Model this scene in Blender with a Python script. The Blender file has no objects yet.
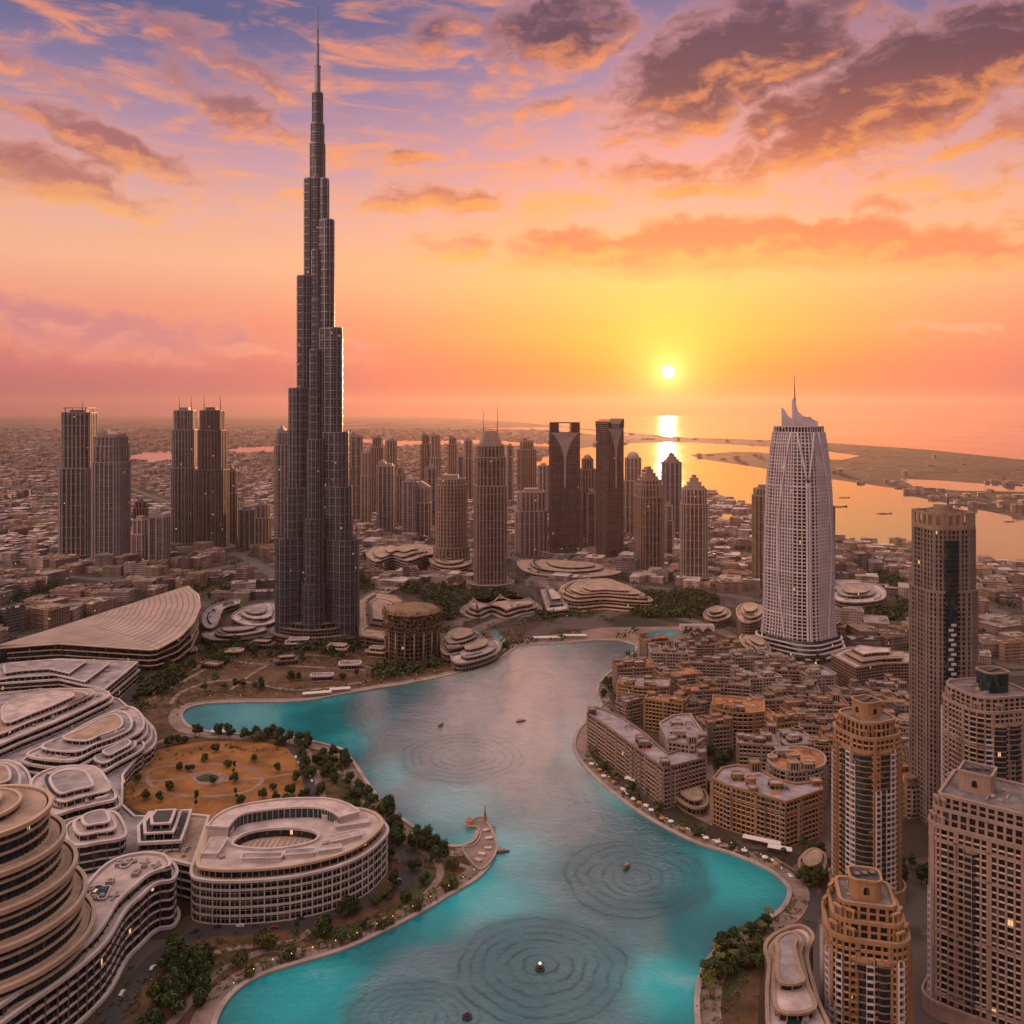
import bpy, math, random
from mathutils import Vector, Matrix
R = math.radians
random.seed(7)
SC = bpy.context.scene
COL = SC.collection

# ------------------------------------------------------------------ camera
F = 887.0           # focal length in picture units of a 1024 wide frame
H = 300.0           # eye height above the ground, metres
HZ = 410.0          # where the horizon lies
cam_d = bpy.data.cameras.new('camera')
cam = bpy.data.objects.new('camera', cam_d); COL.objects.link(cam)
cam.location = (0, 0, H); cam.rotation_euler = (R(90), 0, 0)
cam_d.sensor_width = 36.0; cam_d.lens = 36.0 * F / 1024.0
cam_d.shift_y = -(512 - HZ) / 1024.0
cam_d.clip_start = 1.0; cam_d.clip_end = 200000
SC.camera = cam

# ------------------------------------------------------------------ exposure
SC.render.engine = 'CYCLES'
SC.view_settings.view_transform = 'Standard'
SC.view_settings.look = 'None'
SC.view_settings.exposure = 0.24
SC.view_settings.gamma = 1.0
SC.cycles.use_denoising = True
SC.cycles.max_bounces = 5
SC.cycles.diffuse_bounces = 1
SC.cycles.glossy_bounces = 3
SC.cycles.transmission_bounces = 2
SC.cycles.volume_bounces = 0
SC.cycles.transparent_max_bounces = 6
SC.cycles.caustics_reflective = False
SC.cycles.caustics_refractive = False

SUN_AZ = math.degrees(math.atan((668 - 512) / F))        # to the right of straight ahead
SUN_EL = math.degrees(math.atan((HZ - 372) / F * math.cos(R(SUN_AZ))))

# ------------------------------------------------------------------ node helper
def srgb(r, g, b):
    f = lambda c: (c / 255 / 12.92) if c / 255 <= 0.04045 else ((c / 255 + 0.055) / 1.055) ** 2.4
    return (f(r), f(g), f(b), 1.0)

class NT:
    def __init__(s, tree): s.t = tree
    def n(s, kind, **kw):
        nd = s.t.nodes.new(kind)
        for k, v in kw.items(): setattr(nd, k, v)
        return nd
    def put(s, sock, v):
        if v is None: return
        if isinstance(v, bpy.types.NodeSocket): s.t.links.new(v, sock)
        else: sock.default_value = v
    def m(s, op, a, b=None, c=None, clamp=False):
        nd = s.n('ShaderNodeMath', operation=op, use_clamp=clamp)
        for i, v in enumerate((a, b, c)): s.put(nd.inputs[i], v)
        return nd.outputs[0]
    def vm(s, op, a, b=None):
        nd = s.n('ShaderNodeVectorMath', operation=op)
        s.put(nd.inputs[0], a); s.put(nd.inputs[1], b)
        return nd.outputs['Value'] if op in ('LENGTH', 'DOT_PRODUCT', 'DISTANCE') else nd.outputs['Vector']
    def xyz(s, x, y, z=0.0):
        nd = s.n('ShaderNodeCombineXYZ')
        for i, v in enumerate((x, y, z)): s.put(nd.inputs[i], v)
        return nd.outputs[0]
    def sep(s, v):
        nd = s.n('ShaderNodeSeparateXYZ'); s.put(nd.inputs[0], v); return nd.outputs
    def mix(s, f, a, b, mode='MIX'):
        nd = s.n('ShaderNodeMix', data_type='RGBA', blend_type=mode)
        s.put(nd.inputs[0], f); s.put(nd.inputs[6], a); s.put(nd.inputs[7], b)
        return nd.outputs[2]
    def smooth(s, v, lo, hi, to0=0.0, to1=1.0):
        nd = s.n('ShaderNodeMapRange', interpolation_type='SMOOTHSTEP')
        for i, x in enumerate((v, lo, hi, to0, to1)): s.put(nd.inputs[i], x)
        return nd.outputs[0]
    def ramp(s, f, stops):
        nd = s.n('ShaderNodeValToRGB'); r = nd.color_ramp
        while len(r.elements) < len(stops): r.elements.new(0.5)
        for e, (p, c) in zip(r.elements, stops): e.position = p; e.color = c
        s.put(nd.inputs[0], f); return nd.outputs[0]
    def noise(s, v, scale, detail=4, rough=0.5, dist=0.0, color=False):
        nd = s.n('ShaderNodeTexNoise')
        s.put(nd.inputs['Vector'], v); nd.inputs['Scale'].default_value = scale
        nd.inputs['Detail'].default_value = detail; nd.inputs['Roughness'].default_value = rough
        nd.inputs['Distortion'].default_value = dist
        return nd.outputs['Color' if color else 'Fac']

# ------------------------------------------------------------------ sky
def az_el(px, py):
    az = math.atan((px - 512) / F)
    return math.degrees(az), math.degrees(math.atan((HZ - py) / F * math.cos(az)))

W = bpy.data.worlds.new('World'); SC.world = W; W.use_nodes = True
def make_sky():
    t = W.node_tree; t.nodes.clear(); k = NT(t)
    # cloud density in (azimuth, elevation) degrees, as a group so that it can be read twice
    g = bpy.data.node_groups.new('cloud_density', 'ShaderNodeTree')
    g.interface.new_socket('P', in_out='INPUT', socket_type='NodeSocketVector')
    g.interface.new_socket('D', in_out='OUTPUT', socket_type='NodeSocketFloat')
    q = NT(g); gi = q.n('NodeGroupInput'); go = q.n('NodeGroupOutput')
    P = gi.outputs[0]
    warp = q.noise(P, 0.22, 4, 0.55, color=True)
    wv = q.vm('MULTIPLY', q.vm('SUBTRACT', warp, (0.5, 0.5, 0.5)), (6.0, 2.4, 0.0))
    Pw = q.vm('ADD', P, wv)
    px, py, _ = q.sep(Pw)
    blobs = [(735, 62, 124, 46, -14, 1.22), (905, 88, 160, 46, -17, 1.22), (558, 30, 82, 36, -6, .95), (850, 125, 90, 22, -16, .8),
             (768, 138, 24, 19, 0, .9), (640, 172, 95, 17, 4, .7), (690, 190, 60, 12, 0, .65), (740, 246, 300, 26, 1, 1.15),
             (960, 250, 130, 22, 4, .9), (955, 323, 42, 4, 0, .6), (222, 60, 90, 17, 20, .72), (238, 108, 75, 18, 20, .85),
             (112, 142, 100, 20, 13, 1.0), (38, 172, 85, 24, 12, .9), (36, 72, 60, 15, 6, .62), (425, 196, 75, 17, -2, .9),
             (445, 36, 55, 20, -10, .7), (80, 328, 190, 26, 4, .95), (240, 345, 90, 12, 6, .75), (600, 232, 60, 9, -2, .6),
             (410, 155, 60, 9, -4, .55), (560, 105, 60, 16, -12, .55), (350, 345, 50, 6, 4, .5), (960, 150, 80, 10, -14, .6),
             (900, 205, 90, 9, -3, .6), (1180, 60, 160, 60, -10, .9), (-150, 120, 160, 40, 12, .9), (1240, 250, 160, 20, 0, .8)]
    acc = None
    for bx, by, rx, ry, tilt, st in blobs:
        a, e = az_el(bx, by)
        sx = 57.3 / F * rx; sy = 57.3 / F * ry; c, s_ = math.cos(R(-tilt)), math.sin(R(-tilt))
        dx = q.m('SUBTRACT', px, a); dy = q.m('SUBTRACT', py, e)
        u = q.m('MULTIPLY_ADD', dx, c / sx, q.m('MULTIPLY', dy, s_ / sx))
        v = q.m('MULTIPLY_ADD', dx, -s_ / sy, q.m('MULTIPLY', dy, c / sy))
        r2 = q.m('MULTIPLY_ADD', u, u, q.m('MULTIPLY', v, v))
        f = q.m('MULTIPLY', q.m('EXPONENT', q.m('MULTIPLY', r2, -0.9)), st)
        acc = f if acc is None else q.m('MAXIMUM', acc, f)
    st1 = q.vm('MULTIPLY', Pw, (0.25, 0.52, 1.0))
    n1 = q.noise(st1, 1.0, 7, 0.60, 0.25)
    n2 = q.noise(q.vm('MULTIPLY', P, (0.50, 1.25, 1.0)), 1.0, 7, 0.62, 0.4)
    d = q.m('ADD', acc, q.m('MULTIPLY_ADD', n1, 1.45, -0.70))
    d = q.m('ADD', d, q.m('MULTIPLY_ADD', n2, 0.50, -0.25))
    q.put(go.inputs[0], d)

    gen = k.n('ShaderNodeTexCoord').outputs['Generated']
    x, y, z = k.sep(k.vm('NORMALIZE', gen))
    az = k.m('MULTIPLY', k.m('ARCTAN2', x, y), 57.2958)
    el = k.m('MULTIPLY', k.m('ARCSINE', z), 57.2958)
    AE = k.xyz(az, el, 0.0)
    e01 = k.m('DIVIDE', el, 60.0, clamp=True)
    S = lambda deg: deg / 60.0
    away = k.ramp(e01, [(0, srgb(138, 88, 104)), (S(2.5), srgb(200, 114, 118)), (S(5.5), srgb(232, 142, 122)), (S(9), srgb(244, 180, 144)), (S(12), srgb(230, 172, 158)),
                        (S(15), srgb(198, 152, 166)), (S(19), srgb(138, 124, 160)), (S(23), srgb(82, 94, 138)), (S(26.5), srgb(92, 98, 144)), (S(33), (.95, .74, .72, 1)), (S(52), (1.30, 1.14, 1.12, 1)), (1, (1.36, 1.20, 1.20, 1))])
    near = k.ramp(e01, [(0, srgb(150, 44, 22)), (S(1.2), srgb(200, 76, 26)), (S(2.6), srgb(232, 110, 28)), (S(4.8), srgb(250, 164, 54)), (S(8.0), srgb(252, 194, 104)),
                        (S(11.5), srgb(240, 176, 144)), (S(16), srgb(222, 160, 162)), (S(20), srgb(166, 138, 168)), (S(25), srgb(116, 108, 150)), (S(27), srgb(108, 104, 148)), (S(33), (.95, .74, .70, 1)), (S(52), (1.30, 1.14, 1.12, 1)), (1, (1.36, 1.20, 1.20, 1))])
    back = k.ramp(e01, [(0, srgb(112, 88, 104)), (S(6), srgb(138, 106, 120)), (S(14), srgb(150, 122, 138)), (S(24), srgb(150, 128, 150)), (S(38), srgb(188, 164, 178)), (S(54), (1.30, 1.14, 1.12, 1)), (1, (1.36, 1.20, 1.20, 1))])
    daz = k.m('SUBTRACT', az, SUN_AZ)
    wn = k.m('EXPONENT', k.m('MULTIPLY', k.m('MULTIPLY', daz, daz), -1 / (2 * 11.5 ** 2)))
    base = k.mix(wn, away, near)
    # added bright patch of unseen sky, behind and left, to light the building faces
    dl = k.m('ADD', az, 112.0)
    bank = k.m('MULTIPLY', k.m('EXPONENT', k.m('MULTIPLY', k.m('MULTIPLY', dl, dl), -1 / (2 * 34.0 ** 2))), k.smooth(el, 2, 14))
    bank = k.m('MULTIPLY', bank, k.smooth(el, 62, 34))
    back = k.mix(bank, back, (3.3, 2.2, 1.75, 1))
    base = k.mix(k.smooth(k.m('ABSOLUTE', az), 55, 95), base, back)
    # glow round the sun
    ddx = k.m('MULTIPLY', daz, k.m('COSINE', k.m('MULTIPLY', el, 1 / 57.3)))
    ddy = k.m('SUBTRACT', el, SUN_EL)
    rr = k.m('SQRT', k.m('MULTIPLY_ADD', ddx, ddx, k.m('MULTIPLY', ddy, ddy)))
    glow = k.m('MULTIPLY', k.m('EXPONENT', k.m('DIVIDE', rr, -2.6)), 0.56)
    base = k.mix(glow, base, k.mix(1.0, base, (0.9, 0.52, 0.10, 1), 'ADD'))
    # clouds
    def dens(v):
        nd = k.n('ShaderNodeGroup'); nd.node_tree = g; k.put(nd.inputs[0], v); return nd.outputs[0]
    d0 = dens(AE); d1 = dens(k.vm('ADD', AE, (0.18, -0.75, 0.0)))
    cover = k.smooth(d0, 0.16, 0.62)
    thick = k.smooth(d0, 0.34, 0.86)
    edge = k.smooth(k.m('SUBTRACT', d0, d1), 0.02, 0.50)
    body = k.ramp(e01, [(0, srgb(206, 128, 128)), (S(5), srgb(208, 132, 128)), (S(9.5), srgb(234, 134, 88)), (S(13), srgb(214, 112, 78)), (S(17), srgb(134, 70, 66)), (S(20), srgb(92, 56, 68)), (S(24), srgb(74, 56, 80)), (1, srgb(90, 76, 110))])
    body_l = k.ramp(e01, [(0, srgb(205, 130, 138)), (S(5.5), srgb(204, 132, 138)), (S(10), srgb(224, 146, 128)), (S(14), srgb(172, 104, 98)), (S(19), srgb(150, 98, 104)), (S(24), srgb(112, 92, 128)), (1, srgb(90, 76, 110))])
    body = k.mix(k.smooth(az, -16, 4), body_l, body)
    lit = k.ramp(e01, [(0, srgb(238, 150, 130)), (S(6), srgb(250, 170, 130)), (S(10), srgb(255, 188, 84)), (S(16), srgb(255, 158, 72)), (S(22), srgb(250, 150, 92)), (1, srgb(220, 160, 140))])
    lit = k.mix(k.smooth(az, -18, 0), k.mix(0.25, lit, srgb(240, 160, 140)), lit)
    thin = k.mix(0.38, base, lit)
    cc = k.mix(thick, thin, body)
    cc = k.mix(k.m('MULTIPLY', edge, k.m('SUBTRACT', 1.0, k.m('MULTIPLY', thick, 0.35))), cc, lit)
    low = k.smooth(el, 1.0, 4.5)
    skyc = k.mix(k.m('MULTIPLY', k.m('MULTIPLY', cover, low), 0.92), base, cc)
    # thin peach wisps
    wz = k.noise(k.vm('MULTIPLY', AE, (0.13, 0.62, 1)), 1.0, 7, 0.62, 0.6)
    wf = k.m('MULTIPLY', k.smooth(wz, 0.46, 0.68), k.smooth(el, 7, 14))
    skyc = k.mix(k.m('MULTIPLY', k.m('MULTIPLY', wf, k.m('SUBTRACT', 1.0, cover)), 0.75), skyc, lit)
    # the disc
    disc = k.smooth(rr, 0.46, 0.22)
    halo = k.m('MULTIPLY', k.m('EXPONENT', k.m('DIVIDE', rr, -0.45)), 1.0)
    skyc = k.mix(1.0, skyc, k.mix(halo, (0, 0, 0, 1), (2.2, 1.6, 0.5, 1)), 'ADD')
    bloom = k.m('MULTIPLY', k.m('EXPONENT', k.m('DIVIDE', rr, -1.9)), .55)
    skyc = k.mix(1.0, skyc, k.mix(bloom, (0, 0, 0, 1), (1.1, .72, .18, 1)), 'ADD')
    skyc = k.mix(disc, skyc, (14.0, 10.5, 5.0, 1))
    # below the horizon
    skyc = k.mix(k.smooth(el, -0.5, -3), skyc, srgb(120, 84, 84))
    ns = k.n('ShaderNodeTexSky', sky_type='NISHITA')
    ns.sun_disc = False; ns.sun_elevation = R(SUN_EL); ns.sun_rotation = R(SUN_AZ); ns.altitude = 300; ns.dust_density = 3.0
    b1 = k.n('ShaderNodeBackground'); b1.inputs[1].default_value = 0.05; k.put(b1.inputs[0], k.mix(1.0, ns.outputs[0], (.30, .20, .18, 1), 'MULTIPLY'))
    b2 = k.n('ShaderNodeBackground'); b2.inputs[1].default_value = SKY_GAIN; k.put(b2.inputs[0], skyc)
    ad = k.n('ShaderNodeAddShader'); k.put(ad.inputs[0], b1.outputs[0]); k.put(ad.inputs[1], b2.outputs[0])
    out = k.n('ShaderNodeOutputWorld'); k.put(out.inputs[0], ad.outputs[0])
SKY_GAIN = 0.84
make_sky()
W.cycles.sampling_method = 'MANUAL'; W.cycles.sample_map_resolution = 1024

# ------------------------------------------------------------------ sun
sun_d = bpy.data.lights.new('sun', 'SUN'); sun_o = bpy.data.objects.new('sun', sun_d); COL.objects.link(sun_o)
sun_d.energy = 4.6; sun_d.angle = R(0.6); sun_d.color = (1.0, 0.47, 0.20)
_d = Vector((math.sin(R(SUN_AZ)) * math.cos(R(SUN_EL)), math.cos(R(SUN_AZ)) * math.cos(R(SUN_EL)), math.sin(R(SUN_EL))))
sun_o.rotation_euler = _d.to_track_quat('Z', 'Y').to_euler()
sun_o.location = (2000, 9000, 900)

# ------------------------------------------------------------------ where things stand
def G(px, py, z=0.0):
    """the point at height z that is seen at (px, py)"""
    Y = F * (H - z) / (py - HZ)
    return Vector(((px - 512) / F * Y, Y, z))
def AT(px, Y, z=0.0): return Vector(((px - 512) / F * Y, Y, z))
def ZT(py, Y): return H - (py - HZ) / F * Y
def GY(py): return F * H / (py - HZ)
# ------------------------------------------------------------------ mesh builder
def poly_area(p): return 0.5 * sum(p[i][0] * p[(i + 1) % len(p)][1] - p[(i + 1) % len(p)][0] * p[i][1] for i in range(len(p)))
def ccw(p):
    p = [(a[0], a[1]) for a in p]
    return p if poly_area(p) > 0 else p[::-1]
def rect(w, d): return [(-w / 2, -d / 2), (w / 2, -d / 2), (w / 2, d / 2), (-w / 2, d / 2)]
def rrect(w, d, r, n=4):
    out = []
    for cx, cy, a0 in ((w / 2 - r, -d / 2 + r, -90), (w / 2 - r, d / 2 - r, 0), (-w / 2 + r, d / 2 - r, 90), (-w / 2 + r, -d / 2 + r, 180)):
        for i in range(n + 1):
            a = R(a0 + 90 * i / n); out.append((cx + r * math.cos(a), cy + r * math.sin(a)))
    return out
def ellipse(rx, ry, n=28, ph=0): return [(rx * math.cos(2 * math.pi * (i + ph) / n), ry * math.sin(2 * math.pi * (i + ph) / n)) for i in range(n)]
def stadium(L, w, n=8):
    """from the origin along +x to L, rounded far end"""
    return [(-w * .3, -w / 2), (L - w / 2, -w / 2)] + [(L - w / 2 + w / 2 * math.cos(a), w / 2 * math.sin(a)) for a in [R(-90 + 180 * i / n) for i in range(1, n)]] + [(L - w / 2, w / 2), (-w * .3, w / 2)]
def xf(p, rot=0.0, dx=0.0, dy=0.0, s=1.0):
    c, sn = math.cos(rot), math.sin(rot)
    return [(dx + s * (a[0] * c - a[1] * sn), dy + s * (a[0] * sn + a[1] * c)) for a in p]
def offset(p, d):
    """move every side of a ccw polygon outwards by d"""
    n = len(p); out = []
    for i in range(n):
        a, b, c = Vector(p[i - 1]), Vector(p[i]), Vector(p[(i + 1) % n])
        e1 = (b - a); e2 = (c - b)
        if e1.length < 1e-6 or e2.length < 1e-6: out.append(tuple(b)); continue
        n1 = Vector((e1.y, -e1.x)).normalized(); n2 = Vector((e2.y, -e2.x)).normalized()
        m = n1 + n2
        if m.length < 1e-4: m = n1
        m = m.normalized(); k = d / max(0.4, m.dot(n1))
        out.append((b.x + m.x * k, b.y + m.y * k))
    return out
def smooth_line(pts, n=6, closed=False):
    """Catmull-Rom through points"""
    P = [Vector((p[0], p[1])) for p in pts]; m = len(P); out = []
    rng = range(m) if closed else range(m - 1)
    for i in rng:
        p1, p2 = P[i], P[(i + 1) % m]
        p0 = P[i - 1] if (closed or i > 0) else p1
        p3 = P[(i + 2) % m] if (closed or i < m - 2) else p2
        for j in range(n):
            t = j / n
            v = 0.5 * ((2 * p1) + (p2 - p0) * t + (2 * p0 - 5 * p1 + 4 * p2 - p3) * t * t + (3 * p1 - p0 - 3 * p2 + p3) * t ** 3)
            out.append((v.x, v.y))
    if not closed: out.append((P[-1].x, P[-1].y))
    return out

class MB:
    def __init__(s): s.v = []; s.f = []; s.uv = []; s.mi = []; s.sm = []
    def face(s, pts, uv=None, m=0, sm=False):
        b = len(s.v); s.v += [tuple(p) for p in pts]; s.f.append(tuple(range(b, b + len(pts))))
        s.uv.append(uv or [(0, 0)] * len(pts)); s.mi.append(m); s.sm.append(sm)
    def mesh(s, vs, fs, m=0, sm=False, uvf=None):
        b = len(s.v); s.v += [tuple(p) for p in vs]
        for f in fs:
            s.f.append(tuple(b + i for i in f)); s.mi.append(m); s.sm.append(sm)
            s.uv.append([uvf(vs[i]) for i in f] if uvf else [(0, 0)] * len(f))
    def loft(s, rings, m=0, top=None, bottom=None, sm=False, closed=True):
        """rings: lists of (x, y, z) with equal counts, from the bottom up; UV is metres along the outline and height"""
        n = len(rings[0]); b = len(s.v)
        for r in rings: s.v += [tuple(p) for p in r]
        seg = n if closed else n - 1
        us = [0.0]
        for i in range(seg):
            a, c = rings[0][i], rings[0][(i + 1) % n]
            us.append(us[-1] + math.hypot(c[0] - a[0], c[1] - a[1]))
        for k in range(len(rings) - 1):
            for i in range(seg):
                j = (i + 1) % n
                s.f.append((b + k * n + i, b + k * n + j, b + (k + 1) * n + j, b + (k + 1) * n + i))
                s.uv.append([(us[i], rings[k][i][2]), (us[i + 1], rings[k][j][2]), (us[i + 1], rings[k + 1][j][2]), (us[i], rings[k + 1][i][2])])
                s.mi.append(m); s.sm.append(sm)
        if top is not None:
            s.f.append(tuple(b + (len(rings) - 1) * n + i for i in range(n))); s.uv.append([(p[0], p[1]) for p in rings[-1]]); s.mi.append(top); s.sm.append(False)
        if bottom is not None:
            s.f.append(tuple(b + n - 1 - i for i in range(n))); s.uv.append([(p[0], p[1]) for p in rings[0]][::-1]); s.mi.append(bottom); s.sm.append(False)
    def prism(s, p, z0, z1, m=0, top=0, bottom=None, sm=False):
        s.loft([[(a, b, z0) for a, b in p], [(a, b, z1) for a, b in p]], m, top, bottom, sm)
    def ring(s, p, q, z0, z1, m=0):
        """a flat-topped band between outlines p (outer) and q (inner)"""
        n = len(p); b = len(s.v)
        for pl, z in ((p, z0), (p, z1), (q, z1), (q, z0)): s.v += [(a[0], a[1], z) for a in pl]
        for k in range(4):
            for i in range(n):
                j = (i + 1) % n; k2 = (k + 1) % 4
                s.f.append((b + k * n + i, b + k * n + j, b + k2 * n + j, b + k2 * n + i)); s.uv.append([(0, 0)] * 4); s.mi.append(m); s.sm.append(False)
    def box(s, c, size, rot=0.0, m=0):
        w, d, h = size
        p = xf(rect(w, d), rot, c[0], c[1])
        s.prism(p, c[2] - h / 2, c[2] + h / 2, m, m, m)
    def tube(s, path, r0, r1=None, n=6, m=0, cap=True, sm=True):
        r1 = r0 if r1 is None else r1
        rings = []; L = len(path)
        for i, p in enumerate(path):
            p = Vector(p); d = Vector(path[min(i + 1, L - 1)]) - Vector(path[max(i - 1, 0)])
            d.normalize(); u = d.cross(Vector((0, 0, 1)))
            if u.length < 1e-3: u = Vector((1, 0, 0))
            u.normalize(); w = u.cross(d); r = r0 + (r1 - r0) * i / max(1, L - 1)
            rings.append([tuple(p + (u * math.cos(2 * math.pi * k / n) - w * math.sin(2 * math.pi * k / n)) * r) for k in range(n)])
        s.loft(rings, m, m if cap else None, m if cap else None, sm)
    def build(s, name, mats, parent=None, loc=None, rot=0.0):
        me = bpy.data.meshes.new(name); me.from_pydata(s.v, [], s.f)
        if not isinstance(mats, (list, tuple)): mats = [mats]
        for m in mats: me.materials.append(m)
        me.polygons.foreach_set('material_index', s.mi); me.polygons.foreach_set('use_smooth', s.sm)
        l = me.uv_layers.new(name='UVMap'); flat = []
        for u in s.uv:
            for a in u: flat += [a[0], a[1]]
        l.data.foreach_set('uv', flat); me.update()
        o = bpy.data.objects.new(name, me); COL.objects.link(o)
        if parent: o.parent = parent
        if loc is not None: o.location = loc
        o.rotation_euler.z = rot
        return o

def tag(o, label=None, cat=None, group=None, kind=None):
    if label: o['label'] = label
    if cat: o['category'] = cat
    if group: o['group'] = group
    if kind: o['kind'] = kind
    return o
def empty(name, loc, label, cat, group=None, rot=0.0):
    o = bpy.data.objects.new(name, None); COL.objects.link(o); o.location = loc; o.rotation_euler.z = rot
    o.empty_display_size = 5
    return tag(o, label, cat, group)
def copy_tree(o, parent=None):
    c = o.copy(); COL.objects.link(c); c.parent = parent
    for ch in list(o.children): copy_tree(ch, c)
    return c
ORD = ['first', 'second', 'third', 'fourth', 'fifth', 'sixth', 'seventh', 'eighth', 'ninth', 'tenth', 'eleventh', 'twelfth', 'thirteenth', 'fourteenth',
       'fifteenth', 'sixteenth', 'seventeenth', 'eighteenth', 'nineteenth', 'twentieth', 'twenty-first', 'twenty-second', 'twenty-third', 'twenty-fourth', 'twenty-fifth',
       'twenty-sixth', 'twenty-seventh', 'twenty-eighth', 'twenty-ninth', 'thirtieth', 'thirty-first', 'thirty-second', 'thirty-third', 'thirty-fourth', 'thirty-fifth', 'thirty-sixth', 'thirty-seventh', 'thirty-eighth', 'thirty-ninth', 'fortieth']

# ------------------------------------------------------------------ materials
MATS = {}
def new_mat(name):
    m = bpy.data.materials.new(name); m.use_nodes = True; t = m.node_tree; t.nodes.clear()
    k = NT(t); b = k.n('ShaderNodeBsdfPrincipled'); o = k.n('ShaderNodeOutputMaterial'); k.put(o.inputs[0], b.outputs[0])
    return m, k, b
def plain(name, col, rough=0.7, var=0.25, scale=0.15, metal=0.0, spec=0.4, streak=0.0, vary=0.0):
    """painted or cast surface with worn patches; streak adds upright rain marks"""
    if name in MATS: return MATS[name]
    if not any(w in name for w in ('white', 'roof', 'ledge', 'rim', 'canvas', 'paint', 'pale', 'lawn', 'soil', 'terrace')): col = tuple(c * .76 for c in col[:3])
    m, k, b = new_mat(name)
    co = k.n('ShaderNodeTexCoord').outputs['Object']
    n = k.noise(co, scale, 6, 0.62)
    f = k.smooth(n, 0.3, 0.7, 1 - var, 1 + var * 0.6)
    if streak:
        s2 = k.noise(k.vm('MULTIPLY', co, (1.2, 1.2, 0.05)), 1.0, 4, 0.6)
        f = k.m('MULTIPLY', f, k.smooth(s2, 0.35, 0.7, 1.0, 1 - streak))
    if vary:
        rnd = k.n('ShaderNodeObjectInfo').outputs['Random']
        f = k.m('MULTIPLY', f, k.m('MULTIPLY_ADD', rnd, vary * 2, 1 - vary))
    k.put(b.inputs['Base Color'], k.mix(1.0, (*col[:3], 1), k.xyz(f, f, f), 'MULTIPLY'))
    b.inputs['Roughness'].default_value = rough; b.inputs['Metallic'].default_value = metal; b.inputs['Specular IOR Level'].default_value = spec
    MATS[name] = m; return m
def glass(name, col, rough=0.08, cell=(1.6, 3.4), var=0.5, blind=0.25, lit=0.0):
    """dark reflecting glazing; every pane has its own tint, some have pale blinds behind"""
    if name in MATS: return MATS[name]
    m, k, b = new_mat(name)
    uv = k.n('ShaderNodeTexCoord').outputs['UV']; u, v, _ = k.sep(uv)
    cu = k.m('FLOOR', k.m('DIVIDE', u, cell[0])); cv = k.m('FLOOR', k.m('DIVIDE', v, cell[1]))
    wn = k.n('ShaderNodeTexWhiteNoise', noise_dimensions='3D')
    k.put(wn.inputs[0], k.xyz(cu, cv, k.m('MULTIPLY', k.n('ShaderNodeObjectInfo').outputs['Random'], 91.0)))
    r = wn.outputs['Value']
    f = k.m('MULTIPLY_ADD', r, 2 * var, 1 - var)
    c = k.mix(1.0, (*col[:3], 1), k.xyz(f, f, f), 'MULTIPLY')
    c = k.mix(k.smooth(r, 1 - blind, 1 - blind + 0.02, 0, 0.8), c, (0.075, 0.058, 0.048, 1))
    k.put(b.inputs['Base Color'], c)
    b.inputs['Roughness'].default_value = rough; b.inputs['IOR'].default_value = 1.45
    if lit:
        k.put(b.inputs['Emission Color'], (1.0, 0.55, 0.2, 1)); k.put(b.inputs['Emission Strength'], k.smooth(r, 1 - lit, 1 - lit + 0.001, 0, 0.9))
    MATS[name] = m; return m
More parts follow.
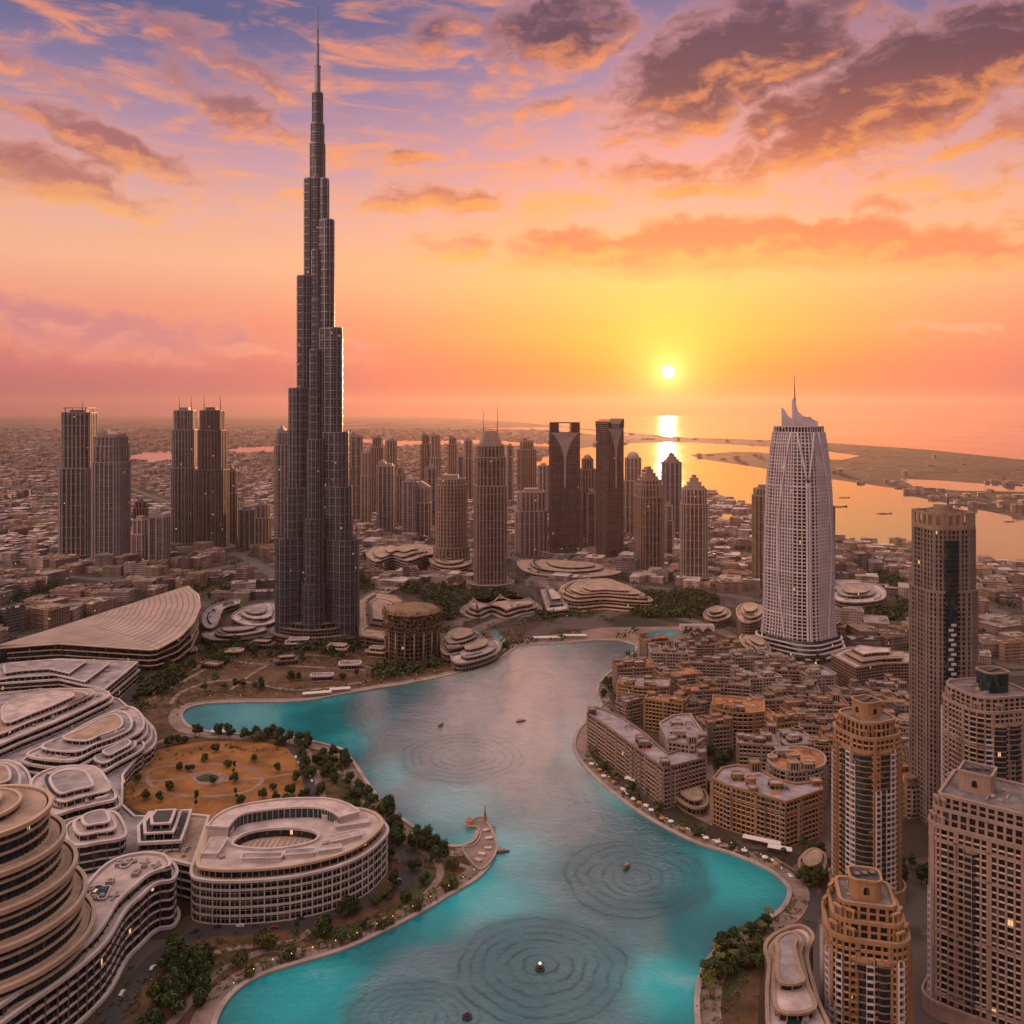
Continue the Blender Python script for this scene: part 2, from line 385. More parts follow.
def facade(name, wall, gl, fh=3.4, bw=3.2, wx=0.62, wy=0.55, rough=0.7, vary=0.22, lit=0.003, ribs=0.0):
    """a wall with a grid of set-back windows, measured in metres along the wall (for buildings too far off for built openings)"""
    if name in MATS: return MATS[name]
    m, k, b = new_mat(name)
    uv = k.n('ShaderNodeTexCoord').outputs['UV']; u, v, _ = k.sep(uv)
    oi = k.n('ShaderNodeObjectInfo').outputs['Random']
    a = k.m('DIVIDE', u, bw); c = k.m('DIVIDE', v, fh)
    fu = k.m('FRACT', a); fv = k.m('FRACT', c)
    du = k.m('ABSOLUTE', k.m('SUBTRACT', fu, 0.5)); dv = k.m('ABSOLUTE', k.m('SUBTRACT', fv, 0.5))
    win = k.m('MULTIPLY', k.m('LESS_THAN', du, wx / 2), k.m('LESS_THAN', dv, wy / 2))
    wn = k.n('ShaderNodeTexWhiteNoise', noise_dimensions='3D'); k.put(wn.inputs[0], k.xyz(k.m('FLOOR', a), k.m('FLOOR', c), k.m('MULTIPLY', oi, 77.0)))
    r = wn.outputs['Value']
    nz = k.noise(k.n('ShaderNodeTexCoord').outputs['Object'], 0.06, 5, 0.6)
    wf = k.m('MULTIPLY', k.smooth(nz, 0.3, 0.7, 0.8, 1.15), k.m('MULTIPLY_ADD', oi, 2 * vary, 1 - vary))
    wc1 = k.n('ShaderNodeTexWhiteNoise', noise_dimensions='2D'); k.put(wc1.inputs['Vector'], k.xyz(k.m('FLOOR', k.m('DIVIDE', u, bw * 3)), oi))
    wf = k.m('MULTIPLY', wf, k.m('MULTIPLY_ADD', wc1.outputs['Value'], .7, .62))
    wc = k.mix(1.0, (*wall[:3], 1), k.xyz(wf, wf, wf), 'MULTIPLY')
    gf = k.m('MULTIPLY_ADD', r, 1.3, 0.35)
    gc = k.mix(1.0, (*gl[:3], 1), k.xyz(gf, gf, gf), 'MULTIPLY')
    gc = k.mix(k.smooth(r, 0.8, 0.82, 0, 0.6), gc, (0.10, 0.08, 0.065, 1))
    k.put(b.inputs['Base Color'], k.mix(win, wc, gc))
    k.put(b.inputs['Roughness'], k.m('MULTIPLY_ADD', win, 0.14 - rough, rough))
    bp = k.n('ShaderNodeBump'); bp.inputs['Strength'].default_value = 1.0; bp.inputs['Distance'].default_value = 0.5
    k.put(bp.inputs['Height'], k.m('SUBTRACT', 1.0, win)); k.put(b.inputs['Normal'], bp.outputs[0])
    if lit:
        k.put(b.inputs['Emission Color'], (1.0, 0.5, 0.18, 1)); k.put(b.inputs['Emission Strength'], k.m('MULTIPLY', win, k.smooth(r, 1 - lit, 1 - lit + 0.0005, 0, 0.8)))
    MATS[name] = m; return m
# ------------------------------------------------------------------ setting: ground, water, roads
def sheet(name, pts, z, mat, kind='structure', uvs=False):
    b = MB(); b.face([(p[0], p[1], z) for p in ccw(pts)], [(p[0], p[1]) for p in ccw(pts)])
    o = b.build(name, mat); return tag(o, kind=kind)

def ground_mat():
    m, k, b = new_mat('dry city ground')
    co = k.n('ShaderNodeTexCoord').outputs['Object']
    x, y, z = k.sep(co)
    w = k.vm('ADD', co, k.vm('MULTIPLY', k.vm('SUBTRACT', k.noise(co, 0.004, 3, color=True), (.5, .5, .5)), (120, 120, 0)))
    vo = k.n('ShaderNodeTexVoronoi', feature='F1', distance='CHEBYCHEV'); k.put(vo.inputs['Vector'], w); vo.inputs['Scale'].default_value = 1 / 46
    ve = k.n('ShaderNodeTexVoronoi', feature='DISTANCE_TO_EDGE'); k.put(ve.inputs['Vector'], w); ve.inputs['Scale'].default_value = 1 / 190
    c = k.ramp(k.sep(vo.outputs['Color'])[0], [(0, (.030, .022, .018, 1)), (.3, (.09, .06, .046, 1)), (.5, (.034, .030, .018, 1)), (.72, (.13, .095, .077, 1)), (.9, (.06, .046, .038, 1)), (1, (.19, .145, .12, 1))])
    n = k.noise(co, 0.02, 6, 0.65); n2 = k.noise(co, 0.0011, 5, 0.6)
    c = k.mix(k.smooth(n, .42, .62), c, (.075, .05, .033, 1))
    c = k.mix(k.smooth(n2, .52, .62, 0, .75), c, (.026, .030, .016, 1))
    c = k.mix(k.smooth(ve.outputs['Distance'], 0.07, 0.04), c, (.11, .086, .075, 1))
    # farther out, the desert plain
    far = k.smooth(y, 5500, 11000)
    n3 = k.noise(k.vm('MULTIPLY', co, (1, .35, 1)), 0.0016, 7, 0.65)
    c = k.mix(1.0, c, (.78, .76, .74, 1), 'MULTIPLY')
    c = k.mix(far, c, k.ramp(n3, [(.3, (.035, .028, .025, 1)), (.5, (.08, .06, .05, 1)), (.62, (.17, .13, .115, 1)), (.75, (.06, .046, .038, 1))]))
    k.put(b.inputs['Base Color'], c); b.inputs['Roughness'].default_value = 0.9; b.inputs['Specular IOR Level'].default_value = 0.2
    bp = k.n('ShaderNodeBump'); bp.inputs['Strength'].default_value = .6; bp.inputs['Distance'].default_value = 3
    k.put(bp.inputs['Height'], n); k.put(b.inputs['Normal'], bp.outputs[0])
    return m
sheet('ground', [(-60000, -600), (60000, -600), (60000, 46000), (-60000, 46000)], 0.0, ground_mat())

def sea_mat(name, rough, scale, strength, col):
    m, k, b = new_mat(name)
    co = k.n('ShaderNodeTexCoord').outputs['Object']
    n = k.noise(k.vm('MULTIPLY', co, (1, .5, 1)), scale, 6, .6)
    big = k.noise(k.vm('MULTIPLY', co, (1, .4, 1)), 0.0022, 5, .6)
    bp = k.n('ShaderNodeBump'); bp.inputs['Strength'].default_value = strength; bp.inputs['Distance'].default_value = 1.0
    k.put(bp.inputs['Height'], n); k.put(b.inputs['Normal'], bp.outputs[0])
    k.put(b.inputs['Base Color'], k.mix(k.smooth(big, .4, .65), (*col, 1), (col[0] * 1.8 + .02, col[1] * 1.4 + .01, col[2] * 1.2, 1)))
    k.put(b.inputs['Roughness'], k.smooth(big, .38, .66, rough, rough * 2.2)); b.inputs['IOR'].default_value = 1.5
    return m
sea = sea_mat('sea water', .05, .05, .07, (.02, .045, .06))
def px_poly(pts, z=0.0): return [tuple(G(a, b, z)[:2]) for a, b in pts]
far_edge = [(59000, 45900), (-4000, 45900)]
sheet('sea', [(p[0], p[1]) for p in px_poly([(405, 415.2), (470, 418.5), (540, 424), (600, 430), (650, 434.5), (690, 438), (745, 439.5), (830, 443), (930, 450), (1024, 460), (1150, 478)])] + far_edge, .8, sea)
sheet('lagoon_water', px_poly([(596, 446), (640, 443), (690, 442.5), (745, 445.5), (820, 450.5), (860, 456), (842, 460), (796, 457.5), (760, 452.5), (735, 452), (690, 455), (700, 459), (760, 468), (822, 478), (905, 490), (915, 497), (1024, 519), (1200, 560), (1200, 610), (1024, 571), (955, 560), (900, 548), (832, 537), (768, 512), (722, 498), (690, 489), (640, 482), (585, 474), (540, 469), (530, 461), (560, 452)]), .8, sea)
sheet('lagoon_water', px_poly([(900, 479), (945, 481), (1024, 487), (1024, 492), (960, 491), (915, 487)]), .8, sea)
sheet('lagoon_water', px_poly([(700, 517), (728, 512), (752, 514), (756, 519), (720, 521)]), .8, sea)
sheet('lagoon_water', px_poly([(345, 438), (420, 441), (480, 440), (560, 444), (560, 447), (470, 444), (400, 446), (352, 443)]), .8, sea)
sheet('lagoon_water', px_poly([(124, 458), (140, 452.5), (172, 451), (178, 455), (174, 462), (150, 463)]), .8, sea)
sheet('lagoon_water', px_poly([(218, 450.5), (240, 446.5), (290, 445), (290, 451), (240, 453)]), .8, sea)
sheet('lagoon_water', px_poly([(480, 428.2), (560, 427), (640, 436), (600, 435), (540, 430)]), .8, sea)

# the lake
LAKE_PX = [(183, 714), (190, 708), (205, 705), (240, 703), (300, 702), (360, 692), (420, 682), (468, 671), (498, 660), (512, 651), (520, 646), (545, 645), (575, 643), (600, 641), (622, 642), (635, 647), (632, 654),
           (614, 668), (600, 682), (596, 694), (600, 706), (594, 716), (580, 727), (573, 742), (577, 758), (596, 780), (636, 812), (690, 842), (730, 855), (765, 870), (785, 886), (787, 898), (778, 912), (758, 924), (735, 936),
           (715, 951), (701, 972), (695, 998), (696, 1030), (702, 1075), (450, 1100), (205, 1075), (215, 1030), (224, 1008), (240, 990), (265, 976), (300, 965), (345, 951), (385, 933), (420, 915), (455, 894), (478, 880), (491, 865), (496, 850), (493, 833),
           (487, 822), (480, 824), (476, 834), (470, 843), (455, 847), (436, 842), (418, 830), (396, 814), (380, 799), (366, 780), (356, 765), (344, 751), (330, 746), (308, 741), (280, 736), (250, 735), (215, 733), (192, 728), (184, 721)]
LAKE = smooth_line(px_poly(LAKE_PX), 4, True)
def lake_mat():
    m, k, b = new_mat('turquoise lake water')
    co = k.n('ShaderNodeTexCoord').outputs['Object']
    rings = [((540, 968), 95, 1.0), ((636, 878), 80, .9), ((462, 757), 68, .8), ((415, 1022), 70, .7), ((565, 770), 30, .25)]
    deep = None; wave = None
    warp = k.vm('ADD', co, k.vm('MULTIPLY', k.vm('SUBTRACT', k.noise(co, .022, 4, .6, color=True), (.5, .5, .5)), (26, 26, 0)))
    for (c, rpx, st) in rings:
        p = G(*c); r = rpx / F * p.y
        ds = k.m('DIVIDE', k.vm('DISTANCE', k.vm('ADD', co, k.vm('MULTIPLY', k.vm('SUBTRACT', warp, co), (.75, .75, 0))), (p.x, p.y, 0)), r)
        inside = k.m('MULTIPLY', k.smooth(ds, 1.12, .86), st)
        # pale and dark hoops of the fountain pipes under the surface
        hoop = k.m('MULTIPLY', k.m('MULTIPLY_ADD', k.m('SINE', k.m('MULTIPLY', ds, 44.0)), .5, .5), k.smooth(ds, 1.06, .9))
        hoop = k.m('MULTIPLY', k.m('POWER', hoop, 5.0), st)
        hoop = k.m('MULTIPLY', hoop, k.smooth(k.noise(co, .05, 4, .65), .36, .6, .15, .9))
        deep = inside if deep is None else k.m('MAXIMUM', deep, inside)
        wave = hoop if wave is None else k.m('MAXIMUM', wave, hoop)
    # ruffled band mirroring the sunset; colour darkened and index raised so the sheen prevails
    band = None
    for (c, rpx, ry, wt) in [((470, 735), 95, 2.2, .8), ((530, 800), 80, 1.5, .6), ((585, 850), 95, 1.2, .42), ((560, 930), 110, 1.0, .30), ((500, 1000), 150, .8, .28), ((420, 700), 70, 1.6, .6), ((555, 690), 62, 2.6, 1.0), ((600, 660), 40, 2.4, 1.0), ((530, 668), 45, 2.2, 1.0)]:
        p = G(*c); r = rpx / F * p.y
        d = k.vm('LENGTH', k.vm('MULTIPLY', k.vm('SUBTRACT', warp, (p.x, p.y, 0)), (1 / r, 1 / (r * ry), 0)))
        s_ = k.m('MULTIPLY', k.smooth(d, 1.12, .8), wt)
        band = s_ if band is None else k.m('MAXIMUM', band, s_)
    n = k.noise(warp, .012, 5, .6)
    c = k.ramp(n, [(.3, (.0, .085, .105, 1)), (.5, (.0, .135, .155, 1)), (.68, (.002, .24, .255, 1))])
    c = k.mix(k.smooth(band, 0, .3, 0, .55), c, (.006, .075, .095, 1))
    c = k.mix(k.smooth(band, .35, 1.0, 0, .6), c, (.015, .045, .055, 1))
    c = k.mix(k.m('MULTIPLY', deep, .45), c, (.006, .08, .09, 1))
    c = k.mix(k.m('MULTIPLY', wave, .46), c, (.012, .016, .020, 1))
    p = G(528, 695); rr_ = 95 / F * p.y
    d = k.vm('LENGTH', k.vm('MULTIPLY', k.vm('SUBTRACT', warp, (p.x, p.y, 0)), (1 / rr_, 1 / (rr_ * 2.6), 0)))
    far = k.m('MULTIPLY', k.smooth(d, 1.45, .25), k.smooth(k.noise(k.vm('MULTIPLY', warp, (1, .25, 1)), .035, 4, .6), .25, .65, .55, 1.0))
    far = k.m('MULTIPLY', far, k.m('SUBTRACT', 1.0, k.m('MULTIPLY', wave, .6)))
    shal = None
    for (cc, rpx, ry, wt) in [((455, 800), 46, 1.6, .8), ((500, 850), 52, 1.1, .9), ((480, 895), 60, 1.0, 1.0), ((585, 740), 30, 2.2, .8), ((625, 790), 40, 1.2, .8), ((720, 880), 60, 1.0, .8), ((655, 985), 46, 1.0, 1.0), ((300, 1000), 70, .9, .7), ((250, 715), 40, 1.2, .5), ((400, 770), 24, 2.0, .8)]:
        q = G(*cc); r = rpx / F * q.y
        d = k.vm('LENGTH', k.vm('MULTIPLY', k.vm('SUBTRACT', warp, (q.x, q.y, 0)), (1 / r, 1 / (r * ry), 0)))
        s_ = k.m('MULTIPLY', k.smooth(d, 1.6, .15), wt)
        shal = s_ if shal is None else k.m('MAXIMUM', shal, s_)
    shal = k.m('MULTIPLY', shal, k.m('SUBTRACT', 1.0, k.m('MULTIPLY', deep, .8)))
    c = k.mix(k.m('MULTIPLY', shal, .85), c, (.008, .36, .385, 1))
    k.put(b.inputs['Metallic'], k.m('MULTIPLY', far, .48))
    c = k.mix(k.m('MULTIPLY', far, .7), c, (.80, .72, .67, 1))  # sunset reflection painted in: pale peach tint on a part-metal patch
    k.put(b.inputs['Base Color'], c)
    fine = k.noise(co, .30, 5, .65); mid = k.noise(co, .055, 4, .6, .4)
    cur = k.noise(k.vm('MULTIPLY', warp, (1, .6, 1)), .02, 3, .5, 1.5)
    ruf = k.m('MAXIMUM', k.m('MULTIPLY', band, k.smooth(cur, .35, .6, .7, 1.0)), k.smooth(n, .58, .72, 0, .35))
    h = k.m('ADD', k.m('MULTIPLY', fine, 1.5), k.m('ADD', k.m('MULTIPLY', mid, 2.2), k.m('MULTIPLY', cur, 2.0)))
    bp = k.n('ShaderNodeBump'); bp.inputs['Distance'].default_value = .5
    k.put(bp.inputs['Strength'], k.m('MULTIPLY_ADD', ruf, .18, .48))
    k.put(bp.inputs['Height'], h); k.put(b.inputs['Normal'], bp.outputs[0])
    ruf = k.m('MULTIPLY', ruf, k.m('SUBTRACT', 1.0, k.m('MULTIPLY', wave, .85)))
    ruf = k.m('MULTIPLY', ruf, k.m('SUBTRACT', 1.0, k.m('MULTIPLY', deep, .35)))
    k.put(b.inputs['Roughness'], k.m('MULTIPLY_ADD', ruf, .05, .03)); k.put(b.inputs['IOR'], k.m('MULTIPLY_ADD', ruf, 2.9, 1.35))
    return m
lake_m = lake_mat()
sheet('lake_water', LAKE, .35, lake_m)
quay_m = plain('pale quay stone', (.33, .25, .215), .75, .3, .05)
paving_m = plain('pink paving', (.31, .205, .16), .8, .35, .06)
road_m = plain('asphalt', (.060, .050, .050), .85, .3, .05)
lawn_m = plain('parched lawn', (.26, .105, .026), .95, .45, .04)
green_m = plain('watered turf', (.060, .062, .022), .95, .5, .06)
earth_m = plain('brown planting soil', (.105, .052, .024), .95, .5, .05)
b = MB(); b.ring(offset(ccw(LAKE), 2.6), offset(ccw(LAKE), -.4), .02, 1.5); tag(b.build('quay', quay_m), kind='structure')

RIB = [0]; ROADCELL = set()
def ribbon(name, pts, width, z, mat, n=6, px=True, closed=False, kerb=None):
    RIB[0] += 1; z = .03 + .0032 * RIB[0]
    P = smooth_line(px_poly(pts) if px else pts, n, closed)
    L = len(P); b = MB(); lf = []; rt = []
    if 'road' in name or 'boulevard' in name:
        for (x0, y0), (x1, y1) in zip(P, P[1:]):
            m_ = int(math.hypot(x1 - x0, y1 - y0) / 12) + 1
            for q in range(m_): ROADCELL.add((int((x0 + (x1 - x0) * q / m_) // 24), int((y0 + (y1 - y0) * q / m_) // 24)))
    for i in range(L):
        a = Vector(P[(i - 1) % L] if closed or i else P[0]); c = Vector(P[(i + 1) % L] if closed or i < L - 1 else P[-1])
        t = (c - a).normalized(); nrm = Vector((-t.y, t.x)); p = Vector(P[i])
        lf.append(p + nrm * width / 2); rt.append(p - nrm * width / 2)
    for i in range(L if closed else L - 1):
        j = (i + 1) % L
        q = [rt[i], rt[j], lf[j], lf[i]]
        b.face([(v.x, v.y, z) for v in q], [(v.x, v.y) for v in q])
    return tag(b.build(name, mat), kind='structure')

# promenades: wide paved belts behind the quay, made as offset rings of the lake outline
b = MB(); _o, _i = offset(ccw(LAKE), 13), offset(ccw(LAKE), 2.4); _n = len(_o)
for i in range(_n):
    j = (i + 1) % _n; zz = lambda q: .40 + .012 * (q % 5)
    b.face([(*_o[i], zz(i)), (*_o[j], zz(j)), (*_i[j], zz(j) + .02), (*_i[i], zz(i) + .02)], [(0, 0)] * 4)
    b.face([(*_o[i], -.2), (*_o[j], -.2), (*_o[j], zz(j)), (*_o[i], zz(i))], [(0, 0)] * 4)
tag(b.build('promenade', paving_m), kind='structure')
# planted ground round the lake
sheet('park_ground', px_poly([(200, 1080), (150, 1080), (100, 1010), (200, 925), (330, 905), (392, 870), (395, 830), (310, 806), (118, 806), (112, 770), (150, 735), (168, 712), (184, 735), (330, 742), (360, 765), (400, 812), (440, 838), (500, 850), (490, 868), (420, 918), (330, 955), (240, 990)]), .008, earth_m)
sheet('park_ground', px_poly([(140, 745), (130, 715), (200, 650), (240, 636), (520, 632), (515, 648), (500, 660), (420, 681), (300, 702), (190, 706)]), .013, earth_m)
sheet('park_ground', px_poly([(690, 1090), (697, 960), (735, 936), (800, 900), (812, 930), (760, 975), (755, 1090)]), .018, earth_m)
sheet('park_lawn', smooth_line(px_poly([(121, 790), (127, 770), (152, 752), (200, 742), (258, 742), (293, 752), (303, 775), (300, 800), (270, 814), (215, 820), (160, 818), (130, 806)]), 6, True), .024, lawn_m)
sheet('lawn_patch', smooth_line(px_poly([(325, 938), (345, 925), (375, 922), (385, 930), (360, 942), (335, 946)]), 5, True), .022, green_m)
sheet('lawn_patch', smooth_line(px_poly([(400, 890), (420, 870), (440, 868), (452, 880), (430, 900), (410, 908)]), 5, True), .022, green_m)
sheet('lawn_patch', smooth_line(px_poly([(712, 975), (735, 950), (760, 945), (756, 965), (735, 990), (715, 1010)]), 5, True), .022, green_m)
sheet('lawn_patch', smooth_line(px_poly([(320, 765), (345, 770), (370, 800), (395, 830), (385, 838), (350, 800)]), 5, True), .022, green_m)
ribbon('path', [(112, 800), (120, 772), (150, 745), (205, 734), (270, 735), (303, 748), (316, 775), (322, 800)], 7, .03, paving_m)
sheet('playground', smooth_line(px_poly([(190, 776), (203, 771), (222, 773), (230, 779), (218, 785), (198, 784)]), 5, True), .15, plain('rubber play surface', (.33, .20, .15), .9, .4, .2))
sheet('lawn_patch', smooth_line(px_poly([(196, 778), (206, 774), (218, 776), (216, 781), (202, 782)]), 5, True), .16, green_m)
ribbon('path', [(150, 770), (180, 765), (215, 764), (245, 768), (262, 778), (250, 790), (215, 796), (175, 794), (150, 784)], 3.2, .03, paving_m, 6, True, True)
ribbon('path', [(230, 779), (262, 778), (303, 772)], 3.2, .034, paving_m)
ribbon('path', [(190, 776), (165, 780), (128, 782)], 3.2, .034, paving_m)
ribbon('path', [(325, 760), (350, 782), (372, 812), (398, 838), (430, 855), (470, 868)], 4, .034, paving_m)
ribbon('path', [(345, 775), (362, 772), (374, 784)], 3, .038, paving_m)
ribbon('path', [(150, 700), (200, 672), (240, 650), (275, 642)], 5, .034, paving_m)
ribbon('path', [(230, 690), (262, 668), (300, 655), (345, 660), (390, 675)], 4, .038, paving_m)
sheet('court_plaza', px_poly([(694, 770), (712, 765), (720, 800), (712, 826), (690, 815), (668, 800)]), .165, plain('court paving', (.30, .20, .165), .8, .4, .12))
ribbon('path', [(290, 745), (303, 762), (311, 790), (320, 806)], 9, .034, road_m)
ribbon('road', [(95, 1060), (122, 1000), (165, 952), (205, 932), (260, 928), (320, 918), (370, 900), (405, 880), (412, 862), (400, 845)], 12, .03, road_m)
ribbon('path', [(140, 1060), (205, 985), (225, 968), (270, 950), (330, 950), (390, 925), (430, 890), (440, 868), (420, 848)], 5, .034, paving_m)
ribbon('path', [(185, 970), (225, 950), (290, 942), (310, 930)], 4, .038, paving_m)
ribbon('path', [(704, 1060), (708, 985), (725, 950), (760, 935), (800, 905), (800, 880), (770, 858)], 8, .036, paving_m)
ribbon('road', [(574, 700), (585, 745), (604, 775), (645, 808), (700, 838), (760, 858), (800, 880), (812, 905), (800, 960)], 9, .03, road_m)
ribbon('road', [(640, 655), (606, 684), (612, 712), (600, 728)], 9, .034, road_m)
ribbon('path', [(170, 705), (185, 690), (230, 680), (300, 690), (380, 678), (450, 660)], 5, .03, paving_m)
ribbon('path', [(190, 672), (215, 660), (260, 664), (330, 668), (400, 672)], 5, .034, paving_m)
ribbon('road', [(130, 700), (165, 675), (205, 645), (215, 620), (190, 605), (250, 585), (420, 592), (520, 612)], 12, .03, road_m)
ribbon('boulevard', [(455, 640), (500, 620), (560, 611), (630, 612), (690, 620), (740, 640), (800, 668), (870, 700)], 20, .04, plain('boulevard paving', (.17, .115, .095), .85, .3, .05))
ribbon('road', [(500, 540), (520, 575), (540, 600), (560, 611)], 12, .036, road_m)
ribbon('road', [(560, 570), (630, 585), (720, 598), (800, 640)], 10, .036, road_m)
sheet('plaza', px_poly([(512, 648), (530, 637), (560, 634), (600, 628), (690, 626), (700, 634), (640, 650), (632, 640), (600, 638), (545, 642), (520, 646)]), .17, plain('plaza stone', (.27, .165, .125), .8, .35, .03))
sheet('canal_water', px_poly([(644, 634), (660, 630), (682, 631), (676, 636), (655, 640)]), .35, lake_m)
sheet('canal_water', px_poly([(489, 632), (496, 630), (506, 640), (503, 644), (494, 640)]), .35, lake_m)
far_road = plain('dusty asphalt', (.12, .10, .095), .85, .3, .05)
def on_road(x, y, r=1):
    cx, cy = int(x // 24), int(y // 24)
    return any((cx + i, cy + j) in ROADCELL for i in range(-r, r + 1) for j in range(-r, r + 1))
for w_ in ([(560, 500), (620, 530), (700, 545), (860, 575), (1100, 640)], [(20, 430), (90, 470), (240, 520), (420, 560)], [(-60, 455), (150, 470), (330, 466)], [(380, 490), (520, 560), (760, 600), (1000, 640), (1200, 700)], [(-60, 640), (60, 590), (200, 575), (420, 560), (640, 540), (860, 545)], [(-60, 560), (120, 580), (260, 560)], [(130, 520), (250, 560), (330, 640)], [(700, 660), (830, 660), (960, 720), (1100, 760)], [(-50, 480), (200, 500), (500, 470)]):
    ribbon('road', w_, 24, .02, far_road, 8)
# ------------------------------------------------------------------ wall framing
def walk(poly, bay):
    """points (x, y, angle, width) that split an outline into bays: (pier positions, bay centres)"""
    n = len(poly); piers = []; bays = []; run = 0.0
    for i in range(n):
        a = Vector(poly[i]); c = Vector(poly[(i + 1) % n]); L = (c - a).length
        if L < 1e-4: continue
        t = (c - a) / L; ang = math.atan2(t.y, t.x)
        if L >= bay * .75:
            nb = max(1, round(L / bay))
            for j in range(nb):
                p = a + t * (L * j / nb); piers.append((p.x, p.y, ang))
                q = a + t * (L * (j + .5) / nb); bays.append((q.x, q.y, ang, L / nb))
            run = 0.0
        else:
            if run <= 1e-6 or run + L > bay:
                piers.append((a.x, a.y, ang)); run = 0.0
            bays.append(((a.x + c.x) / 2, (a.y + c.y) / 2, ang, L + 9000)); run += L   # a short side of a curve: its pane runs through
    return piers, bays
def frame_wall(b, poly, z0, z1, fh=3.4, bay=3.4, slab=.55, out=.45, pier=.7, m=0, skip=1, top=True, every=1, ms=None):
    poly = ccw(poly); n = max(1, round((z1 - z0) / fh)); h = (z1 - z0) / n
    po, pi_ = offset(poly, out), offset(poly, -.35)
    for k in range(0, n + (1 if top else 0), skip):
        z = z0 + k * h; b.ring(po, pi_, z - slab / 2, z + slab / 2, m if ms is None else ms)
    piers, bays = walk(poly, bay)
    for x, y, a in piers[::every]:
        b.box((x, y, (z0 + z1) / 2), (pier, 2 * out + .25, z1 - z0 + slab * .6), a, m)
    return bays, n, h
def ray_hit(P, c):
    best = 1.0
    for i in range(len(P)):
        a, b = Vector(P[i]), Vector(P[(i + 1) % len(P)]); e = b - a; den = c.x * e.y - c.y * e.x
        if abs(den) < 1e-9: continue
        t = (a.x * e.y - a.y * e.x) / den; u = (a.x * c.y - a.y * c.x) / den
        if t > 0 and -1e-6 <= u <= 1 + 1e-6: best = max(best, t)
    return best
UNIT_WIN = {}
def unit_window(key, sash, pane):
    if key not in UNIT_WIN:
        b = MB()
        b.face([(-.5, -.02, -.5), (.5, -.02, -.5), (.5, -.02, .5), (-.5, -.02, .5)], [(0, 0), (1, 0), (1, 1), (0, 1)], 1)
        for x0, x1, z0_, z1_ in ((-.5, -.46, -.5, .5), (.46, .5, -.5, .5), (-.46, .46, -.5, -.45), (-.46, .46, .45, .5), (-.02, .02, -.45, .45)):
            b.box(((x0 + x1) / 2, -.05, (z0_ + z1_) / 2), (x1 - x0, .08, z1_ - z0_), 0, 0)
        b.box((0, -.05, .18), (.92, .06, .035), 0, 0)
        o = b.build('window', [sash, pane]); COL.objects.unlink(o); UNIT_WIN[key] = o
    return UNIT_WIN[key]
def put_windows(parent, sets, key, sash, pane, most=100, zdir=None):
    """sets: (bays, n, h, z0, slab, pier). The windows seen largest become parts; the others are one part of kind stuff."""
    base = parent.matrix_basis.copy(); cand = []
    rz = parent.rotation_euler.z; loc = Vector(parent.location)
    for bays, n, h, z0, slab, pier in sets:
        for x, y, a, w in bays:
            run_on = w > 8000; w = w - 9000 if run_on else w
            nr = Vector((math.sin(a + rz), -math.cos(a + rz), 0))
            c, s_ = math.cos(rz), math.sin(rz); wp = loc + Vector((x * c - y * s_, x * s_ + y * c, 0))
            to = (Vector((0, 0, H)) - wp); d = to.length; facing = nr.dot(to) / d
            if facing < .03: continue
            px = 512 + F * wp.x / wp.y
            for k in range(n):
                z = z0 + (k + .5) * h; py = HZ + (H - z) / wp.y * F
                vis = -12 < px < 1036 and -12 < py < 1030
                cand.append(((0 if vis else 1), -facing * 1e4 / d - z * .02, x, y, z, a, w - .04 if run_on else max(.4, w - pier - .15), h - slab - .1))
    cand.sort()
    u = unit_window(key, sash, pane); rest = MB()
    for i, (_v, _f, x, y, z, a, w, hh) in enumerate(cand):
        off = .06
        if i < most and _v == 0:
            o = u.copy(); COL.objects.link(o); o.parent = parent; o.name = 'window'
            o.location = (x + math.sin(a) * off, y - math.cos(a) * off, z); o.rotation_euler = (0, 0, a); o.scale = (w, 1.0, hh)
        else:
            c, s_ = math.cos(a), math.sin(a)
            P = lambda lx, lz: (x + math.sin(a) * off + lx * w * c, y - math.cos(a) * off + lx * w * s_, z + lz * hh)
            rest.face([P(-.5, -.5), P(.5, -.5), P(.5, .5), P(-.5, .5)], [(i, 0), (i + 1, 0), (i + 1, 1), (i, 1)], 1)
            for x0, x1 in ((-.5, -.46), (.46, .5), (-.02, .02)):
                q = [P(x0, -.5), P(x1, -.5), P(x1, .5), P(x0, .5)]
                rest.face([(v[0] + math.sin(a) * .05, v[1] - math.cos(a) * .05, v[2]) for v in q], None, 0)
    if rest.f: tag(rest.build('window_rest', [sash, pane], parent), kind='stuff')

# ------------------------------------------------------------------ materials of the towers
g_dark = glass('dark blue glass', (.009, .014, .019), .10, (1.7, 3.4), .5, .14, .003)
g_teal = glass('green blue glass', (.008, .030, .036), .08, (1.6, 3.4), .5, .10, .002)
g_pane = glass('window pane', (.007, .011, .013), .06, (1.0, 1.0), .7, .10, .003)
c_orange = plain('ochre render', (.46, .25, .125), .75, .18, .08, streak=.25)
c_tan = plain('tan render', (.40, .265, .175), .75, .18, .08, streak=.25)
c_pink = plain('pink beige render', (.41, .28, .225), .75, .18, .08, streak=.22)
c_white = plain('white lattice paint', (.52, .46, .48), .6, .15, .05)
c_sash = plain('bronze window sash', (.09, .065, .05), .5, .1, 1.0, metal=.4)
c_roof = plain('grey roofing', (.17, .135, .125), .9, .4, .15)
c_dkroof = plain('dark roofing felt', (.060, .054, .056), .9, .35, .2)
c_steel = plain('dull steel', (.20, .175, .17), .42, .2, .1, metal=.75)
c_dark = plain('charcoal cladding', (.055, .048, .048), .55, .25, .1, metal=.3)
c_brown = plain('brown stone', (.22, .145, .11), .75, .22, .08, streak=.2)
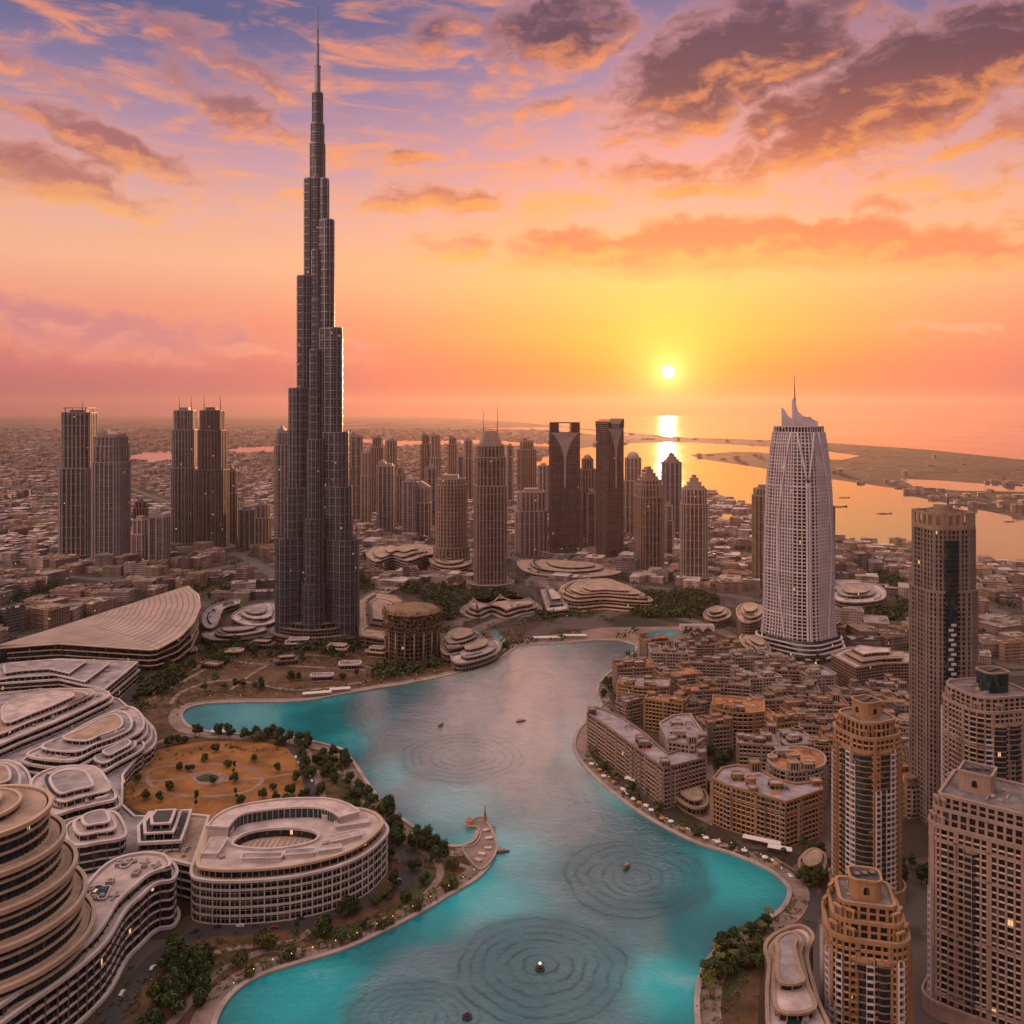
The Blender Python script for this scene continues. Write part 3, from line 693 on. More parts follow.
c_concrete = plain('pale concrete', (.36, .29, .255), .8, .25, .08, streak=.25)

ledge_warm = plain('golden ledge stone', (.58, .345, .185), .65, .15, .1); ledge_pale = plain('pale ledge stone', (.56, .42, .34), .65, .15, .1)  # slab edges lighter than their walls: brightness of lit ledges put into colour
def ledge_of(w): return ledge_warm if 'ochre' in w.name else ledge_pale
def rooftop_kit(b, w, d, z, m=0, n=5, seed=1, rot=0.0):
    """tanks, fans, hatches and ducts on a flat roof"""
    r = random.Random(seed)
    for _ in range(n):
        x, y = r.uniform(-.36, .36) * w, r.uniform(-.36, .36) * d
        c, s_ = math.cos(rot), math.sin(rot); x, y = x * c - y * s_, x * s_ + y * c
        k = r.random()
        if k < .55:
            h = r.uniform(.9, 2.2); b.box((x, y, z + h / 2), (r.uniform(1.5, 4.5), r.uniform(1.2, 3.5), h), rot, m)
        elif k < .8: b.tube([(x, y, z), (x, y, z + r.uniform(1, 2))], r.uniform(.6, 1.3), None, 10, m)
        else: b.box((x, y, z + .5), (r.uniform(5, 9), .7, .7), rot + (1.57 if r.random() < .5 else 0), m)

# ------------------------------------------------------------------ the tallest tower
def tallest_tower():
    Y = GY(640) + 30; cx = 317.6
    t = empty('skyscraper', AT(cx, Y), 'tallest tower, dark steel needle with stepped tiers and a long thin spire', 'skyscraper')
    U = Y / F
    wall = facade('steel and glass of the needle', (.075, .080, .098), (.010, .014, .022), 3.7, 1.5, .66, .64, .28, .0, .004)
    fin = plain('steel fins', (.25, .265, .31), .34, .2, .02, metal=.8)
    bright = plain('bright steel pilaster', (.34, .36, .41), .42, .2, .02, metal=.85)
    zt = lambda py: ZT(py, Y)
    # (direction, tiers as (reach in picture units from the axis, picture row of its top))
    wings = [(R(207), [(33.5, 488), (28.6, 389), (20.6, 277), (13.6, 180), (7.0, 145)], 42.0, 538),
             (R(-27), [(35.0, 487), (31.4, 433), (25.2, 329), (17.0, 221), (11.6, 180)], 41.2, 540),
             (R(272), [(34.0, 520), (26.0, 440), (19.0, 350), (13.0, 250), (8.5, 160)], 40.0, 585),
             (R(90), [(34.0, 460), (24.0, 360), (14.0, 250), (9.0, 150)], 40.0, 560)]
    X0 = (cx - 512) / F * Y
    for wi, (a, tiers, r0, top0) in enumerate(wings):
        seq = [(r0, top0)] + tiers; z = 0.0; sg = 1 if math.cos(a) > 0 else -1
        for i, (rp, py) in enumerate(seq):
            w = max(9.0, 30 - i * 3.6)
            if abs(math.cos(a)) > .5:       # reach found from the width that the photo shows at this height
                L = rp * U
                for _ in range(8):
                    yt = Y + (L - w / 2) * math.sin(a); xe = ((cx + sg * rp) - 512) / F * yt - X0
                    L = w / 2 + (abs(xe) - w / 2 - .5) / abs(math.cos(a))
                z1 = ZT(py, Y + (L - w / 2) * math.sin(a))
            else: L = rp * U * .82; z1 = ZT(py, Y + L * math.sin(a))
            L = max(L, w * .6)
            p = xf(stadium(L, w, 7), a)
            b = MB(); b.loft([[(x, y, z) for x, y in p], [(x, y, z1) for x, y in p]], 0, 1)
            po = ccw(p); b.ring(offset(po, .25), offset(po, -.6), z1 - .2, z1 + 1.6, 2)
            k = z + 11.1
            while k < z1 - 5:
                b.ring(offset(po, .95), offset(po, -.2), k, k + 1.3, 2); k += 11.1
            piers, _b = walk(po, 3.1)
            for x, y, an in piers: b.box((x, y, (z + z1) / 2), (.34, 1.1, z1 - z), an, 2)
            for x, y, an in walk(po, 9.5)[0]: b.box((x, y, (z + z1) / 2 + .8), (1.15, 1.9, z1 - z), an, 3)
            tier = b.build('tier', [wall, c_dkroof, fin, bright], t)
            z = z1
    # core shafts
    z = 0
    for r_, py in ((11.5, 300), (9.6, 180), (8.0, 145), (7.0, 125), (5.6, 94)):
        b = MB(); p = ellipse(r_ * U * .93, r_ * U * .93, 20, .5); z1 = zt(py)
        b.prism(p, max(0, z), z1, 0, 1)
        for x, y, an in walk(ccw(p), 2.6)[0]: b.box((x, y, (z + z1) / 2), (.32, .9, z1 - z), an, 2)
        k = z + 14.8
        while k < z1 - 3: b.ring(offset(p, .5), offset(p, -.2), k, k + 1.1, 2); k += 14.8
        b.ring(offset(p, .3), offset(p, -.5), z1 - .3, z1 + 1.4, 2)
        b.build('shaft', [wall, c_dkroof, fin], t); z = z1
    z = zt(94); b = MB()
    for r_, py in ((3.1, 66), (1.7, 44), (1.2, 30), (.75, 7)):
        z1 = zt(py); b.prism(ellipse(r_ * U * .95, r_ * U * .95, 12), z - .05, z1, 0, 0)
        b.ring(ellipse(r_ * U + .35, r_ * U + .35, 12), ellipse(r_ * U - .4, r_ * U - .4, 12), z1 - 1.2, z1 - .1, 0); z = z1
    b.build('spire', fin, t)
    # round podium with canopies
    for (r1, z0, z1, nm) in ((64, 0, 9, 'podium'), (55, 9, 17, 'podium_terrace'), (47, 17, 23, 'podium_terrace')):
        b = MB(); p = ellipse(r1, r1 * .9, 44); b.prism(offset(p, -1.2), z0, z1, 1, 2)
        frame_wall(b, p, z0, z1, 4.4, 5.0, .7, .8, .5, 0); b.build(nm, [c_brown, g_dark, c_roof], t)
    for dx, dy in ((-58, -34), (52, -42), (0, -62)):
        b = MB(); b.prism(xf(ellipse(15, 9, 20), math.atan2(dy, dx) + 1.57, dx, dy), 6.6, 7.6, 0, 0, 0)
        for s_ in (-9, 0, 9): b.tube([(dx + s_, dy, .0), (dx + s_, dy, 6.6)], .35, None, 6, 0)
        b.build('canopy', c_steel, t)
tallest_tower()

# ------------------------------------------------------------------ the white tapering tower
def lattice_tower():
    Y = 1105.0; U = Y / F
    t = empty('lattice_tower', AT(798.5, Y), 'white lattice tower that tapers upwards to a fin crown and mast', 'skyscraper')
    zt = lambda py: ZT(py, Y)
    base = xf(rrect(56 * .98, 60 * .98, 17, 6), R(38)); n = len(base)
    # widths in picture units against rows of the picture, from the ground up
    prof = [(655, 38.5), (640, 36.5), (622, 34.2), (600, 33.2), (560, 32.8), (520, 32.0), (490, 31.0), (465, 29.0), (445, 26.6), (432, 24.6)]
    rmax = max(abs(p[0]) for p in base)
    def sc(z):
        for (p0, w0), (p1, w1) in zip(prof, prof[1:]):
            z0, z1 = zt(p0), zt(p1)
            if z <= z1: 
                f = max(0, (z - z0) / (z1 - z0)); return (w0 + (w1 - w0) * f) * U / rmax
        return prof[-1][1] * U / rmax
    ztop = zt(432)
    zs = [ztop * i / 40 for i in range(41)]
    b = MB(); b.loft([[(x * sc(z) * .975, y * sc(z) * .975, z) for x, y in base] for z in zs], 0, 1); b.build('glazing', [g_dark, c_roof], t)
    b = MB(); fh = 4.3; nf = int(ztop / fh)
    for k in range(nf + 1):
        z = k * ztop / nf; s_ = sc(z); p = xf(base, 0, 0, 0, s_)
        tk = 1.05 if k % 12 else 2.0
        b.ring(offset(p, .25), offset(p, -1.6), z - tk / 2, z + tk / 2)
    pts, _x = walk(base, 3.0)
    for x, y, an in pts:
        rings = []
        w = .62
        for z in zs:
            s_ = sc(z); c, sn = math.cos(an), math.sin(an)
            q = [(-w, -.8), (w, -.8), (w, .9), (-w, .9)]
            rings.append([(x * s_ + u * c - v * sn, y * s_ + u * sn + v * c, z) for u, v in q])
        b.loft(rings, 0, 0)
    b.build('lattice_frame', c_white, t)
    # the bright ridge at the corner and the ribs that fork out of it near the top
    def surf(fr, z, o=1.4):
        s_ = sc(z); P_ = [Vector(q) for q in base]; L = [(P_[(i + 1) % n] - P_[i]).length for i in range(n)]; tot = sum(L); d = (fr % 1.0) * tot
        for i in range(n):
            if d <= L[i]:
                q = P_[i].lerp(P_[(i + 1) % n], d / L[i]); r = q.length
                return (q.x * s_ * (1 + o / (r * s_)), q.y * s_ * (1 + o / (r * s_)), z)
            d -= L[i]
    # the corner that points to the camera
    best = min(range(200), key=lambda i: abs(surf(i / 200, 20)[0] + 1.5) + (1000 if surf(i / 200, 20)[1] > 0 else 0)) / 200
    b = MB(); zc = zt(478)
    b.tube([surf(best - .006, z) for z in zs if z < zc], 1.3, None, 6); b.tube([surf(best + .006, z) for z in zs if z < zc], 1.3, None, 6)
    b.build('corner_ridge', c_white, t)
    for sg in (-1, 1):
        b = MB(); b.tube([surf(best + sg * (.006 + .05 * ((z - zc) / (ztop - zc)) ** 1.2), z) for z in [zc + (ztop - zc) * i / 10 for i in range(11)]], 1.35, None, 6); b.build('forked_rib', c_white, t)
    for sg in (-1, 1):
        b = MB(); b.tube([surf(best + sg * (.10 + .06 * math.sin(i / 14 * 3.14)), ztop * (1 - i / 14)) for i in range(15)], 1.1, None, 6); b.build('curved_rib', c_white, t)
    # flared skirt and podium
    b = MB(); p = xf(base, 0, 0, 0, sc(0)); b.loft([[(x * 1.22, y * 1.22, 0) for x, y in p], [(x * 1.1, y * 1.1, 10) for x, y in p], [(x * 1.02, y * 1.02, 24) for x, y in p]], 0)
    for zz, q in ((4, 1.2), (9, 1.13), (14, 1.09), (19, 1.06)): b.ring(offset(xf(p, 0, 0, 0, q), 1.2), offset(xf(p, 0, 0, 0, q), -2), zz, zz + 1.2, 1)
    b.build('skirt', [g_dark, c_white], t)
    # crown: stepped deck, two sail-like fins and a mast
    s_ = sc(ztop); top = xf(base, 0, 0, 0, s_)
    b = MB(); b.prism(offset(top, -2.5), ztop, ztop + 7, 1, 2); frame_wall(b, offset(top, -1.5), ztop, ztop + 7, 7, 4.5, .9, .6, .8, 0)
    b.build('crown_deck', [c_white, g_dark, c_roof], t)
    z0 = ztop + 7
    def fin(nm, prof_, y, th):
        b = MB(); a = [(x, y - th / 2, z0 + z) for x, z in prof_]; c = [(x, y + th / 2, z0 + z) for x, z in prof_]
        b.loft([a, c][::-1], 0, 0, 0); b.build(nm, c_white, t)
    fin('crown_fin', [(-24, -2), (-8, -2), (-10, 8), (-17, 14), (-21, 21), (-24, 24)], -10, 3)
    fin('crown_fin', [(-9, -2), (22, -2), (22, 6), (12, 11), (4, 13), (-2, 18), (-6, 30), (-9, 34)], -4, 5)
    b = MB(); b.box((3, 6, z0 + 4), (30, 16, 9)); b.box((12, 4, z0 + 8), (8, 7, 8)); rooftop_kit(b, 30, 20, z0 + 8, 0, 5, 3); b.build('plant_room', c_concrete, t)
    b = MB(); b.tube([(-6, -4, z0 + 10), (-6, -4, z0 + 36)], 1.9, 1.5, 8); b.tube([(-6, -4, z0 + 36), (-6, -4, zt(374))], .8, .3, 6); b.build('mast', c_steel, t)
lattice_tower()

# ------------------------------------------------------------------ apartment towers close by
def apartment_tower(name, label, px, Y, w, d, rot, z_body, wall, rad=8, bay=3.3, fh=3.35, setbacks=(), drum=None, strips=(), key='w', mast=None, bow=None, drum_glass=False):
    """strips: (local angle, width) of full-height glazed bays; setbacks: (inset, height); drum: (w, d, h, dx, dy)"""
    t = empty(name, AT(px, Y), label, 'tower', 'apartment towers beside the lake', rot)
    body = ccw(rrect(w, d, rad, 5)); n0 = len(body)
    b = MB(); b.prism(offset(body, -.55), 0, z_body, 0, 1); b.build('glazing', [g_dark, c_roof], t)
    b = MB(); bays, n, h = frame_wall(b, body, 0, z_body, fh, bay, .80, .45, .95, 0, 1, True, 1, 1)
    # broad solid piers at the corners
    for i, (x, y, a) in enumerate(walk(body, bay)[0]):
        if i % 4 == 0: b.box((x, y, z_body / 2), (2.3, 1.7, z_body + .5), a, 0)
    for zz in [z_body * f for f in (.12, .45, .78, .93)]: b.ring(offset(body, .85), offset(body, -.2), zz, zz + 1.1, 0)
    b.ring(offset(body, 1.1), offset(body, -.8), z_body - .4, z_body + 1.6, 0)
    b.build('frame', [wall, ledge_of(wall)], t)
    sets = [(bays, n, h, 0, .80, .95)]
    for (an, sw) in strips:
        # a bowed, fully glazed bay from ground to cornice
        c = Vector((math.cos(an), math.sin(an))); rr = ray_hit(body, c) - .4
        wa = R(90) * round(an / R(90)) if rad < 8 else an
        p = xf(ellipse(sw * .62, 2.3, 20), wa + R(90), c.x * (rr - .7), c.y * (rr - .7))
        b = MB(); b.prism(p, .2, z_body - 8, 0, 1)
        k = 3.3
        while k < z_body - 9: b.ring(offset(ccw(p), .16), offset(ccw(p), -.3), k, k + .62, 2); k += fh
        for x, y, a2 in walk(ccw(p), 1.5)[0]: b.box((x, y, (z_body - 8) / 2), (.16, .4, z_body - 8.4), a2, 1)
        b.ring(offset(ccw(p), .6), offset(ccw(p), -.5), z_body - 8.4, z_body - 7, 2)
        b.build('glazed_bay', [g_teal, c_sash, wall], t)
    rb = random.Random(int(px * 7))
    for q in rb.sample(range(len(bays)), min(len(bays), 16)):
        x, y, a, bw_ = bays[q]; bw_ = bw_ - 9000 if bw_ > 8000 else bw_; b = MB(); nx, ny = math.sin(a), -math.cos(a); k0 = rb.choice((1, 2)); top_ = n - rb.choice((2, 4, 9))
        hs = (top_ - k0) * h
        for sg in (-.47, .47): b.box((x + nx * 1.05 + math.cos(a) * bw_ * sg, y + ny * 1.05 + math.sin(a) * bw_ * sg, k0 * h + hs / 2), (.22, 1.75, hs + .3), a, 0)
        for k_ in range(k0, top_):
            b.box((x + nx * 1.1, y + ny * 1.1, k_ * h + .1), (bw_ * .96, 1.6, .26), a, 0); b.box((x + nx * 1.85, y + ny * 1.85, k_ * h + .72), (bw_ * .96, .12, .95), a, 0)
        b.build('balcony_stack', [rb.choice((wall, c_white, wall)), c_concrete], t)
    z = z_body; prev = body
    for (ins, hh) in setbacks:
        p = offset(prev, -ins); b = MB(); b.prism(offset(p, -.5), z, z + hh, 1, 2)
        bb, nn, h2 = frame_wall(b, p, z, z + hh, fh, bay * 1.15, .9, .4, 1.3, 0)
        b.ring(offset(p, .8), offset(p, -.6), z + hh - .3, z + hh + 1.3, 0)
        # little corner pavilions with open arches on the terrace
        b.build('setback_storey', [wall, g_dark, c_roof], t); sets.append((bb, nn, h2, z, .9, 1.3))
        for i in range(2, len(prev), max(3, len(prev) // 8)):
            q = offset(prev, -.9)[i]; pb = MB(); a = math.atan2(q[1], q[0])
            for u in (-1.7, 1.7): pb.box((q[0] - math.sin(a) * u, q[1] + math.cos(a) * u, z + 2.4), (.9, .9, 4.8), a, 0)
            pb.box((q[0], q[1], z + 5.1), (1.5, 5.0, 1.0), a, 0); pb.build('terrace_arch', wall, t)
        z += hh; prev = p
    b = MB(); rooftop_kit(b, w * .55, d * .55, z, 0, 7, int(px)); b.build('roof_vents', c_concrete, t)
    if drum:
        dw, dd, dh, dx, dy = drum
        p = xf(rrect(dw, dd, min(dw, dd) * (.08 if key == 'pink' else .28), 5), 0, dx, dy)
        b = MB(); b.prism(p, z - .3, z + dh, 2 if drum_glass else 0, 1); b.ring(offset(ccw(p), .5), offset(ccw(p), -.6), z + dh - .2, z + dh + .9, 0)
        dr = b.build('roof_drum', [wall, c_dkroof, g_teal], t)
        b = MB()
        for i in range(3): b.box((dx - dw * .25 + i * dw * .25, dy + (i - 1) * dd * .12, z + dh + .7), (dw * .16, dd * .2, 1.3), .3, 0)
        b.build('vent', c_steel, dr)
        for an in (R(-90), R(180), R(-40)):
            c = Vector((math.cos(an), math.sin(an))); ex = dw / 2 if abs(c.x) > abs(c.y) else dd / 2
            b = MB(); q0 = Vector((dx, dy)) + c * ex; tn = Vector((-c.y, c.x)); prof = [(-1.3, 0), (1.3, 0), (1.3, 2.4), (.9, 3.2), (0, 3.6), (-.9, 3.2), (-1.3, 2.4)]
            if abs(abs(c.x) - abs(c.y)) > .6:
                b.loft([[(q0.x + tn.x * u + c.x * o_, q0.y + tn.y * u + c.y * o_, z + dh * .30 + v) for u, v in prof] for o_ in (-.3, .12)], 0, 0, 0); b.build('arched_opening', g_dark, dr)
    if mast:
        b = MB(); b.tube([(mast[0], mast[1], z), (mast[0], mast[1], z + mast[2])], .55, .2, 6); b.build('mast', c_steel, t)
    # low entrance base
    b = MB(); q = offset(body, 3.5); b.prism(q, 0, 7.5, 0, 1); b.ring(offset(q, .5), offset(q, -.6), 7.2, 8.6, 0); b.build('podium', [wall, c_roof], t)
    put_windows(t, sets, key, c_sash, g_pane)
    return t
apartment_tower('apartment_tower', 'ochre apartment tower with arched roof drum, standing behind the shorter ochre tower', 866.5, 552, 33, 33, R(22), ZT(738, 538), c_orange, 11, 3.2, 3.4,
                ((3.0, 8.5),), (15, 14, 9.5, 1, 1), ((R(-140), 8), (R(-100), 9), (R(-178), 8)), 'ochre')
apartment_tower('apartment_tower', 'short ochre apartment tower with flat roof box, closest to the pool edge', 864.5, 415, 35, 34, R(-14), ZT(948, 395), c_orange, 9, 3.3, 3.4,
                ((2.6, 7.0), (3.2, 6.5)), (14, 13, 8.5, 0, 0), ((R(-104), 9), (R(-66), 7)), 'ochre2')
apartment_tower('apartment_tower', 'broad pink beige tower with square roof box and curved cornice, cut by frame edge', 990, 446, 48, 46, R(-38), ZT(838, 428), c_pink, 6, 3.5, 3.45,
                ((2.0, 8.0), (2.4, 6.0)), (15, 15, 9.5, -6, 2), ((R(-24), 9), (R(0), 10), (R(24), 9), (R(-102), 5)), 'pink')
apartment_tower('apartment_tower', 'rounded beige tower with glazed drum on its top, between slim tower and pink tower', 986.5, 600, 47, 44, R(12), ZT(712, 580), c_pink, 15, 3.5, 3.4,
                ((2.0, 9.0),), (17, 15, 13, 2, -3), ((R(-118), 11), (R(-80), 9)), 'beige', None, None, True)

def slim_tower():
    Y = 655.0; U = Y / F; zt = lambda py: ZT(py, Y - 16)
    t = empty('slim_tower', AT(943, Y), 'slim tan tower with dark glazed slot, open crown and roof mast', 'tower', 'apartment towers beside the lake', R(8))
    lo = ccw(rrect(37.5, 36, 9, 5)); hi = ccw(rrect(35, 34, 9, 5)); zl = zt(592); zh = zt(530)
    b = MB(); b.prism(offset(lo, -.5), 0, zl, 0, 1); b.prism(offset(hi, -.5), zl, zh, 0, 1); b.build('glazing', [g_dark, c_roof], t)
    b = MB(); b1, n1, h1 = frame_wall(b, lo, 0, zl, 3.5, 3.7, 1.0, .5, 1.3, 0); b2, n2, h2 = frame_wall(b, hi, zl, zh, 3.5, 3.7, 1.0, .5, 1.3, 0)
    for p, z0, z1 in ((lo, 0, zl), (hi, zl, zh)):
        for i, (x, y, a) in enumerate(walk(p, 3.7)[0]):
            if i % 3 == 0: b.box((x, y, (z0 + z1) / 2), (2.2, 1.8, z1 - z0), a, 0)
    b.ring(offset(lo, 1.0), offset(lo, -1), zl - .5, zl + 1.2, 0); b.build('frame', plain('grey tan stone', (.27, .205, .175), .7, .2, .08, streak=.25), t)
    # the dark slot with a pale zig-zag below
    b = MB(); p = xf(rrect(9.5, 3.0, .4, 2), 0, -6, -18.0); b.prism(p, 0, zt(540), 0, 1)
    k = 4.0
    while k < zt(542): b.ring(offset(ccw(p), .1), offset(ccw(p), -.3), k, k + .25, 1); k += 3.5
    b.build('glazed_slot', [g_teal, c_sash], t)
    b = MB(); k = 6.0; s_ = 1
    while k < zt(620): b.box((-6 + s_ * 1.0, -19.9, k), (3.6, .7, 1.7), 0, 0); k += 3.5; s_ = -s_
    b.build('balcony_strip', c_white, t)
    # open crown of piers under a ring beam
    b = MB(); zc = zt(513)
    for i, (x, y, a) in enumerate(walk(hi, 6.2)[0]): b.box((x, y, (zh + zc) / 2), (2.4, 1.3, zc - zh), a, 0)
    b.ring(offset(hi, .7), offset(hi, -1.2), zc - 1.8, zc, 0); b.ring(offset(hi, .8), offset(hi, -1.2), zh + .2, zh + 3.2, 0); b.build('open_crown', c_tan, t)
    b = MB(); b.prism(ellipse(11, 10, 22), zh, zc + 1.5, 0, 1); b.prism(ellipse(7, 6, 18), zc + 1.5, zc + 4, 0, 1); b.build('roof_drum', [c_tan, c_dkroof], t)
    b = MB(); b.tube([(4, 0, zc + 4), (4, 0, zt(489))], .6, .25, 6); b.build('mast', c_steel, t)
    put_windows(t, [(b1, n1, h1, 0, 1.0, 1.3), (b2, n2, h2, zl, 1.0, 1.3)], 'slim', c_sash, g_pane)
slim_tower()

# ------------------------------------------------------------------ towers of the middle distance
def shaft_tower(name, label, x0, x1, top, base, wall_m, rib_m, tiers=((1, 1),), depth=1.0, rad=.18, rot=0.0, crown='box', spires=(), bay=7.0, band=6, group='towers of the middle distance', cat='tower', podium=1.25, round_=False):
    """tiers: (width share, height share) from the ground up; the last reaches the height given by `top`"""
    Y = GY(base) + (x1 - x0) / F * GY(base) * .5; U = Y / F; w = (x1 - x0) * U; zt = ZT(top, Y)
    t = empty(name, AT((x0 + x1) / 2, Y), label, cat, group, rot)
    if rot: w = w / (abs(math.cos(rot)) + abs(math.sin(rot)) * depth)
    z = 0
    for i, (ws, hs) in enumerate(tiers):
        ww = w * ws; dd = ww * depth
        p = ccw(ellipse(ww / 2, dd / 2, 28)) if round_ else ccw(rrect(ww, dd, min(ww, dd) * rad, 3)); z1 = zt * hs
        b = MB(); b.prism(p, z, z1, 0, 1)
        for x, y, a in walk(p, bay)[0]: b.box((x, y, (z + z1) / 2), (bay * .30, 1.9, z1 - z), a, 2)
        k = z + 3.6 * band
        while k < z1 - 2: b.ring(offset(p, .5), offset(p, -.3), k, k + .9, 2); k += 3.6 * band
        b.ring(offset(p, .9), offset(p, -.8), z1 - .4, z1 + 1.8, 2)
        b.build('shaft', [wall_m, c_roof, rib_m], t); z = z1; last = (ww, dd)
    ww, dd = last
    b = MB()
    if crown == 'box':
        b.box((0, 0, z + 4), (ww * .5, dd * .5, 8)); rooftop_kit(b, ww * .8, dd * .8, z, 0, 6, int(x0))
    elif crown == 'frame':      # a raised square frame on corner posts
        for sx in (-1, 1):
            for sy in (-1, 1): b.box((sx * ww * .36, sy * dd * .36, z + 5), (2, 2, 10))
        b.box((0, 0, z + 10.4), (ww * .86, dd * .86, 1.6)); b.box((0, 0, z + 3), (ww * .5, dd * .5, 6))
    elif crown == 'pyramid':
        p = ccw(rrect(ww * .86, dd * .86, 2, 2)); b.loft([[(x, y, z) for x, y in p], [(x * .62, y * .62, z + ww * .5) for x, y in p], [(x * .55, y * .55, z + ww * .5 + 4) for x, y in p]], 0, 0)
    elif crown == 'lantern':
        zz = z
        for s_, hh in ((.8, 7), (.58, 6), (.36, 7), (.18, 5)):
            p = ccw(rrect(ww * s_, dd * s_, ww * s_ * .2, 2)); b.prism(p, zz, zz + hh, 0, 0); b.ring(offset(p, 1), offset(p, -.4), zz + hh - 1, zz + hh + .3); zz += hh
    elif crown == 'dome':
        p = ellipse(1, 1, 16); b.loft([[(x * ww * .42 * c, y * dd * .42 * c, z + ww * .42 * s_) for x, y in p] for c, s_ in ((1, 0), (.97, .35), (.8, .7), (.5, .95), (.12, 1.08))], 0, 0)
    elif crown == 'steps':
        b.box((-ww * .2, 0, z + 5), (ww * .45, dd * .7, 10)); b.box((ww * .22, 0, z + 3), (ww * .4, dd * .7, 6)); b.box((-ww * .2, 0, z + 12), (ww * .2, dd * .3, 5))
    elif crown == 'slope':
        p = [(-ww * .5, z - 1), (ww * .5, z - 1), (ww * .5, z + 2), (-ww * .1, z + ww * .45), (-ww * .5, z + ww * .3)]
        b.loft([[(x, -dd * .42, q) for x, q in p], [(x, dd * .42, q) for x, q in p]][::-1], 0, 0, 0)
    if b.f: b.build('crown', rib_m, t)
    for (sx, spx) in spires:
        b = MB(); b.tube([(sx * ww, 0, z), (sx * ww, 0, ZT(spx, Y))], .95, .4, 6); b.build('spire', c_steel, t)
    if podium:
        b = MB(); p = ccw(ellipse(w * podium * .62, w * podium * .62, 26)); b.prism(offset(p, -1), 0, 9, 1, 2); frame_wall(b, p, 0, 9, 4.5, 6, .9, .8, .6, 0); b.build('podium', [c_concrete, g_dark, c_roof], t)
    return t
f_dark = facade('dark tower wall', (.080, .066, .068), (.016, .019, .024), 3.6, 2.6, .74, .66, .6, .08)
f_blue = facade('blue grey tower wall', (.15, .125, .13), (.018, .024, .030), 3.6, 3.0, .74, .66, .6, .08)
f_brown = facade('brown tower wall', (.10, .075, .066), (.016, .020, .021), 3.6, 3.0, .70, .62, .7, .1)
f_rose = facade('rose tower wall', (.16, .12, .105), (.022, .025, .026), 3.6, 3.2, .68, .6, .7, .12)
f_glass = facade('curtain wall', (.15, .105, .09), (.030, .028, .030), 3.9, 1.9, .86, .80, .4, .06, 0.0015)
r_brown = plain('brown ribs', (.33, .235, .19), .7, .2, .03)
r_rose = plain('rose ribs', (.42, .31, .27), .7, .2, .03)
r_grey = plain('grey ribs', (.32, .275, .28), .6, .2, .03)
r_dark = plain('dark ribs', (.15, .12, .12), .6, .2, .03)

shaft_tower('residential_tower', 'dark ribbed tower with raised square roof frame, taller of the paired towers', 64, 95, 413, 560, f_dark, r_grey, ((1.06, .62), (.94, 1)), .9, .16, R(4), 'frame', ((.1, 400),), 8.5)
shaft_tower('residential_tower', 'grey banded tower with notched top, shorter of the paired towers', 95.5, 127, 437, 565, f_blue, r_grey, ((1.0, .80), (.93, .93), (.86, 1)), .9, .2, R(-4), 'steps', (), 9, 3)
shaft_tower('residential_tower', 'slate tower with two roof prongs, paler of the two pronged towers', 173, 197, 411, 548, f_blue, r_grey, ((1.0, .58), (.92, .86), (.8, 1)), .95, .22, R(3), 'box', ((-.30, 396), (.34, 396)), 7, 8)
shaft_tower('residential_tower', 'dark tower with two roof prongs, darker of the two pronged towers', 197.5, 227, 411, 553, f_dark, r_dark, ((1.0, .58), (.82, .86), (.7, 1)), .95, .22, R(-3), 'box', ((-.42, 396), (.42, 396)), 8, 8)
shaft_tower('office_tower', 'brown ribbed tower with pyramid crown and twin masts above the round mall roofs', 473, 507.5, 446, 590, f_brown, r_brown, ((1.0, .72), (.94, .92), (.84, 1)), .95, .22, R(8), 'pyramid', ((-.26, 412), (.28, 407)), 6.4, 4)
shaft_tower('round_tower', 'brown cylinder tower with banded floors rising from a round base', 436, 467, 479, 575, f_brown, r_brown, ((1.16, .28), (1.0, .94), (.9, 1)), 1.0, .4, 0, 'box', ((.1, 468),), 9, 2, round_=True)
shaft_tower('residential_tower', 'dark brown tower with stepped crown, first of the two by the wooded park', 634.5, 663.5, 480, 575, f_brown, r_brown, ((1.0, .82), (.9, .95), (.8, 1)), .95, .2, R(10), 'lantern', (), 6.6, 4)
shaft_tower('residential_tower', 'brown tower with tall lantern crown, nearer of the two by the wooded park', 679, 709, 489, 583, f_brown, r_rose, ((1.0, .84), (.92, 1),), .95, .2, R(-10), 'lantern', (), 6.6, 4)
shaft_tower('residential_tower', 'narrow dark tower half hidden behind the white lattice tower', 754, 771, 489, 585, f_brown, r_brown, ((1, .93), (.85, 1)), 1.0, .15, 0, 'box', (), 7, 5)
shaft_tower('residential_tower', 'narrow brown tower peeping out from behind the lattice tower', 812, 832, 506, 590, f_brown, r_brown, ((1, 1),), 1.0, .15, 0, 'box', (), 7, 5)
shaft_tower('residential_tower', 'slim grey tower just behind the base of the needle', 276, 294, 433, 552, f_blue, r_grey, ((1, .9), (.8, 1)), 1.0, .2, 0, 'steps', (), 7, 5)

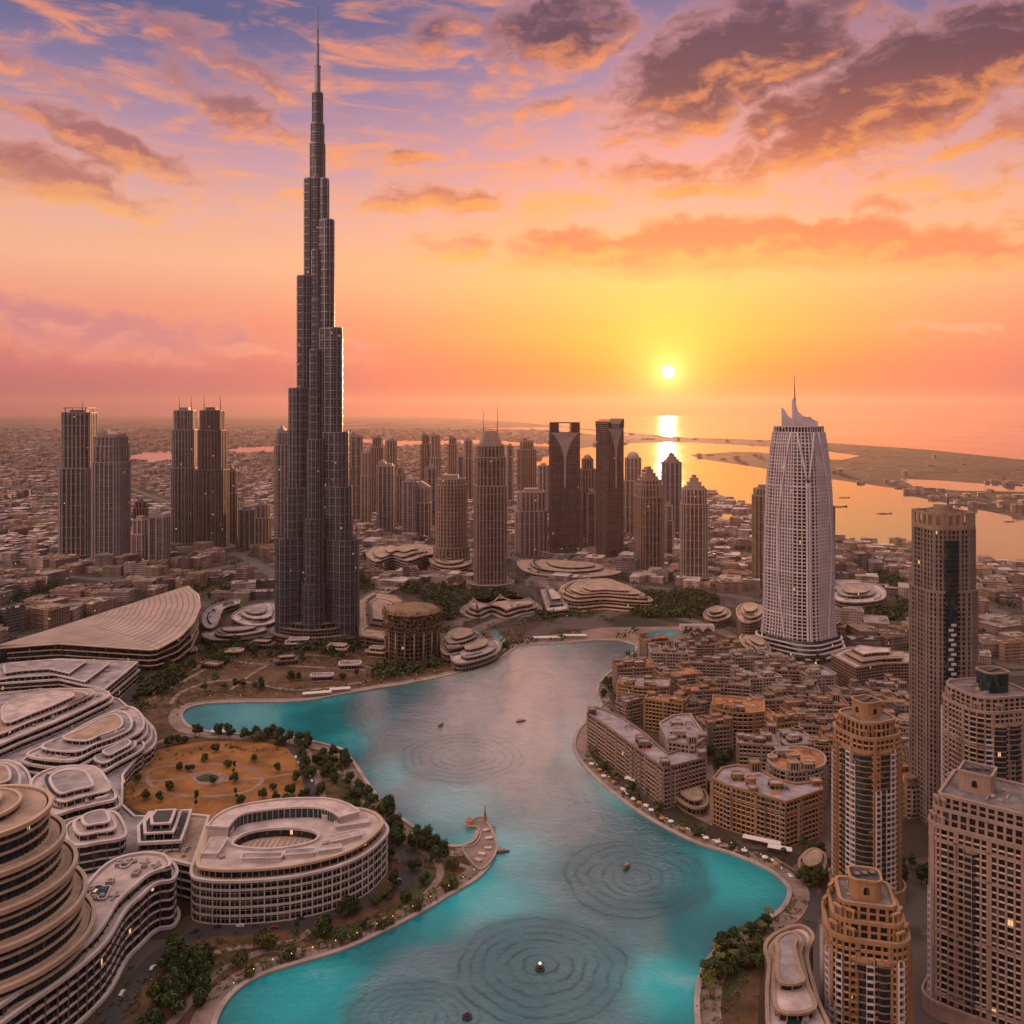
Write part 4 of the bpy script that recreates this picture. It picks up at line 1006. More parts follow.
def notch_tower(label, x0, x1, top, base, rot, kind):
    Y = GY(base) + 22; U = Y / F; w = (x1 - x0) * U
    d = w * .86
    if rot: w = w / (math.cos(rot) + .86 * abs(math.sin(rot))); d = w * .86
    t = empty('glass_tower', AT((x0 + x1) / 2, Y), label, 'office tower', 'dark glass towers with cut-out tops', rot)
    zt = ZT(top, Y); zb = zt - w * (.34 if kind == 0 else .42)
    edge = c_steel
    p = ccw(rrect(w, d, 2.5, 2))
    b = MB(); b.prism(p, 0, zb, 0, 1)
    for k in range(1, int(zb / 15.6) + 1): b.ring(offset(p, .25), offset(p, -.3), k * 15.6 - .35, k * 15.6 + .35, 2)
    for x, y, a in walk(p, 5.2)[0]: b.box((x, y, zb / 2), (.7, .8, zb), a, 2)
    b.build('shaft', [f_glass, c_roof, r_dark], t)
    # the two shoulders that rise beside the opening
    for sg in (-1, 1):
        n = 8; zz = zt if kind == 0 or sg > 0 else zt - 5
        outl = [(sg * w / 2, zb), (sg * w / 2, zz)] + [(sg * w * (.20 + (.0 if kind == 0 else .26 * (1 - i / n) ** 2.2)), zz - (zz - zb) * i / n) for i in range(n + 1)]
        if sg < 0: outl = outl[::-1]
        b = MB(); b.loft([[(x, d / 2, z) for x, z in outl], [(x, -d / 2, z) for x, z in outl]], 0, 0, 0); b.build('shoulder', [f_glass], t)
    b = MB(); b.box((0, 0, zt - 1.2), (w * .44, d * .9, 2.2)) if kind == 0 else b.box((-w * .1, d * .3, zt - 3), (w * .5, d * .3, 2.2))
    b.build('top_beam', edge, t)
    # pale funnel-shaped panel below the opening, running down into a long stem
    zs_ = zt * .52; n = 12; L_ = [(-w * (.035 + .44 * max(0, 1 - i / 7) ** 1.7), zb - 1 - (zb - zs_) * (i / n) ** 1.25) for i in range(n + 1)]
    outl = L_ + [(-x, z) for x, z in L_[::-1]]
    b = MB(); b.loft([[(x, -d / 2 - .9, z) for x, z in outl], [(x, -d / 2 + .1, z) for x, z in outl]][::-1], 0, 0, 0)
    b.build('fin_panel', r_grey, t)
    if kind:
        b = MB()
        for k_ in range(1, int(zb / 5)): b.box((w / 2 + .25, 0, k_ * 5), (.7, d * .94, 2.2), 0, 0)  # pale bands put the light on this side into the colour
        b.build('lit_side_bands', r_rose, t)
    b = MB(); q = ccw(ellipse(w * .78, w * .78, 26)); b.prism(offset(q, -1), 0, 9, 1, 2); frame_wall(b, q, 0, 9, 4.5, 6, .9, .8, .6, 0); b.build('podium', [c_concrete, g_dark, c_roof], t)
    if kind == 0:
        b = MB(); b.tube([(-w * .48, 0, zt), (-w * .48, 0, zt + 12)], .5, .2, 5); b.build('mast', c_steel, t)
notch_tower('dark glass tower with a square opening framed at its top', 549.5, 579, 422, 557, 0.0, 0)
notch_tower('glass tower with a curved notch at its top and one side paled as if lit', 595.5, 624, 418.5, 562, R(34), 1)

# the hazy cluster beyond
CL = [(349, 363, 437, 524, 'steps'), (361, 371, 453, 528, 'box'), (371, 384, 438, 516, 'dome'), (384, 398, 441, 520, 'dome'), (377, 394, 466, 538, 'steps'), (396, 405, 468, 530, 'box'), (402, 416, 482, 541, 'box'), (415, 431, 487, 540, 'slope'),
      (420, 431, 436, 506, 'steps'), (430, 441, 436, 509, 'steps'), (447.5, 458, 438, 492, 'slope'), (463, 473, 441, 500, 'slope'), (457, 464, 457, 512, 'box'), (425, 437, 468, 530, 'box'), (507, 513.5, 446, 505, 'box'), (517, 536.5, 442, 505, 'steps'),
      (515, 547, 492, 556, 'box'), (538, 549, 466, 520, 'box'), (580, 595, 459, 545, 'dome'), (623, 643, 458, 535, 'dome'), (662, 680.5, 462, 540, 'lantern'), (569, 583, 490, 552, 'box'), (585, 596, 493, 556, 'box'), (664, 673, 506, 556, 'box'),  # dome tower ahead of the lantern one widened unseen to block a sun streak
      (228, 238, 471, 545, 'steps'), (239, 255, 510, 548, 'box'), (255, 270, 505, 549, 'box'), (132, 150, 520, 568, 'box'), (150, 168, 517, 570, 'steps'), (134, 147, 502, 556, 'box'), (340, 352, 458, 545, 'box'), (487, 500, 455, 512, 'dome'), (640, 652, 470, 530, 'box'), (230, 236, 497, 540, 'box')]
CL.sort(key=lambda c: c[0])
dc = {'steps': 'stepped top', 'box': 'flat top', 'dome': 'rounded top', 'slope': 'slanted top', 'lantern': 'lantern top'}
for i, (x0, x1, top, base, cr) in enumerate(CL):
    sz = 'broad' if x1 - x0 > 14 else 'slim'
    side = 'left of needle' if x1 < 300 else 'right of needle' if x1 < 490 else 'behind glass towers'
    same = [c for c in CL if (c[1] < 300, c[1] < 490) == (x1 < 300, x1 < 490)]; o = same.index((x0, x1, top, base, cr))
    shaft_tower('distant_tower', f'{sz} hazy tower with {dc[cr]}, {ORD[o]} from left in cluster {side}', x0, x1, top, base, (f_rose, f_brown, f_blue)[i % 3], (r_rose, r_brown, r_grey)[i % 3],
                (((1, .7), (.86, 1)), ((1, .88), (.7, 1)), ((1, 1),))[i % 3], .8, .15, R((i * 37) % 30 - 15), cr, (), (9, 7, 11)[i % 3], (9, 14, 7)[i % 3], 'hazy towers beyond the needle', 'tower', 0)
# ------------------------------------------------------------------ large buildings left of the lake
w_white = plain('off white render', (.56, .46, .42), .7, .2, .05, streak=.2)
w_rim = plain('warm stone rim', (.46, .32, .22), .6, .2, .05)
roof_pink = plain('pale pink roofing', (.48, .36, .325), .9, .35, .07)
roof_tan = plain('tan terrace', (.36, .235, .17), .9, .35, .07)
roof_grey = plain('weathered roofing', (.30, .24, .235), .9, .4, .07)
mid_stone = plain('weathered mall stone', (.40, .30, .25), .75, .3, .06, streak=.2)
def resample(p, n):
    L = [math.hypot(p[(i + 1) % len(p)][0] - p[i][0], p[(i + 1) % len(p)][1] - p[i][1]) for i in range(len(p))]; tot = sum(L); out = []
    for k in range(n):
        d = tot * k / n
        for i, l in enumerate(L):
            if d <= l:
                f = d / max(l, 1e-6); a, c = p[i], p[(i + 1) % len(p)]; out.append((a[0] + (c[0] - a[0]) * f, a[1] + (c[1] - a[1]) * f)); break
            d -= l
        else: out.append(p[0])
    return out
def centroid(p):
    return (sum(a[0] for a in p) / len(p), sum(a[1] for a in p) / len(p))
def deck_building(name, label, cat, outl, z, fl=5.0, group='terraced mall buildings west of the lake', wall=None, roofm=None, curvy=True, px=True, steps=(), bay=9.5, slab=1.0, kit=9, sky=True, every=1, seed=1, base=0.0, pier=.55, parapet=1.5, gl=None, kerb=True):
    """outl: roof outline (seen points at height z); steps: (outset, storeys) of the terraces below, from the top down"""
    wall = wall or w_white; roofm = roofm or roof_pink; gl = gl or g_dark
    P = px_poly(outl, z) if px else outl
    P = ccw(smooth_line(P, 4, True) if curvy else P); c = centroid(P)
    P = [(x - c[0], y - c[1]) for x, y in P]
    t = empty(name, (c[0], c[1], base), label, cat, group)
    r = random.Random(seed); zt = z
    for (o, ns) in (steps or ((0.0, round((z - base) / fl)),)):
        q = offset(P, o); z0 = max(base, zt - ns * fl)
        b = MB(); b.prism(offset(q, -.7), z0, zt, 1, 2); fb = frame_wall(b, q, z0, zt, fl, bay, slab, .25, pier, 3, 1, True, every, 0)
        b.ring(offset(q, 1.3), offset(q, -.5), zt - .3, zt + parapet, 0)
        b.build('storeys', [wall, gl, roofm, c_brown], t); zt = z0
        if z0 <= base + .1: break
    # roof: raised terraces, skylights and plant
    def inside(x, y, pl):
        s_ = False
        for i in range(len(pl)):
            a, c_ = pl[i], pl[(i + 1) % len(pl)]
            if (a[1] > y) != (c_[1] > y) and x < (c_[0] - a[0]) * (y - a[1]) / (c_[1] - a[1]) + a[0]: s_ = not s_
        return s_
    xs = [p[0] for p in P]; ys = [p[1] for p in P]; w, d = max(xs) - min(xs), max(ys) - min(ys)
    inn = offset(P, -4)
    def spot(hw):
        for _ in range(30):
            x, y = r.uniform(min(xs), max(xs)), r.uniform(min(ys), max(ys))
            if all(inside(x + sx * hw, y + sy * hw, inn) for sx in (-1, 1) for sy in (-1, 1)): return x, y
    a0 = math.atan2(P[1][1] - P[0][1], P[1][0] - P[0][0])
    if kerb and min(w, d) > 18:
        for lv, (ins, hh) in enumerate(((.15, 4.2), (.27, 3.4))):
            q = [(x * (1 - 2 * ins), y * (1 - 2 * ins)) for x, y in P]
            sh_ = (r.uniform(-.04, .04) * w, r.uniform(-.05, .05) * d)
            q = [(x + sh_[0], y + sh_[1]) for x, y in q]
            if poly_area(q) < 160 or any(not inside(x, y, P) for x, y in q): break
            zz = z if lv == 0 else z + 4.2
            b = MB(); b.prism(offset(q, -.9), zz - .1, zz + hh, 1, 2); b.ring(offset(q, .9), offset(q, -1.0), zz + hh - .5, zz + hh + .5, 0)
            for x, y, a in walk(q, 6)[0]: b.box((x, y, zz + hh / 2), (.4, .5, hh), a, 0)
            b.build('upper_terrace', [wall, gl, (roof_pink, roof_grey, roof_tan)[(seed + lv) % 3] if roofm is roof_pink else roofm], t)
    # curved strips of glass roof and plant screens that follow the outline
    if kerb or name == 'mall_building':
        m_ = len(P)
        for _ in range(5 if min(w, d) > 25 else 2):
            sc_ = r.uniform(.62, .93); i0 = r.randrange(m_); ln = r.randrange(max(4, m_ // 6), max(5, m_ // 3)); wd = r.uniform(2.0, 5.0); hh = r.choice((.7, 1.3, 2.4))
            A_ = [(P[(i0 + q) % m_][0] * sc_, P[(i0 + q) % m_][1] * sc_) for q in range(ln)]; f_ = 1 - wd / max(12, min(w, d) * .5)
            B2 = [(x * f_, y * f_) for x, y in A_]; pl = A_ + B2[::-1]
            if any(not inside(x, y, inn) for x, y in pl): continue
            b = MB(); mi_ = r.choice((0, 1, 1, 2)); zz = z + (4.2 if kerb and sc_ < .68 else 0)
            for q in range(ln - 1):
                b.face([(*A_[q], zz + hh), (*A_[q + 1], zz + hh), (*B2[q + 1], zz + hh), (*B2[q], zz + hh)], [(q, 0), (q + 1, 0), (q + 1, 1), (q, 1)], mi_)
                b.face([(*A_[q], zz), (*A_[q + 1], zz), (*A_[q + 1], zz + hh), (*A_[q], zz + hh)], None, 0); b.face([(*B2[q + 1], zz), (*B2[q], zz), (*B2[q], zz + hh), (*B2[q + 1], zz + hh)], None, 0)
            for q in (0, ln - 1): b.face([(*A_[q], zz), (*B2[q], zz), (*B2[q], zz + hh), (*A_[q], zz + hh)], None, 0)
            b.build('roof_strip', [wall, g_teal, c_dkroof], t)
    zk = z
    for _ in range(kit * 2):
        s_ = spot(2.0)
        if not s_: continue
        b = MB(); x, y = s_; k = r.random()
        if k < .5: b.box((x, y, z + 1.1), (r.uniform(3, 7), r.uniform(2, 4), 2.2), a0, 0); b.box((x, y, z + 2.5), (1.6, 1.4, .8), a0, 0)
        elif k < .75: b.tube([(x, y, z), (x, y, z + 1.8)], 1.4, None, 10); b.tube([(x, y, z + 1.8), (x, y, z + 2.2)], .9, None, 10)
        else: b.box((x, y, z + .5), (9, .9, .9), a0, 0); b.box((x, y, z + .5), (.9, 6, .8), a0, 0)
        b.build('roof_plant', c_concrete, t)
    if sky:
        for _ in range(3):
            s_ = spot(4)
            if not s_: continue
            x, y = s_; b = MB(); p = xf(rrect(r.uniform(7, 14), r.uniform(4, 7), 1.5, 2), a0 + r.uniform(-.2, .2), x, y)
            b.prism(p, z - .2, z + 1.2, 1, 0); b.ring(offset(ccw(p), .4), offset(ccw(p), -.3), z + .9, z + 1.5, 1); b.build('skylight', [g_teal, wall], t)
    return t, P, c

# the oval building with the courtyard
def crescent():
    z = 30.0
    out_px = [(192, 866), (206, 872), (240, 873), (290, 869), (332, 860), (362, 848), (381, 833), (387, 822), (378, 812), (360, 807), (335, 805), (300, 806), (255, 812), (222, 818), (206, 826), (198, 845)]
    P = ccw(smooth_line(px_poly(out_px, z), 4, True)); c = centroid(P); P = [(x - c[0], y - c[1]) for x, y in P]
    yard = ccw(smooth_line([(x - c[0], y - c[1]) for x, y in px_poly([(234, 846), (250, 834), (285, 830), (312, 833), (317, 839), (305, 845), (270, 850)], z)], 4, True))
    N = 72; A = resample(P, N); B_ = resample(yard, N)
    a0 = lambda p: math.atan2(p[1], p[0]); cy = centroid(yard)
    best = min(range(N), key=lambda k: sum(math.hypot(A[i][0] - B_[(i + k) % N][0], A[i][1] - B_[(i + k) % N][1]) for i in range(0, N, 4)))
    B_ = [B_[(i + best) % N] for i in range(N)]
    t = empty('oval_building', (c[0], c[1], 0), 'white oval building with sunken courtyard and curved window bands, between lawn and lake', 'building', 'terraced mall buildings west of the lake')
    b = MB(); fh = 5.0
    # upper, set-back storey and the body below it
    b.loft([[(x, y, 0) for x, y in offset(P, -.6)], [(x, y, z - 5) for x, y in offset(P, -.6)]], 1)
    b.loft([[(x, y, z - 5) for x, y in offset(P, -4)], [(x, y, z) for x, y in offset(P, -4)]], 1)
    b.ring(offset(P, .2), offset(P, -4.2), z - 5.2, z - 4.7, 2)
    b.build('glazing', [w_white, g_dark, roof_tan], t)
    b = MB(); bays, n, h = frame_wall(b, P, 0, z - 5, fh, 10.5, 1.05, .45, .7, 0)
    b.ring(offset(P, 1.4), offset(P, -.6), z - 5.4, z - 3.9, 0); b.build('frame', w_white, t)
    b = MB(); q = offset(P, -3.6)
    for x, y, an in walk(q, 4)[0]: b.box((x, y, z - 2.6), (.35, .5, 4.6), an, 0)
    b.ring(offset(q, 1.6), offset(q, -1.0), z - .5, z + .9, 0); b.build('upper_cornice', w_rim, t)
    b = MB(); q = resample(offset(P, -4.2), N); q = [q[(i) % N] for i in range(N)]
    k2 = min(range(N), key=lambda k: sum(math.hypot(q[(i + k) % N][0] - A[i][0], q[(i + k) % N][1] - A[i][1]) for i in range(0, N, 4))); q = [q[(i + k2) % N] for i in range(N)]
    for i in range(N):
        j = (i + 1) % N; b.face([(*q[i], z + .1), (*q[j], z + .1), (*B_[j], z + .1), (*B_[i], z + .1)], None, 0)
    b.build('roof', roof_pink, t)
    b = MB(); b.loft([[(x, y, z - 4) for x, y in yard], [(x, y, z + .1) for x, y in yard]][::-1], 0); b.face([(x, y, z - 4) for x, y in yard], [(x, y) for x, y in yard], 1)
    b.ring(offset(yard, 1.6), offset(yard, .1), z, z + 1.6, 2)
    for k in range(-6, 7): b.box((cy[0] + k * 3.4, cy[1], z - 3.6), (.5, 18 - abs(k) * 1.0, .5), 0, 2)
    b.build('courtyard', [g_dark, roof_tan, w_white], t)
    # taller curved glazed screen behind the yard
    arc = [(228, 838), (240, 826), (262, 821), (290, 818), (318, 818), (332, 822), (340, 828)]
    pts = smooth_line([(x - c[0], y - c[1]) for x, y in px_poly(arc, z)], 5)
    b = MB(); top = z + 6.5; back = []
    for i, p in enumerate(pts):
        a_ = Vector(pts[max(0, i - 1)]); d_ = Vector(pts[min(len(pts) - 1, i + 1)]); tt = (d_ - a_).normalized(); nr = Vector((-tt.y, tt.x)); v = Vector(p) + nr * 14; back.append((v.x, v.y))
    b.loft([[(x, y, z) for x, y in pts], [(x, y, top) for x, y in pts]], 0, closed=False)
    blk = pts + back[::-1]
    b.prism(offset(ccw(blk), -.3), z, top - .2, 2, 1); b.build('curved_screen', [g_teal, roof_pink, w_white], t)
    b = MB()
    for i, (x, y) in enumerate(pts[::1]): b.box((x, y, (z + top) / 2), (.3, .7, top - z), 0, 0)
    b.ring(offset(ccw(blk), .5), offset(ccw(blk), -.8), top - .3, top + .9, 0); b.build('screen_ribs', w_white, t)
    for i, (px_, py_, w_, d_, m_) in enumerate([(335, 817, 15, 9, roof_grey), (352, 826, 22, 8, roof_pink), (345, 840, 20, 8, roof_pink), (262, 860, 24, 6, roof_grey), (300, 856, 18, 6, roof_grey), (215, 850, 10, 20, roof_pink), (226, 832, 9, 12, roof_grey), (330, 852, 13, 5, roof_pink)]):
        v = G(px_, py_, z); b = MB(); p = ccw(xf(rrect(w_, d_, 1, 2), (-.1, .3, .5, .05, .12, 0, .2, .3)[i], v.x - c[0], v.y - c[1])); b.prism(p, z + .05, z + 2.6, 0, 1); b.ring(offset(p, .4), offset(p, -.4), z + 2.4, z + 3.1, 0); b.build('roof_pavilion', [w_white, m_], t)
    for px_, py_ in ((325, 845), (340, 812), (222, 858)):
        v = G(px_, py_, z); b = MB(); b.tube([(v.x - c[0], v.y - c[1], z), (v.x - c[0], v.y - c[1], z + 1.9)], 1.8, None, 12); b.build('roof_tank', c_concrete, t)
    put_windows(t, [(bays, n, h, 0, 1.1, .9)], 'oval', w_white, g_pane, 100)
crescent()

deck_building('mall_podium', 'low pale podium deck that joins the terraced mall buildings', 'building', [(-70, 705), (40, 690), (118, 700), (150, 728), (150, 742), (122, 776), (121, 806), (134, 818), (192, 818), (188, 850), (150, 885), (110, 940), (60, 990), (-70, 1080)], 12, 4, roofm=roof_grey, seed=12, kit=16, kerb=False, curvy=False)
# the round stepped tower
def round_steps():
    t = empty('round_stepped_building', AT(-20, 440), 'round building of stacked stepped discs with golden rims and dark glass bands', 'building')
    tiers = [(31, 100, 84), (37, 84, 69), (42.5, 69, 54), (47, 54, 38), (51, 38, 0)]
    for i, (r, z1, z0) in enumerate(tiers):
        p = ellipse(r, r, 64); b = MB(); b.prism(offset(p, -1.6), z0, z1, 1, 2)
        nf = max(1, round((z1 - z0) / 5.2))
        for k in range(nf): b.ring(offset(p, .1 if k else .5), offset(p, -1.8), z0 + k * (z1 - z0) / nf, z0 + k * (z1 - z0) / nf + .8, 0)
        for x, y, a in walk(p, 2.6)[0]: b.box((x * .968, y * .968, (z0 + z1) / 2), (.22, .5, z1 - z0), a, 3)
        b.ring(offset(p, 1.3), offset(p, -.7), z1 - 1.4, z1 + .9, 0)
        b.build('tier', [w_rim, g_teal, roof_tan, c_sash], t)
    for (r, z0, z1, dx) in ((20, 100, 103.2, -3), (13, 103.2, 106, -5)):
        b = MB(); p = xf(ellipse(r, r, 40), 0, dx, 0); b.prism(p, z0 - .2, z1, 1, 2); b.ring(offset(p, 1), offset(p, -.6), z1 - .8, z1 + .8, 0); b.build('roof_disc', [w_rim, g_dark, roof_tan], t)
    b = MB(); rooftop_kit(b, 30, 30, 100, 0, 4, 5); b.build('roof_plant', c_concrete, t)
round_steps()

# long terraced mall fronts
deck_building('mall_building', 'long white mall building curving beside the road, wavy balconies facing the lake', 'building',
              [(172, 872), (160, 874), (150, 879), (140, 888), (124, 903), (106, 932), (78, 958), (30, 992), (-60, 1050), (-70, 1010), (50, 950), (82, 925), (72, 905), (84, 882), (108, 861), (140, 852), (166, 853), (176, 862)], 32, 5.2, steps=((-4, 1), (0, 5), (1.2, 1)), bay=9, seed=2, kit=12, kerb=False)
deck_building('mall_building', 'small mall building with pale pink roof beside the round stepped discs', 'building', [(66, 830), (80, 820), (110, 813), (121, 822), (124, 838), (100, 843), (74, 846)], 30, 5, seed=3, kit=5)
deck_building('mall_building', 'mall block with dark glass roof next to the parched lawn', 'building', [(139, 828), (150, 814), (190, 812), (186, 826), (180, 842), (140, 844)], 28, 5, seed=4, roofm=c_dkroof, curvy=False, bay=5, kit=6)
deck_building('mall_building', 'low tan link building between glass roofed block and oval building', 'building', [(160, 858), (176, 846), (184, 842), (190, 816), (208, 818), (200, 842), (192, 866)], 22, 5, seed=5, roofm=roof_tan, curvy=False, kit=3, sky=False)
deck_building('mall_building', 'white mall building with bowed roof edge at the corner of the lawn', 'building', [(27, 785), (42, 772), (68, 766), (98, 768), (114, 785), (119, 800), (98, 806), (74, 812), (52, 818), (36, 808)], 28, 5, steps=((-3, 1), (0, 6)), seed=6, kit=8)
deck_building('mall_building', 'terraced mall building with rounded stepped end pointing towards the lake', 'building', [(20, 757), (60, 738), (100, 716), (130, 706), (146, 714), (148, 730), (128, 742), (100, 752), (70, 764)], 24, 4.5, steps=((-5, 1), (-2, 1), (1.5, 1), (5, 3)), seed=7, kit=8)
deck_building('mall_building', 'long layered mall hall with white grid front below the shell roofed hall', 'building', [(-40, 720), (0, 705), (50, 690), (100, 690), (112, 696), (90, 708), (60, 722), (20, 738), (-40, 760)], 22, 4.6, steps=((-3, 1), (0, 5)), seed=8, kit=10)
deck_building('mall_building', 'stepped exhibition hall with dark and pale roof halves beside the shell roof', 'building', [(-40, 672), (10, 664), (60, 660), (137, 663), (124, 674), (104, 690), (60, 680), (0, 684), (-40, 690)], 20, 4.6, steps=((0, 2), (1.5, 3)), seed=9, roofm=roof_grey, curvy=False, kit=8)
deck_building('mall_building', 'flat mall roof with skylights next to the round stepped discs at frame edge', 'building', [(-50, 775), (0, 762), (22, 768), (30, 785), (20, 800), (-50, 812)], 20, 5, seed=10, kit=8)
deck_building('mall_building', 'small round ended mall pavilion below the terraced mall building', 'building', [(84, 766), (104, 756), (126, 744), (140, 742), (142, 750), (118, 764), (98, 774)], 17, 4.6, seed=11, kit=3, roofm=roof_grey)

# the great shell roof
def shell_hall():
    fr = [(-90, 664, 23), (-40, 653, 23.5), (0, 648, 24), (60, 643.5, 26), (110, 647, 26), (152, 650, 25), (158, 649, 25.6), (180, 637, 34), (194, 622, 41), (200.5, 606, 46), (198, 594, 47), (188, 586, 47)]
    bk = [(-90, 662, 23.2), (-30, 650.5, 24), (0, 645, 24.6), (40, 633, 27), (80, 620.5, 31), (120, 607.5, 36), (150, 598, 40), (175, 590, 45), (188, 586, 47)]
    def path(pts, n):
        P = [G(a, c, z) for a, c, z in pts]; L = [0]
        for a, c in zip(P, P[1:]): L.append(L[-1] + (c - a).length)
        out = []
        for k in range(n + 1):
            d = L[-1] * k / n; i = max(0, min(len(P) - 2, next((j for j in range(len(L) - 1) if d <= L[j + 1] + 1e-6), len(P) - 2)))
            f = (d - L[i]) / max(1e-6, L[i + 1] - L[i]); out.append(P[i].lerp(P[i + 1], f))
        return out
    N, M_ = 70, 14; A, B_ = path(fr, N), path(bk, N)
    o = G(110, 668); t = empty('shell_hall', (o.x, o.y, 0), 'large hall under a sweeping leaf-shaped ribbed roof rising to a rounded tip', 'building')
    m, k, bs = new_mat('ribbed metal roof'); u, v, _ = k.sep(k.n('ShaderNodeTexCoord').outputs['UV'])
    st = k.m('FRACT', k.m('DIVIDE', v, 10.0)); pn = k.m('FRACT', k.m('DIVIDE', u, 30.0))
    seam = k.m('MAXIMUM', k.smooth(st, .72, .9), k.m('MULTIPLY', k.smooth(pn, .93, .97), .5))
    nz = k.noise(k.n('ShaderNodeTexCoord').outputs['Object'], .03, 5, .6)
    c = k.mix(k.smooth(nz, .3, .7), (.30, .20, .155, 1), (.40, .285, .225, 1)); c = k.mix(k.m('MULTIPLY', seam, .75), c, (.12, .08, .065, 1))
    k.put(bs.inputs['Base Color'], c); bs.inputs['Roughness'].default_value = .5
    bp = k.n('ShaderNodeBump'); bp.inputs['Distance'].default_value = .6; k.put(bp.inputs['Height'], k.m('SUBTRACT', 1.0, seam)); k.put(bs.inputs['Normal'], bp.outputs[0])
    rows = []
    for j in range(M_ + 1):
        f = j / M_; rows.append([A[i].lerp(B_[i], f) + Vector((-o.x, -o.y, 4.5 * math.sin(math.pi * f) * (1 - i / N) * min(1, i / 12))) for i in range(N + 1)])
    b = MB(); 
    for j in range(M_):
        for i in range(N):
            q = [rows[j][i], rows[j][i + 1], rows[j + 1][i + 1], rows[j + 1][i]]
            wv = (B_[i] - A[i]).length; wv2 = (B_[i + 1] - A[i + 1]).length
            b.face([tuple(p) for p in q], [(i * 5, j / M_ * wv), (i * 5 + 5, j / M_ * wv2), (i * 5 + 5, (j + 1) / M_ * wv2), (i * 5, (j + 1) / M_ * wv)], 0, True)
    b.build('shell_roof', m, t)
    edge = [p + Vector((-o.x, -o.y, -.4)) for p in A]
    b = MB(); b.tube(edge, 1.1, None, 6); b.build('roof_rim', w_rim, t)
    b = MB(); b.tube([p + Vector((-o.x, -o.y, -.4)) for p in B_], 1.1, None, 6); b.build('roof_rim', w_rim, t)
    # glass wall under the front and tip edges, set in under the eaves
    inn = [a.lerp(c_, min(.9, 5 / max(6, (c_ - a).length))) for a, c_ in zip(A, B_)]
    b = MB(); b.loft([[(p.x - o.x, p.y - o.y, 0) for p in inn], [(p.x - o.x, p.y - o.y, p.z - .8) for p in inn]], 0, closed=False); b.build('glass_wall', g_dark, t)
    for f in (.22, .46, .70):
        b = MB(); b.loft([[(a.x * (1 - .55) + p.x * .55 - o.x, a.y * .45 + p.y * .55 - o.y, p.z * f + d) for a, p in zip(A, inn)] for d in (0, 1.1)] , 0, closed=False)
        b.loft([[(a.x * .45 + p.x * .55 - o.x, a.y * .45 + p.y * .55 - o.y, p.z * f + 1.1) for a, p in zip(A, inn)], [(p.x - o.x, p.y - o.y, p.z * f + 1.1) for p in inn]], 0, closed=False); b.build('wall_ledge', w_rim, t)
    b = MB(); b.loft([[(p.x - o.x, p.y - o.y, 0) for p in B_][::-1], [(p.x - o.x, p.y - o.y, p.z - .8) for p in B_][::-1]], 0, closed=False); b.build('rear_wall', c_dark, t)
shell_hall()

# ------------------------------------------------------------------ round the needle
def lattice_drum():
    Y = GY(662) + 30; t = empty('lattice_drum', AT(412.5, Y), 'brown drum building wrapped in a rusty lattice beside the needle', 'building')
    r = 27 / F * Y; h = ZT(606, Y)
    rust = plain('rusty lattice', (.20, .105, .045), .85, .5, .08); rust2 = plain('dull bronze cladding', (.26, .15, .085), .8, .4, .06)
    b = MB(); p = ellipse(r * .86, r * .86, 36); b.prism(p, 0, h - 6, 0, 1); b.build('glazing', [g_dark, rust2], t)
    b = MB(); frame_wall(b, ellipse(r * .9, r * .9, 36), 0, h - 6, 5, 6, .9, .5, .6, 0); b.build('frame', c_brown, t)
    b = MB()
    for i in range(18):
        a = 2 * math.pi * i / 18; b.tube([(r * 1.0 * math.cos(a), r * 1.0 * math.sin(a), 0), (r * 1.02 * math.cos(a), r * 1.02 * math.sin(a), h * .56)], .9, None, 6)
    b.build('columns', c_tan, t)
    rr = random.Random(3); b = MB()
    for _ in range(1500):
        a = rr.uniform(0, 6.283); z = h * .42 + h * .56 * rr.random() ** .8; q = r * rr.uniform(.97, 1.12); s_ = rr.uniform(1.2, 2.8)
        d = Vector((rr.gauss(0, 1), rr.gauss(0, 1), rr.gauss(0, 1))).normalized(); e = d.orthogonal().normalized() * s_; g = d.cross(e)
        v = Vector((q * math.cos(a), q * math.sin(a), z)); b.face([tuple(v - e * .5 - g * .3), tuple(v + e * .5 - g * .3), tuple(v + e * .4 + g * .3), tuple(v - e * .5 + g * .3)])
    b.build('hanging_foliage', rust, t)
    b = MB(); pp = ellipse(r * 1.06, r * 1.06, 36); b.loft([[(x, y, h - 5) for x, y in pp], [(x * .8, y * .8, h - 1) for x, y in pp], [(x * .3, y * .3, h + 3) for x, y in pp]], 0, 0); b.build('roof', rust2, t)
lattice_drum()
deck_building('theatre', 'round amphitheatre roof with curved ring at the water bend', 'building', [(441, 644), (446, 634), (460, 628), (478, 631), (485, 638), (474, 645), (456, 650), (446, 650)], 16, 5, 'round buildings by the water bend', wall=mid_stone, steps=((-6, 1), (0, 3)), roofm=roof_tan, seed=21, kit=3, bay=5)
deck_building('theatre', 'low curved pavilion with pink roof on the point of the bend', 'building', [(452, 656), (470, 648), (490, 640), (500, 643), (498, 652), (480, 660), (458, 664)], 10, 5, 'round buildings by the water bend', wall=mid_stone, seed=22, kit=3, bay=4, sky=False)
deck_building('low_pavilion', 'brown wedge roofed building between needle and rusty drum', 'building', [(359, 600), (372, 592), (396, 596), (408, 604), (392, 622), (384, 640), (360, 636)], 16, 5, 'low buildings at the foot of the needle', wall=c_brown, roofm=roof_tan, seed=23, kit=4, curvy=False)
